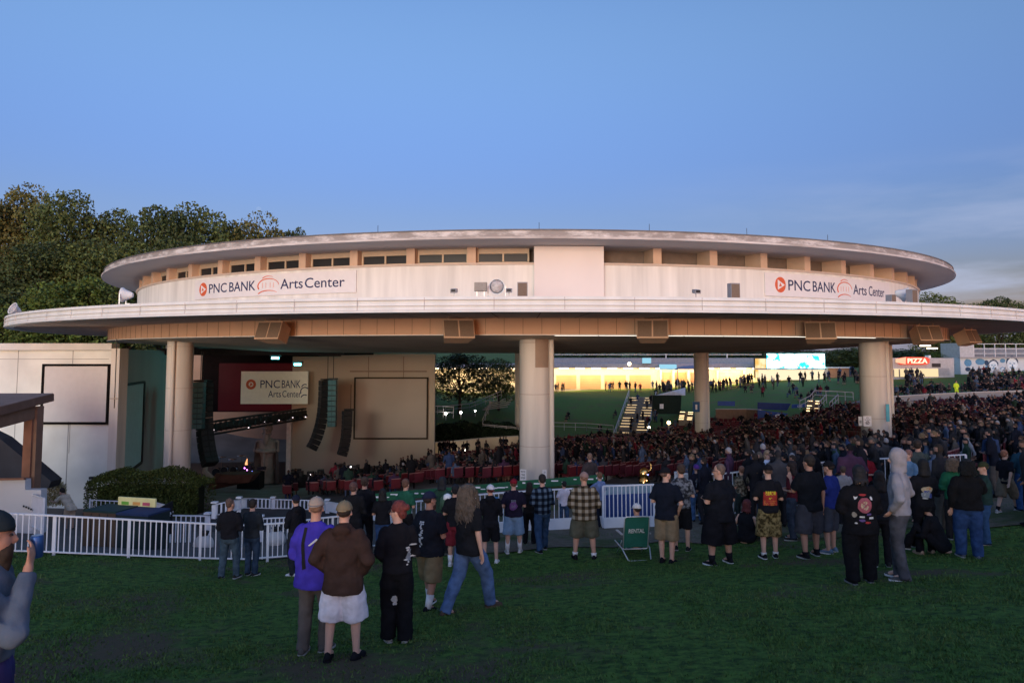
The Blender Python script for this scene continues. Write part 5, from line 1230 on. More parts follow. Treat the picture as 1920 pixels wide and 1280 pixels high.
def person(px, head_py, foot_py, label, yaw=0, w=1.0, skin='a', top=('tee', (.012, .012, .014)), bot=('jeans', (.05, .08, .14)), shoes=(.02, .02, .02), sole=None, hair=('short', (.03, .02, .015)), hat=None,
           arms=('down', 'down'), stance=.12, stride=0.0, lean=0.0, headyaw=0, headpitch=0, seat=None, d=None, H=None, group='people standing on the lawn', face=False, belly=0.0, socks=None, beard=None, glasses=False, gz=None, vox=None, hands=True, coll=None):
    if d is None: P = ray_ground(px, foot_py); d = P.y
    x = (px-960)/1400*d; g = Vector((x, d, ground(x, d) if gz is None else gz))
    if H is None: H = zat(head_py, d)-g.z
    hr_ = random.Random(int(px*7)); headyaw = headyaw or hr_.uniform(-24, 24); headpitch = headpitch or hr_.uniform(-3, 9); stride = stride or hr_.uniform(-.07, .07)
    k_ = H/(1.77+(.02 if hat else 0)); vox = vox or (.011 if d < 12 else .014)
    root = thing('person', label, 'person', g, R_(-yaw), group); root.scale = (k_, k_, k_)
    SH = 0.0
    seated = seat is not None
    base = 0.0
    # joints
    hipz = .92; pel = V3(0, 0, hipz)
    if seated: hipz = seat; pel = V3(0, 0, seat)
    dz = hipz-.92; ln = lean
    def T(x_, y_, z_):  # upper body point with lean about the pelvis
        zz = z_-.92; a = R_(ln); return V3(x_, y_*math.cos(a)+zz*math.sin(a), hipz+zz*math.cos(a)-y_*math.sin(a))
    hc = T(0, .01, 1.615); Mh = Euler((R_(-headpitch), 0, R_(-headyaw))).to_matrix()
    Hh = lambda x_, y_, z_: hc+Mh @ V3(x_, y_, z_)
    feet = []; knees = []; hips = []
    for sg in (-1, 1):
        hips.append(V3(sg*.09*w, 0, hipz-.02))
        if seated:
            kn = V3(sg*.14, .40, max(hipz+.04, .12+.36*(1 if hipz < .3 else .9))); ft = V3(sg*.13, .42 if hipz > .3 else .62, .08)
            if hipz < .3: kn = V3(sg*.20, .38, hipz+.30)
        else:
            ft = V3(sg*stance, stride*sg, .08); kn = (hips[-1]+ft)/2+V3(sg*.01, .045+abs(stride)*.12*(1 if sg*stride < 0 else .6), .02)
        knees.append(kn); feet.append(ft)
    S_ = [T(sg*.172*(.6+.4*w), 0, 1.392) for sg in (-1, 1)]; E_, W_ = [], []
    for i, sg in enumerate((-1, 1)):
        e, w2 = ARMS[arms[i]]; m = Euler((R_(-ln), 0, 0)).to_matrix() if True else None
        E_.append(S_[i]+V3(sg*e[0]+sg*.03*(w-1)*3, e[1], e[2])); W_.append(S_[i]+V3(sg*w2[0]+sg*.03*(w-1)*3, w2[1]+belly*.6, w2[2]))
    def el(mb, c, rx, ry, n=16): return mb.ring(c, V3(rx, 0, 0), V3(0, ry, 0), n)
    HANDS[root.name] = (W_, E_)
    # body
    b = MB()
    b.loft([el(b, T(0, y, z), rx, ry) for z, rx, ry, y in ((.80, .12*w, .09, 0), (.95, .145*w, .10*w, 0), (1.10, .125*w, .09*w, .005), (1.28, .14*w, .09*w, 0), (1.38, .12*w, .07, -.005), (1.45, .065, .060, -.01), (1.52, .056, .058, 0), (1.60, .054, .06, .0))])
    for i in range(2):
        b.tube([hips[i], knees[i], feet[i]], [.085*w, .056*w, .040], 10, 0, True); (b.tube([knees[i], (knees[i]*.66+feet[i]*.34)+V3(0, -.014, 0), feet[i]], [.052*w, .055*w, .036], 10) if bot[0] == 'shorts' else None)
        b.tube([S_[i]-V3(0, 0, .02), E_[i], W_[i]], [.040*w, .040*w, .026], 10, 0, True)
        if hands: hand(b, W_[i], E_[i], -1 if i == 0 else 1, .7)
        b.tube([feet[i], feet[i]+V3(0, .12, -.04)], [.04, .03], 8, 0, True)
    b.ball(Hh(0, -.012, .035), (.077, .096, .098), M=Mh); b.ball(Hh(0, .03, -.03), (.062, .066, .088), M=Mh); b.ball(Hh(0, .058, -.098), (.036, .034, .026), M=Mh)
    b.tube([Hh(0, .085, .02), Hh(0, .112, -.022), Hh(0, .095, -.035)], [.011, .015, .012], 8, 0, True)
    for sg in (-1, 1): b.ball(Hh(sg*.079, -.004, -.008), (.010, .020, .030), M=Mh)
    finish(b, 'body', mskin(skin), root, vox if face or hands else vox*1.3, 1)
    if face:
        for sg in (-1, 1): MB().ball(Hh(sg*.030, .082, .012), (.014, .010, .008), 10, 6, Mh).build('eye', mat('eye_dark', (.03, .02, .02), .3), root, True)
        MB().ball(Hh(0, .086, -.062), (.024, .010, .006), 10, 6, Mh).build('mouth', mat('lip', (.30, .11, .09), .6), root, True)
        br = MB()
        for sg in (-1, 1): br.tube([Hh(sg*.045, .082, .033), Hh(sg*.016, .094, .036)], .005, 5)
        br.build('eyebrow', mat('brow', (.05, .03, .02), .9), root)
    if glasses:
        gl_ = MB()
        for sg in (-1, 1):
            c = Hh(sg*.033, .104, .010); r_ = [c+Mh @ V3(.025*math.cos(a*math.pi/6), 0, .019*math.sin(a*math.pi/6)) for a in range(13)]
            gl_.tube(r_, .003, 5); gl_.tube([Hh(sg*.058, .10, .014), Hh(sg*.082, .0, .010)], .003, 5)
        gl_.tube([Hh(-.01, .108, .014), Hh(.01, .108, .014)], .003, 5); gl_.build('glasses', M_dark, root)
    if beard:
        bd = MB(); bd.ball(Hh(0, .052, -.085), (.058, .058, .055*beard[1]), M=Mh); bd.ball(Hh(0, .065, -.11-.02*beard[1]), (.042, .04, .05*beard[1]), M=Mh); finish(bd, 'beard', mat('beard_%.2f' % beard[0][0], beard[0], .9, .3, 20), root, .012, 0, .012, TEXH)
    # top
    kind, tc_ = top[0], top[1]; opt = top[2] if len(top) > 2 else {}
    if kind != 'none':
        m = cloth(tc_, opt.get('mat', 'plain'), opt.get('c2')); t = MB(); hem = opt.get('hem', .86); loose = opt.get('loose', 1.0); lw_ = w*loose
        rows = [(hem, .182*lw_, .125*lw_+belly*.8, belly*.5), (hem+.10, .175*lw_, .122*lw_+belly, belly*.6), (1.08, .165*lw_, .118*lw_+belly*.9, belly*.5), (1.25, .182*lw_, .125*lw_+belly*.3, belly*.15), (1.34, .190*(.5+.5*w), .118, 0), (1.40, .172*(.5+.5*w), .100, -.003), (1.435, .135*(.5+.5*w), .085, -.006), (1.465, .095, .074, -.008), (1.485, .072, .066, -.008)]
        if seated: rows = rows[1:]
        t.loft([el(t, T(0, y, z), rx, ry, 20) for z, rx, ry, y in rows])
        for i in range(2):
            if kind == 'tank': continue
            if kind == 'tee': e = S_[i].lerp(E_[i], .85); t.tube([S_[i]+V3(0, 0, -.005), S_[i].lerp(E_[i], .4), e], [.062*(.5+.5*w), .070*w, .078*w], 12, 0, False); t.ball(S_[i]-V3(0, 0, .01), .064*(.5+.5*w))
            else: t.tube([S_[i], S_[i].lerp(E_[i], .5), E_[i], W_[i].lerp(E_[i], .08)], [.064*(.5+.5*w), .070*lw_, .064*lw_, .046], 12); t.ball(S_[i]-V3(0, 0, .01), .066*(.5+.5*w)); t.ball(E_[i], .062*lw_)
        if kind == 'hoodie':
            if opt.get('up'):
                t.ball(Hh(0, -.02, .03), (.100, .122, .128), M=Mh); t.loft([el(t, T(0, -.01, 1.44), .12, .11), el(t, T(0, -.005, 1.52), .095, .10), el(t, hc+V3(0, -.02, 0), .092, .105)])
            else: t.ball(T(0, -.095, 1.44), (.115, .06, .07)); t.ball(T(0, -.03, 1.475), (.10, .09, .045)); t.ball(T(0, -.10, 1.38), (.07, .045, .06))
            t.tube([T(-.17*lw_, 0, hem), T(.17*lw_, 0, hem)], .02, 6)
        so = finish(t, opt.get('name', {'tee': 'shirt', 'hoodie': 'hoodie', 'long': 'jacket', 'tank': 'tank_top'}[kind]), m, root, max(vox, .013), 2, .034 if w < 1.2 else .040)
        root['_shirt'] = so.name
    # bottoms
    bk, bc = bot[0], bot[1]; bo = bot[2] if len(bot) > 2 else {}
    m = cloth(bc, bo.get('mat', 'denim' if bk == 'jeans' else 'plain'), bo.get('c2')); q = MB(); lo = bo.get('loose', 1.0)
    q.loft([el(q, T(0, 0, z) if not seated else V3(0, -.01, hipz+(z-.92)*.6), rx, ry) for z, rx, ry in ((.78, .150*w, .105*w), (.88, .172*w, .125*w+belly*.4), (1.0, .160*w, .118*w+belly*.5))])
    for i in range(2):
        hp = hips[i]
        if bk in ('shorts', 'skirt'):
            f_ = bo.get('len', 1.0); en = knees[i]+(feet[i]-knees[i])*(.06+.30*(f_-1)*3) if not seated else knees[i]
            q.tube([hp, hp.lerp(en, .5), en], [.108*w, .112*w*lo, .112*w*lo], 14); q.ball(hp, .105*w)
        else:
            q.tube([hp, hp.lerp(knees[i], .5), knees[i], knees[i].lerp(feet[i], .55), feet[i]+V3(0, 0, -.035)], [.106*w, .096*w*lo, .078*w*lo, .074*lo*(.5+.5*w), .070*lo], 14); q.ball(hp, .104*w); q.ball(knees[i], .074*w*lo)
    finish(q, {'jeans': 'jeans', 'pants': 'trousers', 'shorts': 'shorts', 'skirt': 'skirt'}[bk], m, root, max(vox, .013), 2, .030)
    # shoes, socks
    for i, sg in enumerate((-1, 1)):
        if bo.get('hide'): continue
        f_ = feet[i]-V3(0, 0, .08); fz = f_.z; tilt = 0
        up = MB(); a = Euler((0, 0, -sg*.18)).to_matrix()
        def fr(y, rx, zt_, z0_=.018): return [f_+a @ V3(rx*math.cos(t_*math.pi/6), y, max(z0_, z0_+(zt_-z0_)*math.sin(t_*math.pi/6)) if t_ <= 6 else z0_) for t_ in range(12)]
        up.loft([fr(-.085, .026, .07), fr(-.06, .040, .10), fr(.0, .043, .105), (fr(.06, .047, .075)), fr(.13, .048, .055), fr(.175, .035, .042), fr(.19, .015, .03)])
        sh_ = up.build('shoe', cloth(shoes), root, True)
        so_ = MB(); ol = [(-.088, .024), (-.06, .042), (.03, .046), (.12, .051), (.175, .038), (.195, .012)]
        P_ = [f_+a @ V3(x_, y, 0) for y, x_ in ol]+[f_+a @ V3(-x_, y, 0) for y, x_ in ol[::-1]]; so_.prism(P_, (0, 0, .024)); so_.build('sole', cloth(sole or (.35, .35, .34)), sh_)
        if socks: MB().tube([feet[i]+V3(0, 0, -.02), feet[i].lerp(knees[i], socks[1])], [.046, .056*w**.5], 12).build('sock', cloth(socks[0]), root, True)
    # hair
    hk, hcl = hair[0], hair[1]
    if hk != 'none':
        hm = MB(); mh = mat('hair_%.3f_%.3f' % (hcl[0], hcl[1]), hcl, .7, .35, 25, .3)
        if hk in ('short', 'crew'):
            e_ = .006 if hk == 'crew' else .014
            if hat: hm.ball(Hh(0, -.030, .018), (.080, .090, .066), M=Mh)
            else: hm.ball(Hh(0, -.028, .052), (.078+e_, .088+e_, .088+e_), M=Mh); hm.ball(Hh(0, -.05, .0), (.066+e_, .056+e_, .070), M=Mh)
            finish(hm, 'hair', mh, root, .011, 1, .006, TEXH)
        elif hk == 'bun':
            hm.ball(Hh(0, -.025, .05), (.090, .105, .10), M=Mh); hm.ball(Hh(0, -.06, -.02), (.072, .055, .075), M=Mh); hm.ball(Hh(0, -.12, .05), (.05, .05, .05), M=Mh); finish(hm, 'hair', mh, root, .012, 1, .02, TEXH)
        else:
            L = hair[2] if len(hair) > 2 else .35; wd = hair[3] if len(hair) > 3 else 1.0
            hm.ball(Hh(0, -.026, .05 if not hat else .02), (.095*wd, .110, .098 if not hat else .08), M=Mh)
            b0_ = Hh(0, -.045, .03)
            hm.loft([el(hm, b0_+V3(0, yy, -z), rx*wd, ry) for z, rx, ry, yy in ((0, .095, .085, 0), (.10, .105, .075, -.01), (.2, .115, .07, -.03), (L*.85, .11, .055, -.045), (L, .07, .03, -.045))]); ho_ = finish(hm, 'hair', mh, root, .013, 1, .035 if wd > 1.05 else .018, TEXH)
            if wd > 1.05:
                rr_ = random.Random(5); cm_b = MB()
                for i in range(260):
                    a = rr_.uniform(-2.6, -.5) if rr_.random() < .8 else rr_.uniform(0, 6.28); z0_ = rr_.uniform(-.02, .10)
                    p_ = Hh(.095*wd*math.cos(a)*1.02, -.03+.115*math.sin(a), z0_); pts_ = [p_]; ph = rr_.random()*6; n_ = max(4, int(L/.035*rr_.uniform(.7, 1.1)))
                    for j in range(n_): p_ = p_+V3(math.cos(a)*.006+.016*math.cos(ph+j*1.6), math.sin(a)*.006*(1 if j < 4 else -.2)+.012*math.sin(ph+j*1.6), -.033); pts_.append(p_)
                    cm_b.tube(pts_, .0075, 4)
                cm_b.build('curls', mh, ho_)
    if hat:
        hk, hcl = hat[0], hat[1]; hm = MB(); mc = cloth(hcl)
        if hk in ('cap', 'capback', 'beanie', 'bandana'):
            n_ = 20; rings = []
            for tt in (-4, 6, 25, 45, 65, 82):
                t_ = R_(tt); rings.append([Hh((.093)*math.cos(t_)*math.cos(a_*2*math.pi/n_), -.014+(.112)*math.cos(t_)*math.sin(a_*2*math.pi/n_), .045+.098*math.sin(t_)) for a_ in range(n_)])
            hm.loft(rings); ho = hm.build({'beanie': 'beanie', 'bandana': 'bandana'}.get(hk, 'cap'), mc, root, True)
            MB().ball(Hh(0, -.014, .144), (.009, .009, .005), 8, 5, Mh).build('button', mc, ho)
            if hk in ('cap', 'capback'):
                sgn = 1 if hk == 'cap' else -1; br = MB(); P_ = []
                for a_ in range(9):
                    t_ = math.pi*(a_/8); P_.append(Hh(.078*math.cos(t_), sgn*(.075+.085*math.sin(t_))-.014*(1), .045-.018*math.sin(t_)))
                if sgn < 0: P_ = P_[::-1]
                br.prism(P_, Mh @ V3(0, 0, .007)); br.build('brim', mc, ho)
                if hk == 'cap':  # back opening strap
                    MB().tube([Hh(-.045, -.118, .042), Hh(0, -.128, .040), Hh(.045, -.118, .042)], .007, 6).build('strap', cloth(tuple(min(1, c*1.4) for c in hcl)), ho)
    return root
DEC = []
def decal(root, kind_, side, cx, cz, items):
    """queue prints: items = list of (material, [polygons as (x,z) lists])"""
    DEC.append((root, kind_, side, cx, cz, items))
def blob(cx, cy, rx, ry, n=10, jit=.25, seed=0):
    r = random.Random(seed); return [(cx+rx*(1+r.uniform(-jit, jit))*math.cos(i*2*math.pi/n), cy+ry*(1+r.uniform(-jit, jit))*math.sin(i*2*math.pi/n)) for i in range(n)]
def bars(x0, x1, y0, y1, n, rnd_, gap=.3):
    out = []; hh_ = (y1-y0)/n
    for i in range(n):
        x = x0+rnd_.random()*.02
        while x < x1-.01:
            w_ = rnd_.uniform(.012, .04); out.append([(x, y0+i*hh_), (min(x+w_, x1), y0+i*hh_), (min(x+w_, x1), y0+i*hh_+hh_*(1-gap)), (x, y0+i*hh_+hh_*(1-gap))]); x += w_+.008
    return out
def flush_decals():
    bpy.context.view_layer.update(); dg = bpy.context.evaluated_depsgraph_get()
    for root, kind_, side, cx, cz, items in DEC:
        so = bpy.data.objects[root['_shirt']] if kind_ == 'shirt' else next(c for c in root.children if c.name.split('.')[0] in kind_)
        ev = so.evaluated_get(dg); me = ev.to_mesh()
        from mathutils.bvhtree import BVHTree
        bv = BVHTree.FromPolygons([v.co for v in me.vertices], [tuple(p.vertices) for p in me.polygons]); a = R_(side); dirv = V3(math.sin(a), -math.cos(a), 0); rt = V3(math.cos(a), math.sin(a), 0)  # outward at side angle (0=back)
        for m, polys in items:
            mb = MB()
            for poly in polys:
                # subdivide as a fan from centroid with mid ring
                c0 = (sum(p[0] for p in poly)/len(poly), sum(p[1] for p in poly)/len(poly)); P = []
                dense = []
                for i in range(len(poly)):
                    a0_, b0_ = poly[i], poly[(i+1) % len(poly)]; n_ = max(1, int(math.hypot(a0_[0]-b0_[0], a0_[1]-b0_[1])/.03))
                    dense += [(a0_[0]+(b0_[0]-a0_[0])*j/n_, a0_[1]+(b0_[1]-a0_[1])*j/n_) for j in range(n_)]
                vs = []
                for f_ in (1, .66, .33): vs += [(c0[0]+(p[0]-c0[0])*f_, c0[1]+(p[1]-c0[1])*f_) for p in dense]
                vs.append(c0); ok = True; pts = []
                for x_, z_ in vs:
                    o_ = rt*(x_+cx)+V3(0, 0, z_+cz)+dirv*.9; h_ = bv.ray_cast(o_, -dirv)
                    if h_[0] is None: ok = False; break
                    pts.append(h_[0]+dirv*.006)
                if not ok: continue
                n_ = len(dense); fs_ = []
                for r_ in range(2):
                    for i in range(n_): fs_.append((r_*n_+i, r_*n_+(i+1) % n_, (r_+1)*n_+(i+1) % n_, (r_+1)*n_+i))
                for i in range(n_): fs_.append((2*n_+i, 2*n_+(i+1) % n_, 3*n_))
                mb.add(pts, fs_)
            if mb.v: mb.build('print', m, so)
        ev.to_mesh_clear()
    for r in set(d_[0] for d_ in DEC): pass
    for o in bpy.data.objects:
        if '_shirt' in o: del o['_shirt']
# ---------------- the people in the foreground ----------------
B = (.012, .012, .015); JN = (.045, .085, .15); JD = (.035, .055, .09); KH = (.20, .155, .09); WH = (.70, .68, .68); GRY = (.12, .12, .13)
P1 = person(2, 945, 1700, 'bearded man with a dark striped cap drinking at the left edge of the frame', yaw=75, d=4.1, H=1.80, gz=zat(943, 4.1)-1.80, skin='b', top=('long', (.085, .11, .15), {'hem': .98, 'loose': 1.1}), bot=('pants', (.035, .03, .11)), hair=('short', (.03, .02, .015)), hat=('bandana', (.025, .035, .04)), arms=('down', 'mouth'), beard=((.04, .028, .02), 1.5), face=True, group='people standing on the lawn', vox=.01)
person(441, 932, 1085, 'bald man in black jacket and blue jeans standing by the left fence', yaw=6, top=('long', B, {'hem': .88, 'loose': 1.08}), bot=('jeans', (.055, .085, .11)), hair=('crew', (.10, .06, .045)), skin='b', arms=('front', 'front'), stance=.15, w=1.08, stride=.05)
person(482, 934, 1079, 'person in dark grey jacket with an arm raised beside the bald man', yaw=12, top=('long', (.025, .03, .035), {'hem': .88, 'loose': 1.1}), bot=('jeans', (.035, .06, .10)), hair=('short', (.02, .015, .012)), arms=('reach', 'front'), stance=.09, skin='c', socks=None, sole=WH)
person(562, 924, 1078, 'man in black hoodie and dark cap with white soled shoes near the fence', yaw=-55, top=('hoodie', B), bot=('pants', (.025, .028, .035)), hat=('cap', (.015, .018, .035)), arms=('front', 'front'), stance=.10, shoes=WH, sole=WH, face=True, skin='c')
pu = person(599, 925, 1222, 'man in loose violet top and pale cap with a black strap on his back', yaw=12, top=('long', (.055, .04, .36), {'hem': .74, 'loose': 1.32, 'name': 'poncho'}), bot=('pants', (.11, .095, .085)), hat=('capback', (.36, .29, .23)), hair=('crew', (.20, .12, .08)), arms=('front', 'front'), w=1.05, shoes=(.10, .09, .08), stance=.10, skin='a')
br = person(651, 932, 1236, 'man in dark brown hoodie white shorts and khaki backwards cap with bare legs', yaw=6, top=('hoodie', (.050, .030, .024), {'hem': .74, 'loose': 1.26}), bot=('shorts', (.62, .60, .66), {'loose': 1.25, 'len': 1.12}), hat=('cap', (.22, .18, .11)), hair=('short', (.03, .02, .015)), arms=('pocket', 'pocket'), w=1.05, shoes=B, sole=B, stance=.155, skin='c')
rh = person(750, 936, 1203, 'woman with red hair bun and glasses in long black clothes looking left', yaw=-12, top=('long', B, {'hem': .86, 'loose': 1.12}), bot=('pants', (.010, .010, .012), {'loose': 1.38}), hair=('bun', (.14, .035, .03)), headyaw=-62, face=True, glasses=True, skin='c', arms=('low', 'front'), shoes=(.3, .3, .28), w=.96, stance=.10)
wt = person(808, 916, 1140, 'man in dark cap, printed black shirt and khaki shorts turning right', yaw=30, top=('tee', (.014, .016, .022), {'hem': .80, 'loose': 1.18}), bot=('shorts', (.21, .16, .085), {'loose': 1.1, 'len': 1.15}), hat=('cap', (.02, .025, .05)), hair=('short', (.03, .02, .015)), arms=('low', 'front'), w=1.15, stride=-.16, stance=.10, shoes=B, sole=WH, socks=(WH, .40), skin='b', belly=.03, beard=((.06, .03, .02), .8), face=True)
lh = person(880, 905, 1146, 'striding man with very long curly grey brown hair, black shirt and blue jeans', yaw=48, top=('tee', (.012, .013, .016), {'hem': .80, 'loose': 1.15}), bot=('jeans', (.085, .14, .26), {'loose': 1.12}), hair=('long', (.085, .070, .055), .42, 1.35), arms=('swingf', 'down'), w=1.1, stride=.36, stance=.06, shoes=(.09, .06, .045), sole=(.12, .09, .06), skin='c')
person(722, 914, 1046, 'person in black top and blue jeans behind the red haired woman', yaw=-8, top=('tee', B, {'loose': 1.1}), bot=('jeans', (.03, .065, .16)), hair=('long', (.012, .010, .010), .2), arms=('front', 'front'), stance=.08)
person(855, 906, 1062, 'person in black shirt and dark red shorts with white socks', yaw=10, top=('tee', B), bot=('shorts', (.16, .02, .03), {'len': 1.1}), hair=('short', B), arms=('front', 'front'), socks=(WH, .35), shoes=WH, sole=WH)
cp = person(920, 905, 1056, 'person in white backwards cap, black hoodie and short black skirt with bare legs', yaw=0, top=('hoodie', B, {'hem': .80}), bot=('shorts', B, {'len': .95}), hat=('capback', (.62, .60, .60)), hair=('short', (.10, .02, .02)), arms=('front', 'front'), shoes=(.6, .6, .58), sole=WH, skin='c', stance=.14)
rb_ = person(963, 894, 1036, 'man in red bandana, printed black shirt and pale denim shorts', yaw=2, top=('tee', (.016, .014, .028), {'loose': 1.12}), bot=('shorts', (.20, .32, .46), {'len': 1.12, 'loose': 1.05}), hat=('bandana', (.20, .015, .025)), hair=('short', (.12, .05, .03)), socks=(WH, .55), shoes=(.5, .5, .48), sole=WH, stance=.15, w=1.12, arms=('low', 'front'), skin='c')
person(1016, 888, 1033, 'man with short dark hair in a blue plaid shirt and jeans', yaw=-18, top=('long', (.018, .028, .045), {'mat': 'plaid', 'c2': (.10, .15, .20), 'loose': 1.1}), bot=('jeans', (.03, .065, .13)), hair=('short', (.02, .015, .012)), arms=('front', 'front'), stride=.16, stance=.12, headpitch=15, shoes=B, sole=(.4, .4, .38), skin='c', w=1.05)
person(992, 902, 1020, 'dark dressed person half hidden between the bandana man and the plaid man', yaw=20, top=('long', (.02, .016, .015)), bot=('pants', B), hair=('long', (.02, .012, .01), .25), arms=('front', 'front'))
person(1056, 901, 992, 'child in a white shirt and jeans at the fence', yaw=5, top=('tee', (.60, .55, .60)), bot=('jeans', (.04, .07, .13)), hair=('short', (.012, .010, .010)), arms=('front', 'front'), w=.95)
person(1093, 881, 1048, 'broad man in a brown plaid shirt, tan cap and grey green shorts', yaw=0, top=('long', (.11, .085, .055), {'mat': 'plaid', 'c2': (.30, .27, .21), 'loose': 1.25, 'hem': .80}), bot=('shorts', (.085, .085, .06), {'len': 1.08, 'loose': 1.2}), hat=('capback', (.30, .19, .16)), hair=('crew', (.25, .14, .10)), socks=(WH, .12), shoes=B, sole=B, stance=.19, w=1.18, arms=('front', 'front'), skin='a')
person(1122, 884, 988, 'person in a light blue shirt at the fence behind the brown plaid man', yaw=-40, top=('tee', (.16, .22, .38)), bot=('pants', (.015, .018, .03)), hair=('short', (.16, .08, .04)), arms=('reach', 'front'), skin='c', face=True)
person(1104, 868, 965, 'distant man whose head shows above the brown plaid man', yaw=-10, top=('tee', (.05, .04, .04)), bot=('pants', B), hair=('crew', (.2, .12, .09)), arms=('down', 'down'), d=24, H=1.75)
person(1244, 872, 1056, 'man in black cap, black shirt and khaki shorts looking right', yaw=28, headyaw=38, top=('tee', (.010, .013, .022), {'hem': .80, 'loose': 1.12}), bot=('shorts', (.22, .165, .10), {'len': 1.14, 'loose': 1.08}), hat=('cap', B), hair=('crew', (.14, .08, .06)), arms=('front', 'pocket'), shoes=B, sole=B, stance=.10, w=1.1, face=True, beard=((.05, .03, .02), 1.0), skin='c')
person(1272, 868, 1032, 'person in a grey patterned shirt and black shorts behind the khaki shorts man', yaw=15, top=('tee', (.09, .09, .10), {'mat': 'camo', 'c2': (.20, .20, .21), 'loose': 1.1}), bot=('shorts', B, {'len': 1.1}), hair=('short', (.05, .03, .02)), arms=('front', 'front'), skin='c')
g1_ = person(1301, 868, 978, 'person with purple cap in a dark shirt with grey print and blue jeans', yaw=0, top=('tee', (.018, .016, .026)), bot=('jeans', (.06, .12, .24)), hat=('capback', (.09, .035, .20)), hair=('short', (.2, .1, .08)), arms=('front', 'front'))
bg_ = person(1343, 867, 1058, 'very broad man with cropped hair and glasses all in black looking left', yaw=-28, headyaw=-42, top=('tee', (.010, .011, .015), {'hem': .76, 'loose': 1.12}), bot=('shorts', (.009, .009, .012), {'len': 1.30, 'loose': 1.25}), hair=('crew', (.13, .09, .07)), w=1.36, belly=.06, arms=('front', 'low'), shoes=B, sole=WH, socks=(B, .25), stance=.20, face=True, glasses=True, skin='a')
person(1384, 872, 985, 'blurred person in a khaki patterned shirt right of the very broad man', yaw=-20, top=('tee', (.14, .12, .09), {'mat': 'camo', 'c2': (.22, .20, .15)}), bot=('pants', (.02, .03, .03)), hair=('short', (.14, .07, .05)), arms=('front', 'front'), skin='a')
person(1412, 880, 985, 'person in a faded reddish brown shirt behind the sitting woman', yaw=10, top=('tee', (.16, .09, .08)), bot=('pants', (.04, .03, .04)), hair=('short', (.05, .03, .02)), arms=('front', 'front'))
person(1389, 936, 1012, 'woman in a black tank top with dark pink hair sitting on the lawn', yaw=48, d=16.4, H=1.7, seat=.12, lean=8, top=('tank', B), bot=('pants', B), hair=('long', (.10, .02, .03), .15), arms=('prop', 'lap'), skin='c', w=1.1, group='people sitting on the lawn', gz=None)
cm_ = person(1433, 867, 1047, 'man in black shirt with yellow and orange print and camouflage shorts', yaw=2, top=('tee', B, {'loose': 1.08}), bot=('shorts', (.16, .12, .05), {'mat': 'camo', 'c2': (.26, .20, .09), 'len': 1.16, 'loose': 1.22}), hat=('capback', B), hair=('crew', (.1, .06, .05)), shoes=B, sole=WH, socks=(WH, .08), arms=('front', 'front'), w=1.04, stance=.12, skin='c')
person(1433, 842, 960, 'blonde person in a white top seen above the camouflage shorts man', yaw=170, d=21, H=1.68, gz=-4.35, top=('tee', (.60, .62, .72)), bot=('jeans', JN), hair=('long', (.30, .20, .12), .28), face=True, skin='c', arms=('front', 'front'))
person(1477, 862, 1012, 'dark haired person in a dark red shirt facing the camouflage shorts man', yaw=-60, top=('tee', (.10, .015, .02)), bot=('jeans', (.04, .05, .07)), hair=('long', (.02, .012, .010), .25), arms=('front', 'front'), skin='b', face=True)
person(1509, 850, 1046, 'tall man with black shirt and dark grey shorts and three stripe shoes', yaw=-14, top=('tee', (.010, .011, .014), {'hem': .80, 'loose': 1.12}), bot=('shorts', (.045, .045, .055), {'len': 1.16, 'loose': 1.15}), hair=('short', (.02, .015, .012)), arms=('phone', 'down'), w=1.14, shoes=B, sole=(.45, .45, .43), stance=.16, skin='b', socks=(B, .10))
person(1546, 860, 1038, 'bearded man in a royal blue shirt beside the tall man with grey shorts', yaw=-35, top=('tee', (.018, .03, .16), {'loose': 1.1}), bot=('shorts', (.05, .055, .07), {'len': 1.14}), hair=('short', (.02, .015, .012)), hat=('cap', B), beard=((.12, .07, .05), 1.0), arms=('low', 'low'), shoes=(.12, .18, .25), sole=WH, w=1.08, skin='a', face=True, headyaw=-10)
person(1572, 872, 985, 'person in a grey top behind the patched jacket', yaw=10, top=('tee', (.22, .22, .24)), bot=('pants', B), hair=('short', (.06, .04, .03)), arms=('front', 'front'))
jk = person(1600, 869, 1094, 'person in a black jacket covered with sewn patches and black trousers', yaw=2, top=('long', (.009, .009, .011), {'hem': .74, 'loose': 1.28}), bot=('pants', (.009, .009, .011), {'loose': 1.35}), hair=('long', B, .12), arms=('front', 'front'), w=1.15, stance=.15, shoes=B, sole=(.2, .2, .2))
person(1612, 858, 985, 'bald man in a red shirt behind the patched jacket', yaw=-150, top=('tee', (.30, .02, .03)), bot=('pants', B), hair=('none', B), arms=('front', 'front'), skin='c', face=True, d=20, H=1.8, gz=-4.3)
jk2 = person(1638, 880, 1062, 'person with long black hair in a dark jacket facing away beside the patched jacket', yaw=12, top=('long', (.012, .014, .018), {'loose': 1.1}), bot=('pants', B), hair=('long', (.010, .009, .009), .30), arms=('front', 'front'))
person(1674, 838, 1088, 'person in a light grey hoodie with hood up and grey jeans standing sideways', yaw=-52, top=('hoodie', (.27, .26, .28), {'up': True, 'loose': 1.12, 'hem': .88}), bot=('jeans', (.075, .075, .085), {'loose': 1.05}), hair=('none', B), arms=('pocket', 'pocket'), shoes=(.08, .08, .08), sole=WH, stance=.09, stride=.05, skin='c', face=True)
rp = person(1720, 858, 1040, 'woman with long black hair and a round colourful print on her black top', yaw=4, top=('long', B), bot=('pants', (.009, .009, .012)), hair=('long', (.010, .009, .012), .22), arms=('front', 'front'), shoes=(.4, .28, .2), sole=(.4, .28, .2), w=.98)
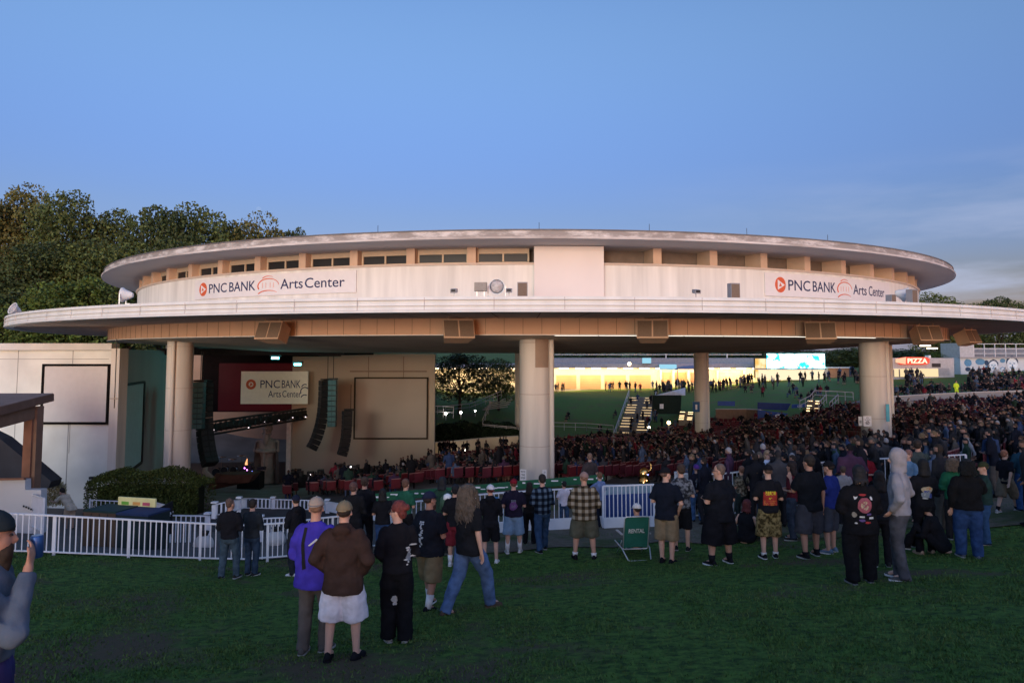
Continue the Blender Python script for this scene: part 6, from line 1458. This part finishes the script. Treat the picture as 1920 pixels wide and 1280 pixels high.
person(1712, 846, 985, 'person in a grey green jacket behind the woman with the round print', yaw=10, d=17.5, top=('long', (.06, .075, .07)), bot=('pants', B), hair=('short', (.03, .02, .02)), arms=('front', 'front'), H=1.78)
person(1693, 868, 985, 'person in a pale blue shirt right of the light grey hoodie', yaw=-120, d=17, top=('tee', (.16, .27, .38)), bot=('pants', B), hair=('short', (.2, .1, .08)), arms=('front', 'front'), H=1.6, skin='c')
person(1776, 856, 1012, 'person with big curly brown hair in a green jacket', yaw=10, top=('long', (.015, .10, .05), {'loose': 1.12}), bot=('pants', (.02, .02, .022)), hair=('long', (.10, .075, .055), .14, 1.3), arms=('front', 'front'))
person(1752, 950, 1042, 'person in black crouching low on the grass by the jeans couple', yaw=-40, d=13.6, H=1.7, seat=.16, lean=24, top=('long', B), bot=('pants', B), hair=('short', B), arms=('lap', 'lap'), skin='a', group='people sitting on the lawn')
person(1800, 858, 1046, 'person with black hair in a black jacket and blue jeans embracing another', yaw=14, top=('long', (.009, .009, .010), {'loose': 1.25}), bot=('jeans', (.025, .055, .14), {'loose': 1.25}), hair=('long', (.009, .009, .009), .12, 1.15), arms=('down', 'hug'), w=1.12, shoes=(.1, .12, .16))
person(1832, 862, 1022, 'person with olive beanie in dark green jacket embraced by the black jacket', yaw=-60, top=('long', (.018, .040, .035), {'loose': 1.15}), bot=('jeans', (.03, .07, .15), {'loose': 1.2}), hair=('short', (.04, .035, .02)), hat=('beanie', (.035, .04, .02)), arms=('hug', 'front'), w=1.05)
person(1872, 842, 962, 'man in black shirt and khaki shorts walking right at the right edge', yaw=70, top=('tee', (.016, .014, .018), {'hem': .80}), bot=('shorts', (.17, .13, .09), {'len': 1.14, 'loose': 1.15}), hair=('short', (.25, .10, .06)), arms=('swingf', 'swingb'), stride=.30, stance=.06, shoes=(.35, .35, .36), sole=WH, w=1.1, socks=(B, .2), face=True, skin='c')
person(1905, 826, 935, 'person in a teal top and bright blue jeans at the right edge', yaw=15, top=('long', (.02, .06, .09)), bot=('jeans', (.03, .08, .20), {'loose': 1.2}), hair=('short', B), arms=('front', 'front'), d=17.2)
person(688, 917, 1010, 'tall dark haired person in black seen behind the red haired woman', yaw=5, top=('long', B), bot=('pants', B), hair=('short', (.05, .03, .03)), arms=('front', 'front'), d=17.5, H=1.8)
person(668, 922, 1040, 'person with brown hair hidden behind the brown hoodie', yaw=0, top=('long', (.012, .012, .014)), bot=('pants', B), hair=('short', (.10, .05, .04)), arms=('front', 'front'), d=16.8, H=1.76)
person(832, 906, 1010, 'person in black and green with a white bag behind the printed shirt man', yaw=20, top=('long', (.02, .05, .035)), bot=('pants', B), hair=('long', B, .2), arms=('front', 'front'), d=17.2, H=1.72)
person(764, 918, 1010, 'person in a dark green top behind the red haired woman on the right', yaw=30, top=('tee', (.02, .10, .06)), bot=('pants', B), hair=('short', (.12, .06, .04)), arms=('front', 'front'), d=17.6, H=1.7)
person(146, 925, 1000, 'person in a cream shirt bending forward behind the white fence at left', yaw=-70, d=28.5, H=1.75, lean=42, gz=zat(995, 28.5), top=('tee', (.62, .50, .38), {'hem': .74, 'loose': 1.15}), bot=('shorts', (.60, .42, .28)), hair=('short', (.02, .015, .012)), arms=('reach', 'reach'), group='people around the white fence', vox=.02, hands=False)
# prints and patches
W_ = mat('print_white', (.55, .55, .54), .7); G_ = mat('print_grey', (.22, .24, .27), .7); V_ = mat('print_violet', (.13, .05, .17), .7); Y_ = mat('print_yellow', (.65, .50, .03), .7); O_ = mat('print_orange', (.60, .17, .04), .7); RD_ = mat('print_red', (.35, .03, .02), .7)
r4 = random.Random(4)
decal(pu, 'shirt', -5, .06, 1.27, [(W_, [[(-.05, -.03), (-.03, -.035), (.05, .03), (.03, .045)]])])
decal(pu, 'shirt', -5, -.05, 1.18, [(M_black, [[(-.02, -.22), (.03, -.2), (.0, .24), (-.04, .24)]])])
decal(rh, 'shirt', 52, .02, 1.10, [(W_, [blob(r4.uniform(-.05, .05), z_, r4.uniform(.015, .04), .012, 7, .4, int(z_*100)+40) for z_ in np.linspace(-.12, .12, 9)]), (G_, [blob(0, 0, .035, .10, 9, .4, 3)])])
decal(wt, 'shirt', 2, -.045, 1.18, [(W_, bars(-.05, .06, .10, .15, 2, r4)+[blob(r4.uniform(-.025, .04), z_, r4.uniform(.014, .032), .018, 7, .5, int(abs(z_)*1000)) for z_ in np.linspace(-.22, .08, 10)])])
decal(rb_, 'shirt', 0, 0, 1.15, [(V_, [blob(0, -.02, .095, .11, 12, .15, 2)]), (G_, bars(-.06, .06, .07, .13, 2, r4)+bars(-.05, .05, -.06, .02, 3, r4))])
decal(g1_, 'shirt', 0, 0, 1.18, [(G_, bars(-.07, .07, .05, .14, 3, r4, .35)+[[(-.05, -.12), (.05, -.12), (.05, .02), (-.05, .02)]])])
decal(cm_, 'shirt', 0, 0, 1.14, [(RD_, [[(-.135, -.13), (.135, -.13), (.125, .12), (-.125, .12)]]), ])
decal(cm_, 'shirt', 0, 0, 1.141, [(Y_, bars(-.11, .11, .06, .14, 1, r4, .1)+[blob(0, .0, .05, .02, 8, .3, 7)]), (O_, bars(-.12, .12, -.13, -.03, 3, r4, .25))])
pt = [(.45, .35, .22), (.30, .08, .10), (.55, .55, .53), (.10, .06, .18), (.35, .03, .03), (.22, .20, .16)]
M_p = [mat('patch_cloth_%d' % i, c, .8, .2, 30) for i, c in enumerate(pt)]
decal(jk, 'shirt', 0, .01, 1.18, [(M_p[1], [blob(0, 0, .105, .115, 16, .06, 1)])]); decal(jk, 'shirt', 0, .01, 1.181, [(M_p[0], [blob(0, -.01, .055, .07, 10, .15, 5)]), (M_p[5], [blob(0, -.01, .03, .04, 8, .2, 6)])])
decal(jk, 'shirt', 0, 0, 1.18, [(M_p[2], [[(-.13, .08), (-.10, .10), (-.08, .13), (-.11, .12), (-.14, .13)], [(-.07, -.18), (.0, -.18), (.0, -.155), (-.07, -.155)], [(.07, -.20), (.14, -.20), (.14, -.17), (.07, -.17)], blob(-.12, -.26, .022, .012, 8, .1, 2), blob(.12, .10, .02, .03, 8, .3, 4)]),
      (M_p[4], [blob(.05, -.25, .045, .018, 8, .2, 3), blob(0, .15, .06, .015, 8, .2, 8)]), (M_p[3], [blob(-.03, -.22, .05, .022, 8, .2, 9), blob(.07, -.13, .045, .02, 8, .2, 3)]), (M_p[5], [blob(-.14, -.14, .035, .04, 8, .2, 6)])])
decal(rp, 'shirt', 0, .01, 1.14, [(M_p[0], [blob(0, .06, .11, .06, 14, .12, 1)]), (G_, [blob(-.02, -.03, .10, .06, 12, .2, 4)])]); decal(rp, 'shirt', 0, .01, 1.141, [(mat('print_blue', (.05, .07, .25), .7), [blob(0, .03, .07, .02, 10, .2, 2), blob(.06, -.05, .03, .05, 8, .2, 3)]), (O_, [blob(.02, .08, .05, .02, 8, .2, 5)]), (W_, [blob(-.04, -.10, .05, .012, 8, .2, 2), blob(-.06, -.03, .02, .02, 8, .2, 5)])])
decal(rh, ('trousers',), -25, -.02, .52, [(W_, [blob(0, .02, .035, .045, 10, .15, 1), blob(0, -.04, .022, .025, 8, .2, 2)])])
flush_decals()
# held and worn things
def small(name, label, cat, p, build):
    o = thing(name, label, cat, p); build(o); return o
w_h, e_h = HANDS[P1.name]; d_h = (w_h[1]-e_h[1]).normalized(); bpy.context.view_layer.update()
p = P1.matrix_world @ (w_h[1]+d_h*.10+V3(-.055, .0, .0)); small('drink_can', 'blue drink can held at the mouth of the bearded man', 'can', p, lambda o: (MB().lathe([(.028, -.06), (.033, -.052), (.033, .052), (.028, .06)], n=18).build('can_body', mat('can_blue', (.03, .09, .26), .3, .1, 4, metal=.4), o, True, 40), MB().lathe([(.027, .0605), (.02, .062)], n=16).build('can_top', M_galv, o)))
p = at(931, 945, 16.2); small('pouch', 'small blue and red pouch hanging beside the white cap person', 'pouch', p, lambda o: (MB().box((0, 0, .05), (.09, .05, .20)).build('pouch_top', mat('pouch_blue', (.06, .22, .45), .7), o), MB().box((0, 0, -.09), (.09, .052, .07)).build('pouch_bottom', mat('pouch_red', (.6, .08, .06), .7), o)))
p = at(838, 938, 16.8); small('tote_bag', 'green and white bag carried behind the long haired man', 'bag', p, lambda o: (MB().lathe([(.05, -.2), (.16, -.17), (.15, .05), (.05, .16)], n=14).build('bag_body', mat('bag_green', (.05, .10, .06), .8), o, True), MB().lathe([(.04, .02), (.10, .05), (.08, .14), (.02, .17)], (.02, -.09, 0), 10).build('bag_tissue', M_signw, o, True)))
# ---------------- rental chair and sitter ----------------
P = ray_ground(1191, 1046); dch = P.y; g = Vector((P.x, P.y, P.z)); kc = dch/1400
rc = thing('rental_chair', 'low folding lawn chair with green back cloth and silver frame on the grass', 'chair', g, R_(8))
M_al = mat('aluminium', (.62, .62, .62), .35, .08, 4, metal=.6)
hw = .26
top_z = (1046-968)*kc; low = (1046-1027)*kc
fr = MB(); fr.tube([(-hw, -.02, low), (-hw, -.16, top_z-.03), (-hw+.04, -.165, top_z), (hw-.04, -.165, top_z), (hw, -.16, top_z-.03), (hw, -.02, low), (hw-.03, -.01, low-.02), (-hw+.03, -.01, low-.02), (-hw, -.02, low)], .013, 8); fr.build('back_frame', M_al, rc, True)
MB().tube([(-hw-.08, .30, .30), (-hw-.03, -.05, .22), (-hw+.05, -.22, .02), (-hw+.09, -.24, .013), (hw-.04, -.24, .013), (hw, -.22, .02), (hw+.03, -.05, .22), (hw+.04, .30, .30)], .013, 8).build('leg_frame', M_al, rc, True)
MB().tube([(-hw, .42, .013), (-hw, .15, .25), (-hw-.02, .0, .36)], .012, 8).build('leg', M_al, rc, True); MB().tube([(hw, .42, .013), (hw, .15, .25), (hw+.02, .0, .36)], .012, 8).build('leg', M_al, rc, True)
for sg in (-1, 1): MB().box((sg*(hw+.03), .12, .50), (.05, .40, .02)).build('armrest', M_al, rc)
MB().loft([[Vector((x*(hw-.012), y+.0, z)) for x, y in ((-1, -.001), (0, .018), (1, -.001), (1, -.012), (0, .006), (-1, -.012))] for y0_, z in ((0, 0),)]*0 or [[Vector((x*(hw-.012), -.02-.14*t_+yy, low+.0+(top_z-low)*t_)) for x, yy in ((-1, 0), (-.5, .02), (0, .028), (.5, .02), (1, 0), (1, -.008), (.5, .012), (0, .02), (-.5, .012), (-1, -.008))] for t_ in (.02, .3, .6, .97)]).build('back_cloth', mat('chair_green', (.015, .12, .085), .8, .12, 8, .2), rc, True, 50)
MB().box((0, .20, .26), (hw*1.9, .42, .015)).build('seat_cloth', mat('chair_green', (.015, .12, .085), .8), rc)
aa = math.atan2(.14, top_z-low); org = Vector((0, -.02-.14*.52-.022, low+(top_z-low)*.52)); vs = Vector((0, -math.sin(aa), math.cos(aa)))
word_on(rc, plane_map(org, (1, 0, 0), vs), 'RENTAL', -.165, .165, -.02, .085, mat('chair_letter', (.62, .66, .62), .7), .012, .002)
person(1189, 949, 1046, 'seated person with a white cap in the folding chair', d=dch+.16, H=1.72, gz=g.z, seat=.30, yaw=4, lean=-8, top=('long', (.03, .035, .04)), bot=('pants', (.02, .02, .022)), hat=('cap', (.60, .57, .55)), hair=('short', (.03, .02, .015)), arms=('lap', 'lap'), headyaw=-30, group='people sitting on the lawn')

# ---------------- crowd and seats ----------------
CLR = [(.012, .012, .014), (.020, .020, .024), (.030, .028, .030), (.014, .014, .018), (.05, .05, .055), (.010, .012, .020), (.16, .02, .03), (.03, .05, .11), (.30, .29, .30), (.09, .08, .07), (.07, .10, .16), (.06, .03, .06), (.025, .05, .035)]
CM = [cloth(c) for c in CLR]; HM = [mat('crowd_hair_%d' % i, c, .8) for i, c in enumerate(((.02, .014, .01), (.06, .035, .02), (.14, .09, .05), (.012, .012, .012)))]
SK = [mat('crowd_skin_%d' % i, c, .6, .05, 6) for i, c in enumerate(((.26, .15, .11), (.22, .12, .085), (.30, .17, .13), (.12, .06, .04)))]
def crowd_variant(seed, seated):
    r = random.Random(seed); J = {}; b = MB(); segs = []
    hz = .45 if seated else .92; w = r.uniform(.95, 1.2); ln = r.uniform(-.05, .10)
    def el(z, rx, ry, y=0): return b.ring(V3(0, y, z), V3(rx, 0, 0), V3(0, ry, 0), 10)
    b.loft([el(hz-.05, .16*w, .12), el(hz+.2, .15*w, .11, ln*.4), el(hz+.42, .19*w, .12, ln*.8), el(hz+.50, .15*w, .09, ln*.9), el(hz+.56, .06, .06, ln)])
    segs.append((V3(0, 0, hz-.02), V3(0, ln*.8, hz+.50), .2, 'top'))
    hd = V3(0, ln+.02, hz+.70); b.ball(hd, (.085, .10, .12), 10, 7); b.tube([V3(0, ln, hz+.5), hd], .055, 8); segs.append((hd+V3(0, 0, -.1), hd+V3(0, .0, -.02), .09, 'skin')); segs.append((hd+V3(0, -.045, .0), hd+V3(0, -.02, .075), .085, 'hair'))
    for sg in (-1, 1):
        S = V3(sg*.18*w, ln*.8, hz+.48); ps = r.choice(['down', 'front', 'low', 'pocket'] if not seated else ['lap', 'lap', 'front', 'low']); e, q = ARMS[ps]
        E = S+V3(sg*e[0], e[1], e[2]); W2 = S+V3(sg*q[0], q[1], q[2]); b.tube([S, E, W2, W2+(W2-E).normalized()*.12], [.062, .05, .035, .03], 7, 0, True); segs.append((S, E, .06, 'top')); segs.append((E, W2, .045, 'arm')); segs.append((W2, W2+(W2-E).normalized()*.12, .035, 'skin'))
        hp = V3(sg*.09, 0, hz); kn = V3(sg*.12, .42, .48) if seated else V3(sg*r.uniform(.09, .14), .03, .48); ft = V3(sg*.12, .42, .06) if seated else V3(sg*r.uniform(.09, .16), r.uniform(-.08, .08), .06)
        b.tube([hp, kn, ft, ft+V3(0, .14, -.02)], [.10, .075, .05, .04], 8, 0, True); segs.append((hp, kn, .09, 'bot')); segs.append((kn, ft, .06, 'shin')); segs.append((ft, ft+V3(0, .15, -.02), .05, 'shoe'))
    o = finish(b, 'v', CM[0], None, .042, 1); bpy.context.view_layer.update()
    me = bpy.data.meshes.new_from_object(o.evaluated_get(bpy.context.evaluated_depsgraph_get())); bpy.data.objects.remove(o)
    V = np.empty(len(me.vertices)*3); me.vertices.foreach_get('co', V); V = V.reshape(-1, 3); F = [tuple(p.vertices) for p in me.polygons]
    cen = np.array([V[list(f)].mean(0) for f in F]); D = []
    for a, c, rr, nm in segs:
        a = np.array(a); c = np.array(c); ab = c-a; t = np.clip(((cen-a)@ab)/(ab@ab), 0, 1); D.append(np.linalg.norm(cen-(a+t[:, None]*ab), axis=1)-rr)
    reg = [segs[i][3] for i in np.argmin(np.array(D), 0)]; bpy.data.meshes.remove(me)
    return V, F, reg
VAR = {True: [crowd_variant(s, True) for s in range(5)], False: [crowd_variant(50+s, False) for s in range(7)]}
ALLM = CM+HM+SK
def outfit(r):
    t = r.choices(range(len(CM)), [16, 12, 10, 12, 7, 8, 3.2, 4, 2.6, 6, 4, 3.2, 4])[0]; bt = r.choices([0, 1, 2, 9, 10, 7], [6, 5, 4, 3, 3, 3])[0]; sk = len(CM)+len(HM)+r.choices(range(4), [4, 3, 4, 1])[0]; hr = len(CM)+r.choices(range(4), [4, 3, 1, 4])[0] if r.random() > .3 else r.choice([0, 3, 2, 9, 5, 0, 8])
    sleeve = t if r.random() < (.5 if t not in (6, 7, 8, 10) else .1) else sk; shin = bt if r.random() < .65 else sk
    return {'top': t, 'bot': bt, 'skin': sk, 'hair': hr, 'arm': sleeve, 'shin': shin, 'shoe': 0}
meshes = {}
def crowd_mesh(seated, vi, oi):
    k_ = (seated, vi, oi)
    if k_ not in meshes:
        V, F, reg = VAR[seated][vi]; of = outfit(random.Random(oi*31+vi)); me = bpy.data.meshes.new('person'); me.from_pydata([tuple(v) for v in V], [], F)
        used_ = sorted(set(of[g_] for g_ in reg)); 
        for u in used_: me.materials.append(ALLM[u])
        me.polygons.foreach_set('material_index', [used_.index(of[g_]) for g_ in reg]); me.polygons.foreach_set('use_smooth', [True]*len(F)); me.update(); meshes[k_] = me
    return meshes[k_]
spots = []  # (x,y,z,yaw,seated,region)
rc_ = random.Random(21); FX, FY = -14.0, 52.0
DMIN = ([540, 640, 800, 960, 1130, 1330, 1560, 1700, 1960, 2100], [45, 40, 36, 35.5, 35, 32, 27, 25, 24, 24])
DMAX = ([540, 640, 720, 800, 960, 1130, 1180, 1240, 1330, 1400, 1640, 1960, 2100], [54, 55, 56, 70, 76, 96, 96, 97, 94, 89, 80, 80, 80])
walls_ = []
seats = []
for ri in range(0, 84):
    rr = 2.2+ri*1.02; n_ = int(2*math.pi*rr/.62)
    for j in range(n_):
        a = j/n_*2*math.pi; x = FX+rr*math.cos(a); y = FY+rr*math.sin(a)
        if y < 20: continue
        px = 960+1400*x/y
        if px < 545 or px > 2030: continue
        if y < np.interp(px, *DMIN) or y > np.interp(px, *DMAX): continue
        deg = math.degrees(a)
        if (deg+8) % 22 < 22*(1.3/(rr*.384+1)): continue   # aisles
        if ri % 20 == 12: continue
        # keep clear of columns
        if any((x-cx_)**2+(y-cy_)**2 < 1.6 for cx_, cy_ in ((1.1, 36.2), (22.5, 43.5), (21.5, 85.4), (-19.3, 85), (1.1, 93.8))): continue
        z = ground(x, y); seats.append((x, y, z, a+math.pi/2))
SEATM = [mat('seat_red', (.125, .010, .014), .5, .2, 2, spec=.4), mat('seat_maroon', (.095, .012, .020), .5, .2, 2, spec=.4), mat('seat_edge', (.34, .17, .15), .5, .1, 2, spec=.4)]
def seat_geo(mb, x, y, z, yaw, mi):
    M = Matrix.Rotation(yaw, 4, 'Z'); T_ = Matrix.Translation((x, y, z))
    for c, sz, m_ in (((0, .0, .42), (.48, .42, .05), mi), ((0, -.22, .66), (.48, .05, .44), mi), ((0, -.245, .875), (.48, .04, .03), 2)):
        b0_ = len(mb.v); P_ = [T_ @ M @ Vector((c[0]+sx_*sz[0]/2, c[1]+sy_*sz[1]/2, c[2]+sz_*sz[2]/2)) for sz_ in (-1, 1) for sy_ in (-1, 1) for sx_ in (-1, 1)]
        mb.v += [tuple(p) for p in P_]; F_ = [(0, 2, 3, 1), (4, 5, 7, 6), (0, 1, 5, 4), (2, 6, 7, 3), (0, 4, 6, 2), (1, 3, 7, 5)]; mb.f += [tuple(i+b0_ for i in f) for f in F_]; mb.m += [m_]*6
    b0_ = len(mb.v)
occ = []; free = []
for s_ in seats:
    px = 960+1400*s_[0]/s_[1]; pr_ = .38 if px > 1500 else ((.66 if s_[1] < 55 and px < 850 else .70 if s_[1] < 44 else .42 if s_[1] < 55 else .25) if px < 1000 else (.62 if s_[1] < 48 else .32))
    n_ = noise.noise(Vector((s_[0]*.15, s_[1]*.15, 3)))
    if rc_.random() < pr_+n_*.6: occ.append(s_)
    free.append(s_)
free.sort(key=lambda s: s[1]); ind_s = [s for s in free if -.72 < s[0]/s[1] < .72][:0]
# individual seats: those nearest in view and empty
occset = set(occ); emp = [s for s in free if s not in occset]
vis = [s for s in emp if (840 < 960+1400*s[0]/s[1] < 970 or 1040 < 960+1400*s[0]/s[1] < 1200 or 1250 < 960+1400*s[0]/s[1] < 1600) and s[1] > 40][:280]; visset = set(vis)
proto_seat = None
for s in vis:
    if proto_seat is None:
        t = thing('stadium_seat', 'folding stadium seat with red back and pan in the curved rows', 'seat', s[:3], s[3], 'red seats in curved rows')
        MB().box((0, 0, .42), (.48, .42, .05)).build('seat_pan', SEATM[0], t); bk_ = MB().box((0, -.22, .66), (.48, .05, .44)).build('backrest', SEATM[0], t); MB().box((0, -.245, .875), (.48, .04, .03)).build('top_edge', SEATM[2], bk_)
        MB().box((0, -.1, .18), (.06, .2, .44)).build('pedestal', M_dark, t)
        proto_seat = t
    else:
        t = copy_tree(proto_seat); t.location = s[:3]; t.rotation_euler = (0, 0, s[3])
mb = MB()
for s in free:
    if s in visset: continue
    seat_geo(mb, *s, 0 if (s[0]+s[1]) % 7 < 4.5 else 1)
tag(mb.build('stadium_seats', SEATM), 'rows of red stadium seats filling the bowl under the roof', 'seats', kind='stuff')
LBL_SEAT = 'spectator sitting in the crowded rows of red seats under the roof'
for s in occ:
    st_ = rc_.random() < (.22 if s[1] < 46 and s[0] < 10 else .12)
    spots.append((s[0], s[1], s[2]-(.0 if st_ else .0), s[3]+rc_.uniform(-.3, .3), not st_, 'bowl'))
def inreg(px0, px1, d0, d1, n, seated, reg, yawf=None, nsz=.25, thr=-.2):
    k_ = 0; t_ = 0
    while k_ < n and t_ < n*30:
        t_ += 1; px = rc_.uniform(px0, px1); d = rc_.uniform(d0, d1); x = (px-960)/1400*d
        if noise.noise(Vector((x*nsz, d*nsz, 9))) < thr: continue
        z = ground(x, d); yw = math.atan2(FY-d, FX-x)-math.pi/2+rc_.uniform(-.7, .7) if yawf is None else rc_.uniform(0, 6.28)
        spots.append((x, d, z, yw, seated if isinstance(seated, bool) else rc_.random() < seated, reg)); k_ += 1
inreg(1400, 1960, 17.5, 24, 75, False, 'fence'); inreg(1280, 1400, 18.5, 23, 7, False, 'fence'); inreg(1700, 1980, 24, 32, 60, False, 'fence'); inreg(1740, 1990, 15.5, 18.5, 10, False, 'fence')
inreg(1225, 1460, 122, 131, 90, False, 'plaza', 1); inreg(1040, 1060, 128, 131, 4, False, 'plaza', 1); inreg(1130, 1225, 126, 131, 12, False, 'plaza', 1); inreg(1175, 1240, 99, 118, 20, False, 'stairs'); inreg(1420, 1640, 112, 121, 30, False, 'plaza', 1)
inreg(1480, 1650, 96, 108, 26, .35, 'lawn', None, .12, -.1); inreg(1370, 1500, 100, 116, 8, .6, 'lawn', None, .12, -1); inreg(1695, 1725, 84, 106, 26, .4, 'lawn', None, .1, -1); inreg(1812, 1960, 84, 103, 105, .45, 'lawn', None, .10, -1); inreg(1655, 1830, 83.5, 87, 40, .85, 'lawn', None, .1, -.3); inreg(1825, 1965, 83.5, 88, 50, .7, 'lawn', None, .1, -1); inreg(1060, 1160, 100, 108, 4, True, 'lawn', None, .2, -1)
inreg(820, 960, 77, 82, 16, False, 'back'); inreg(1150, 1200, 60, 66, 3, False, 'back')
spots = [s for s in spots if s[1] > 0]
spots.sort(key=lambda s: s[1]+(0 if .0 < 1 else 0))
LB = {'fence': 'spectator standing in the dense crowd behind the fence at right', 'bowl': LBL_SEAT, 'plaza': 'small figure standing in front of the lit concession building', 'stairs': 'small figure on or beside the wide lit staircase', 'lawn': 'spectator on the far lawn above the retaining wall', 'back': 'spectator standing in front of the cream curved wall'}
GR = {'fence': 'crowd behind the fence at right', 'bowl': 'spectators among the red seats', 'plaza': 'people by the concession building', 'stairs': 'people around the lit staircase', 'lawn': 'people on the far lawn', 'back': 'people before the curved wall'}
inview = [s for s in spots if abs(s[0]/s[1]) < .70]
indiv = inview[:232]; indset = set(indiv)
for i, s in enumerate(indiv):
    r = random.Random(i); vi = r.randrange(len(VAR[s[4]])); o = bpy.data.objects.new('person', crowd_mesh(s[4], vi, r.randrange(14))); COL.objects.link(o)
    o.location = (s[0], s[1], s[2]+(0)); o.rotation_euler = (0, 0, s[3]); k_ = r.uniform(.88, 1.07); o.scale = (k_*r.uniform(.92, 1.12), k_, k_)
    lab_ = LB[s[5]]
    tag(o, lab_, 'person', GR[s[5]])
rest = [s for s in spots if s not in indset]
VV, FF, MM = [], [], []; off = 0
for i, s in enumerate(rest):
    r = random.Random(9000+i); V, F, reg = VAR[s[4]][r.randrange(len(VAR[s[4]]))]; of = outfit(r); k_ = r.uniform(.93, 1.06); c, q = math.cos(s[3])*k_, math.sin(s[3])*k_
    X = V[:, 0]*c-V[:, 1]*q+s[0]; Y = V[:, 0]*q+V[:, 1]*c+s[1]; Z = V[:, 2]*k_+s[2]; VV.append(np.stack([X, Y, Z], 1)); FF += [tuple(a+off for a in f) for f in F]; MM += [of[g_] for g_ in reg]; off += len(V)
me = bpy.data.meshes.new('crowd'); me.from_pydata(np.concatenate(VV).tolist(), [], FF)
for m in ALLM: me.materials.append(m)
me.polygons.foreach_set('material_index', MM); me.polygons.foreach_set('use_smooth', [True]*len(FF)); me.update(); o = bpy.data.objects.new('crowd', me); COL.objects.link(o)
tag(o, 'distant mass of spectators in the bowl and on the far lawn', 'crowd', kind='stuff')
# steward in yellow vest on top of the wall
person(1788, 722, 741, 'steward in a bright yellow vest standing at the retaining wall', d=82.2, H=1.85, gz=zat(744.5, 82.2), yaw=180, top=('long', (.62, .85, .05), {'loose': 1.2}), bot=('pants', (.5, .7, .05)), hair=('short', B), arms=('front', 'front'), vox=.03, hands=False, group='people on the far lawn')
# phone torches in the bowl
print('crowd', len(spots), 'indiv', len(indiv), 'seats', len(free), 'faces', len(FF))
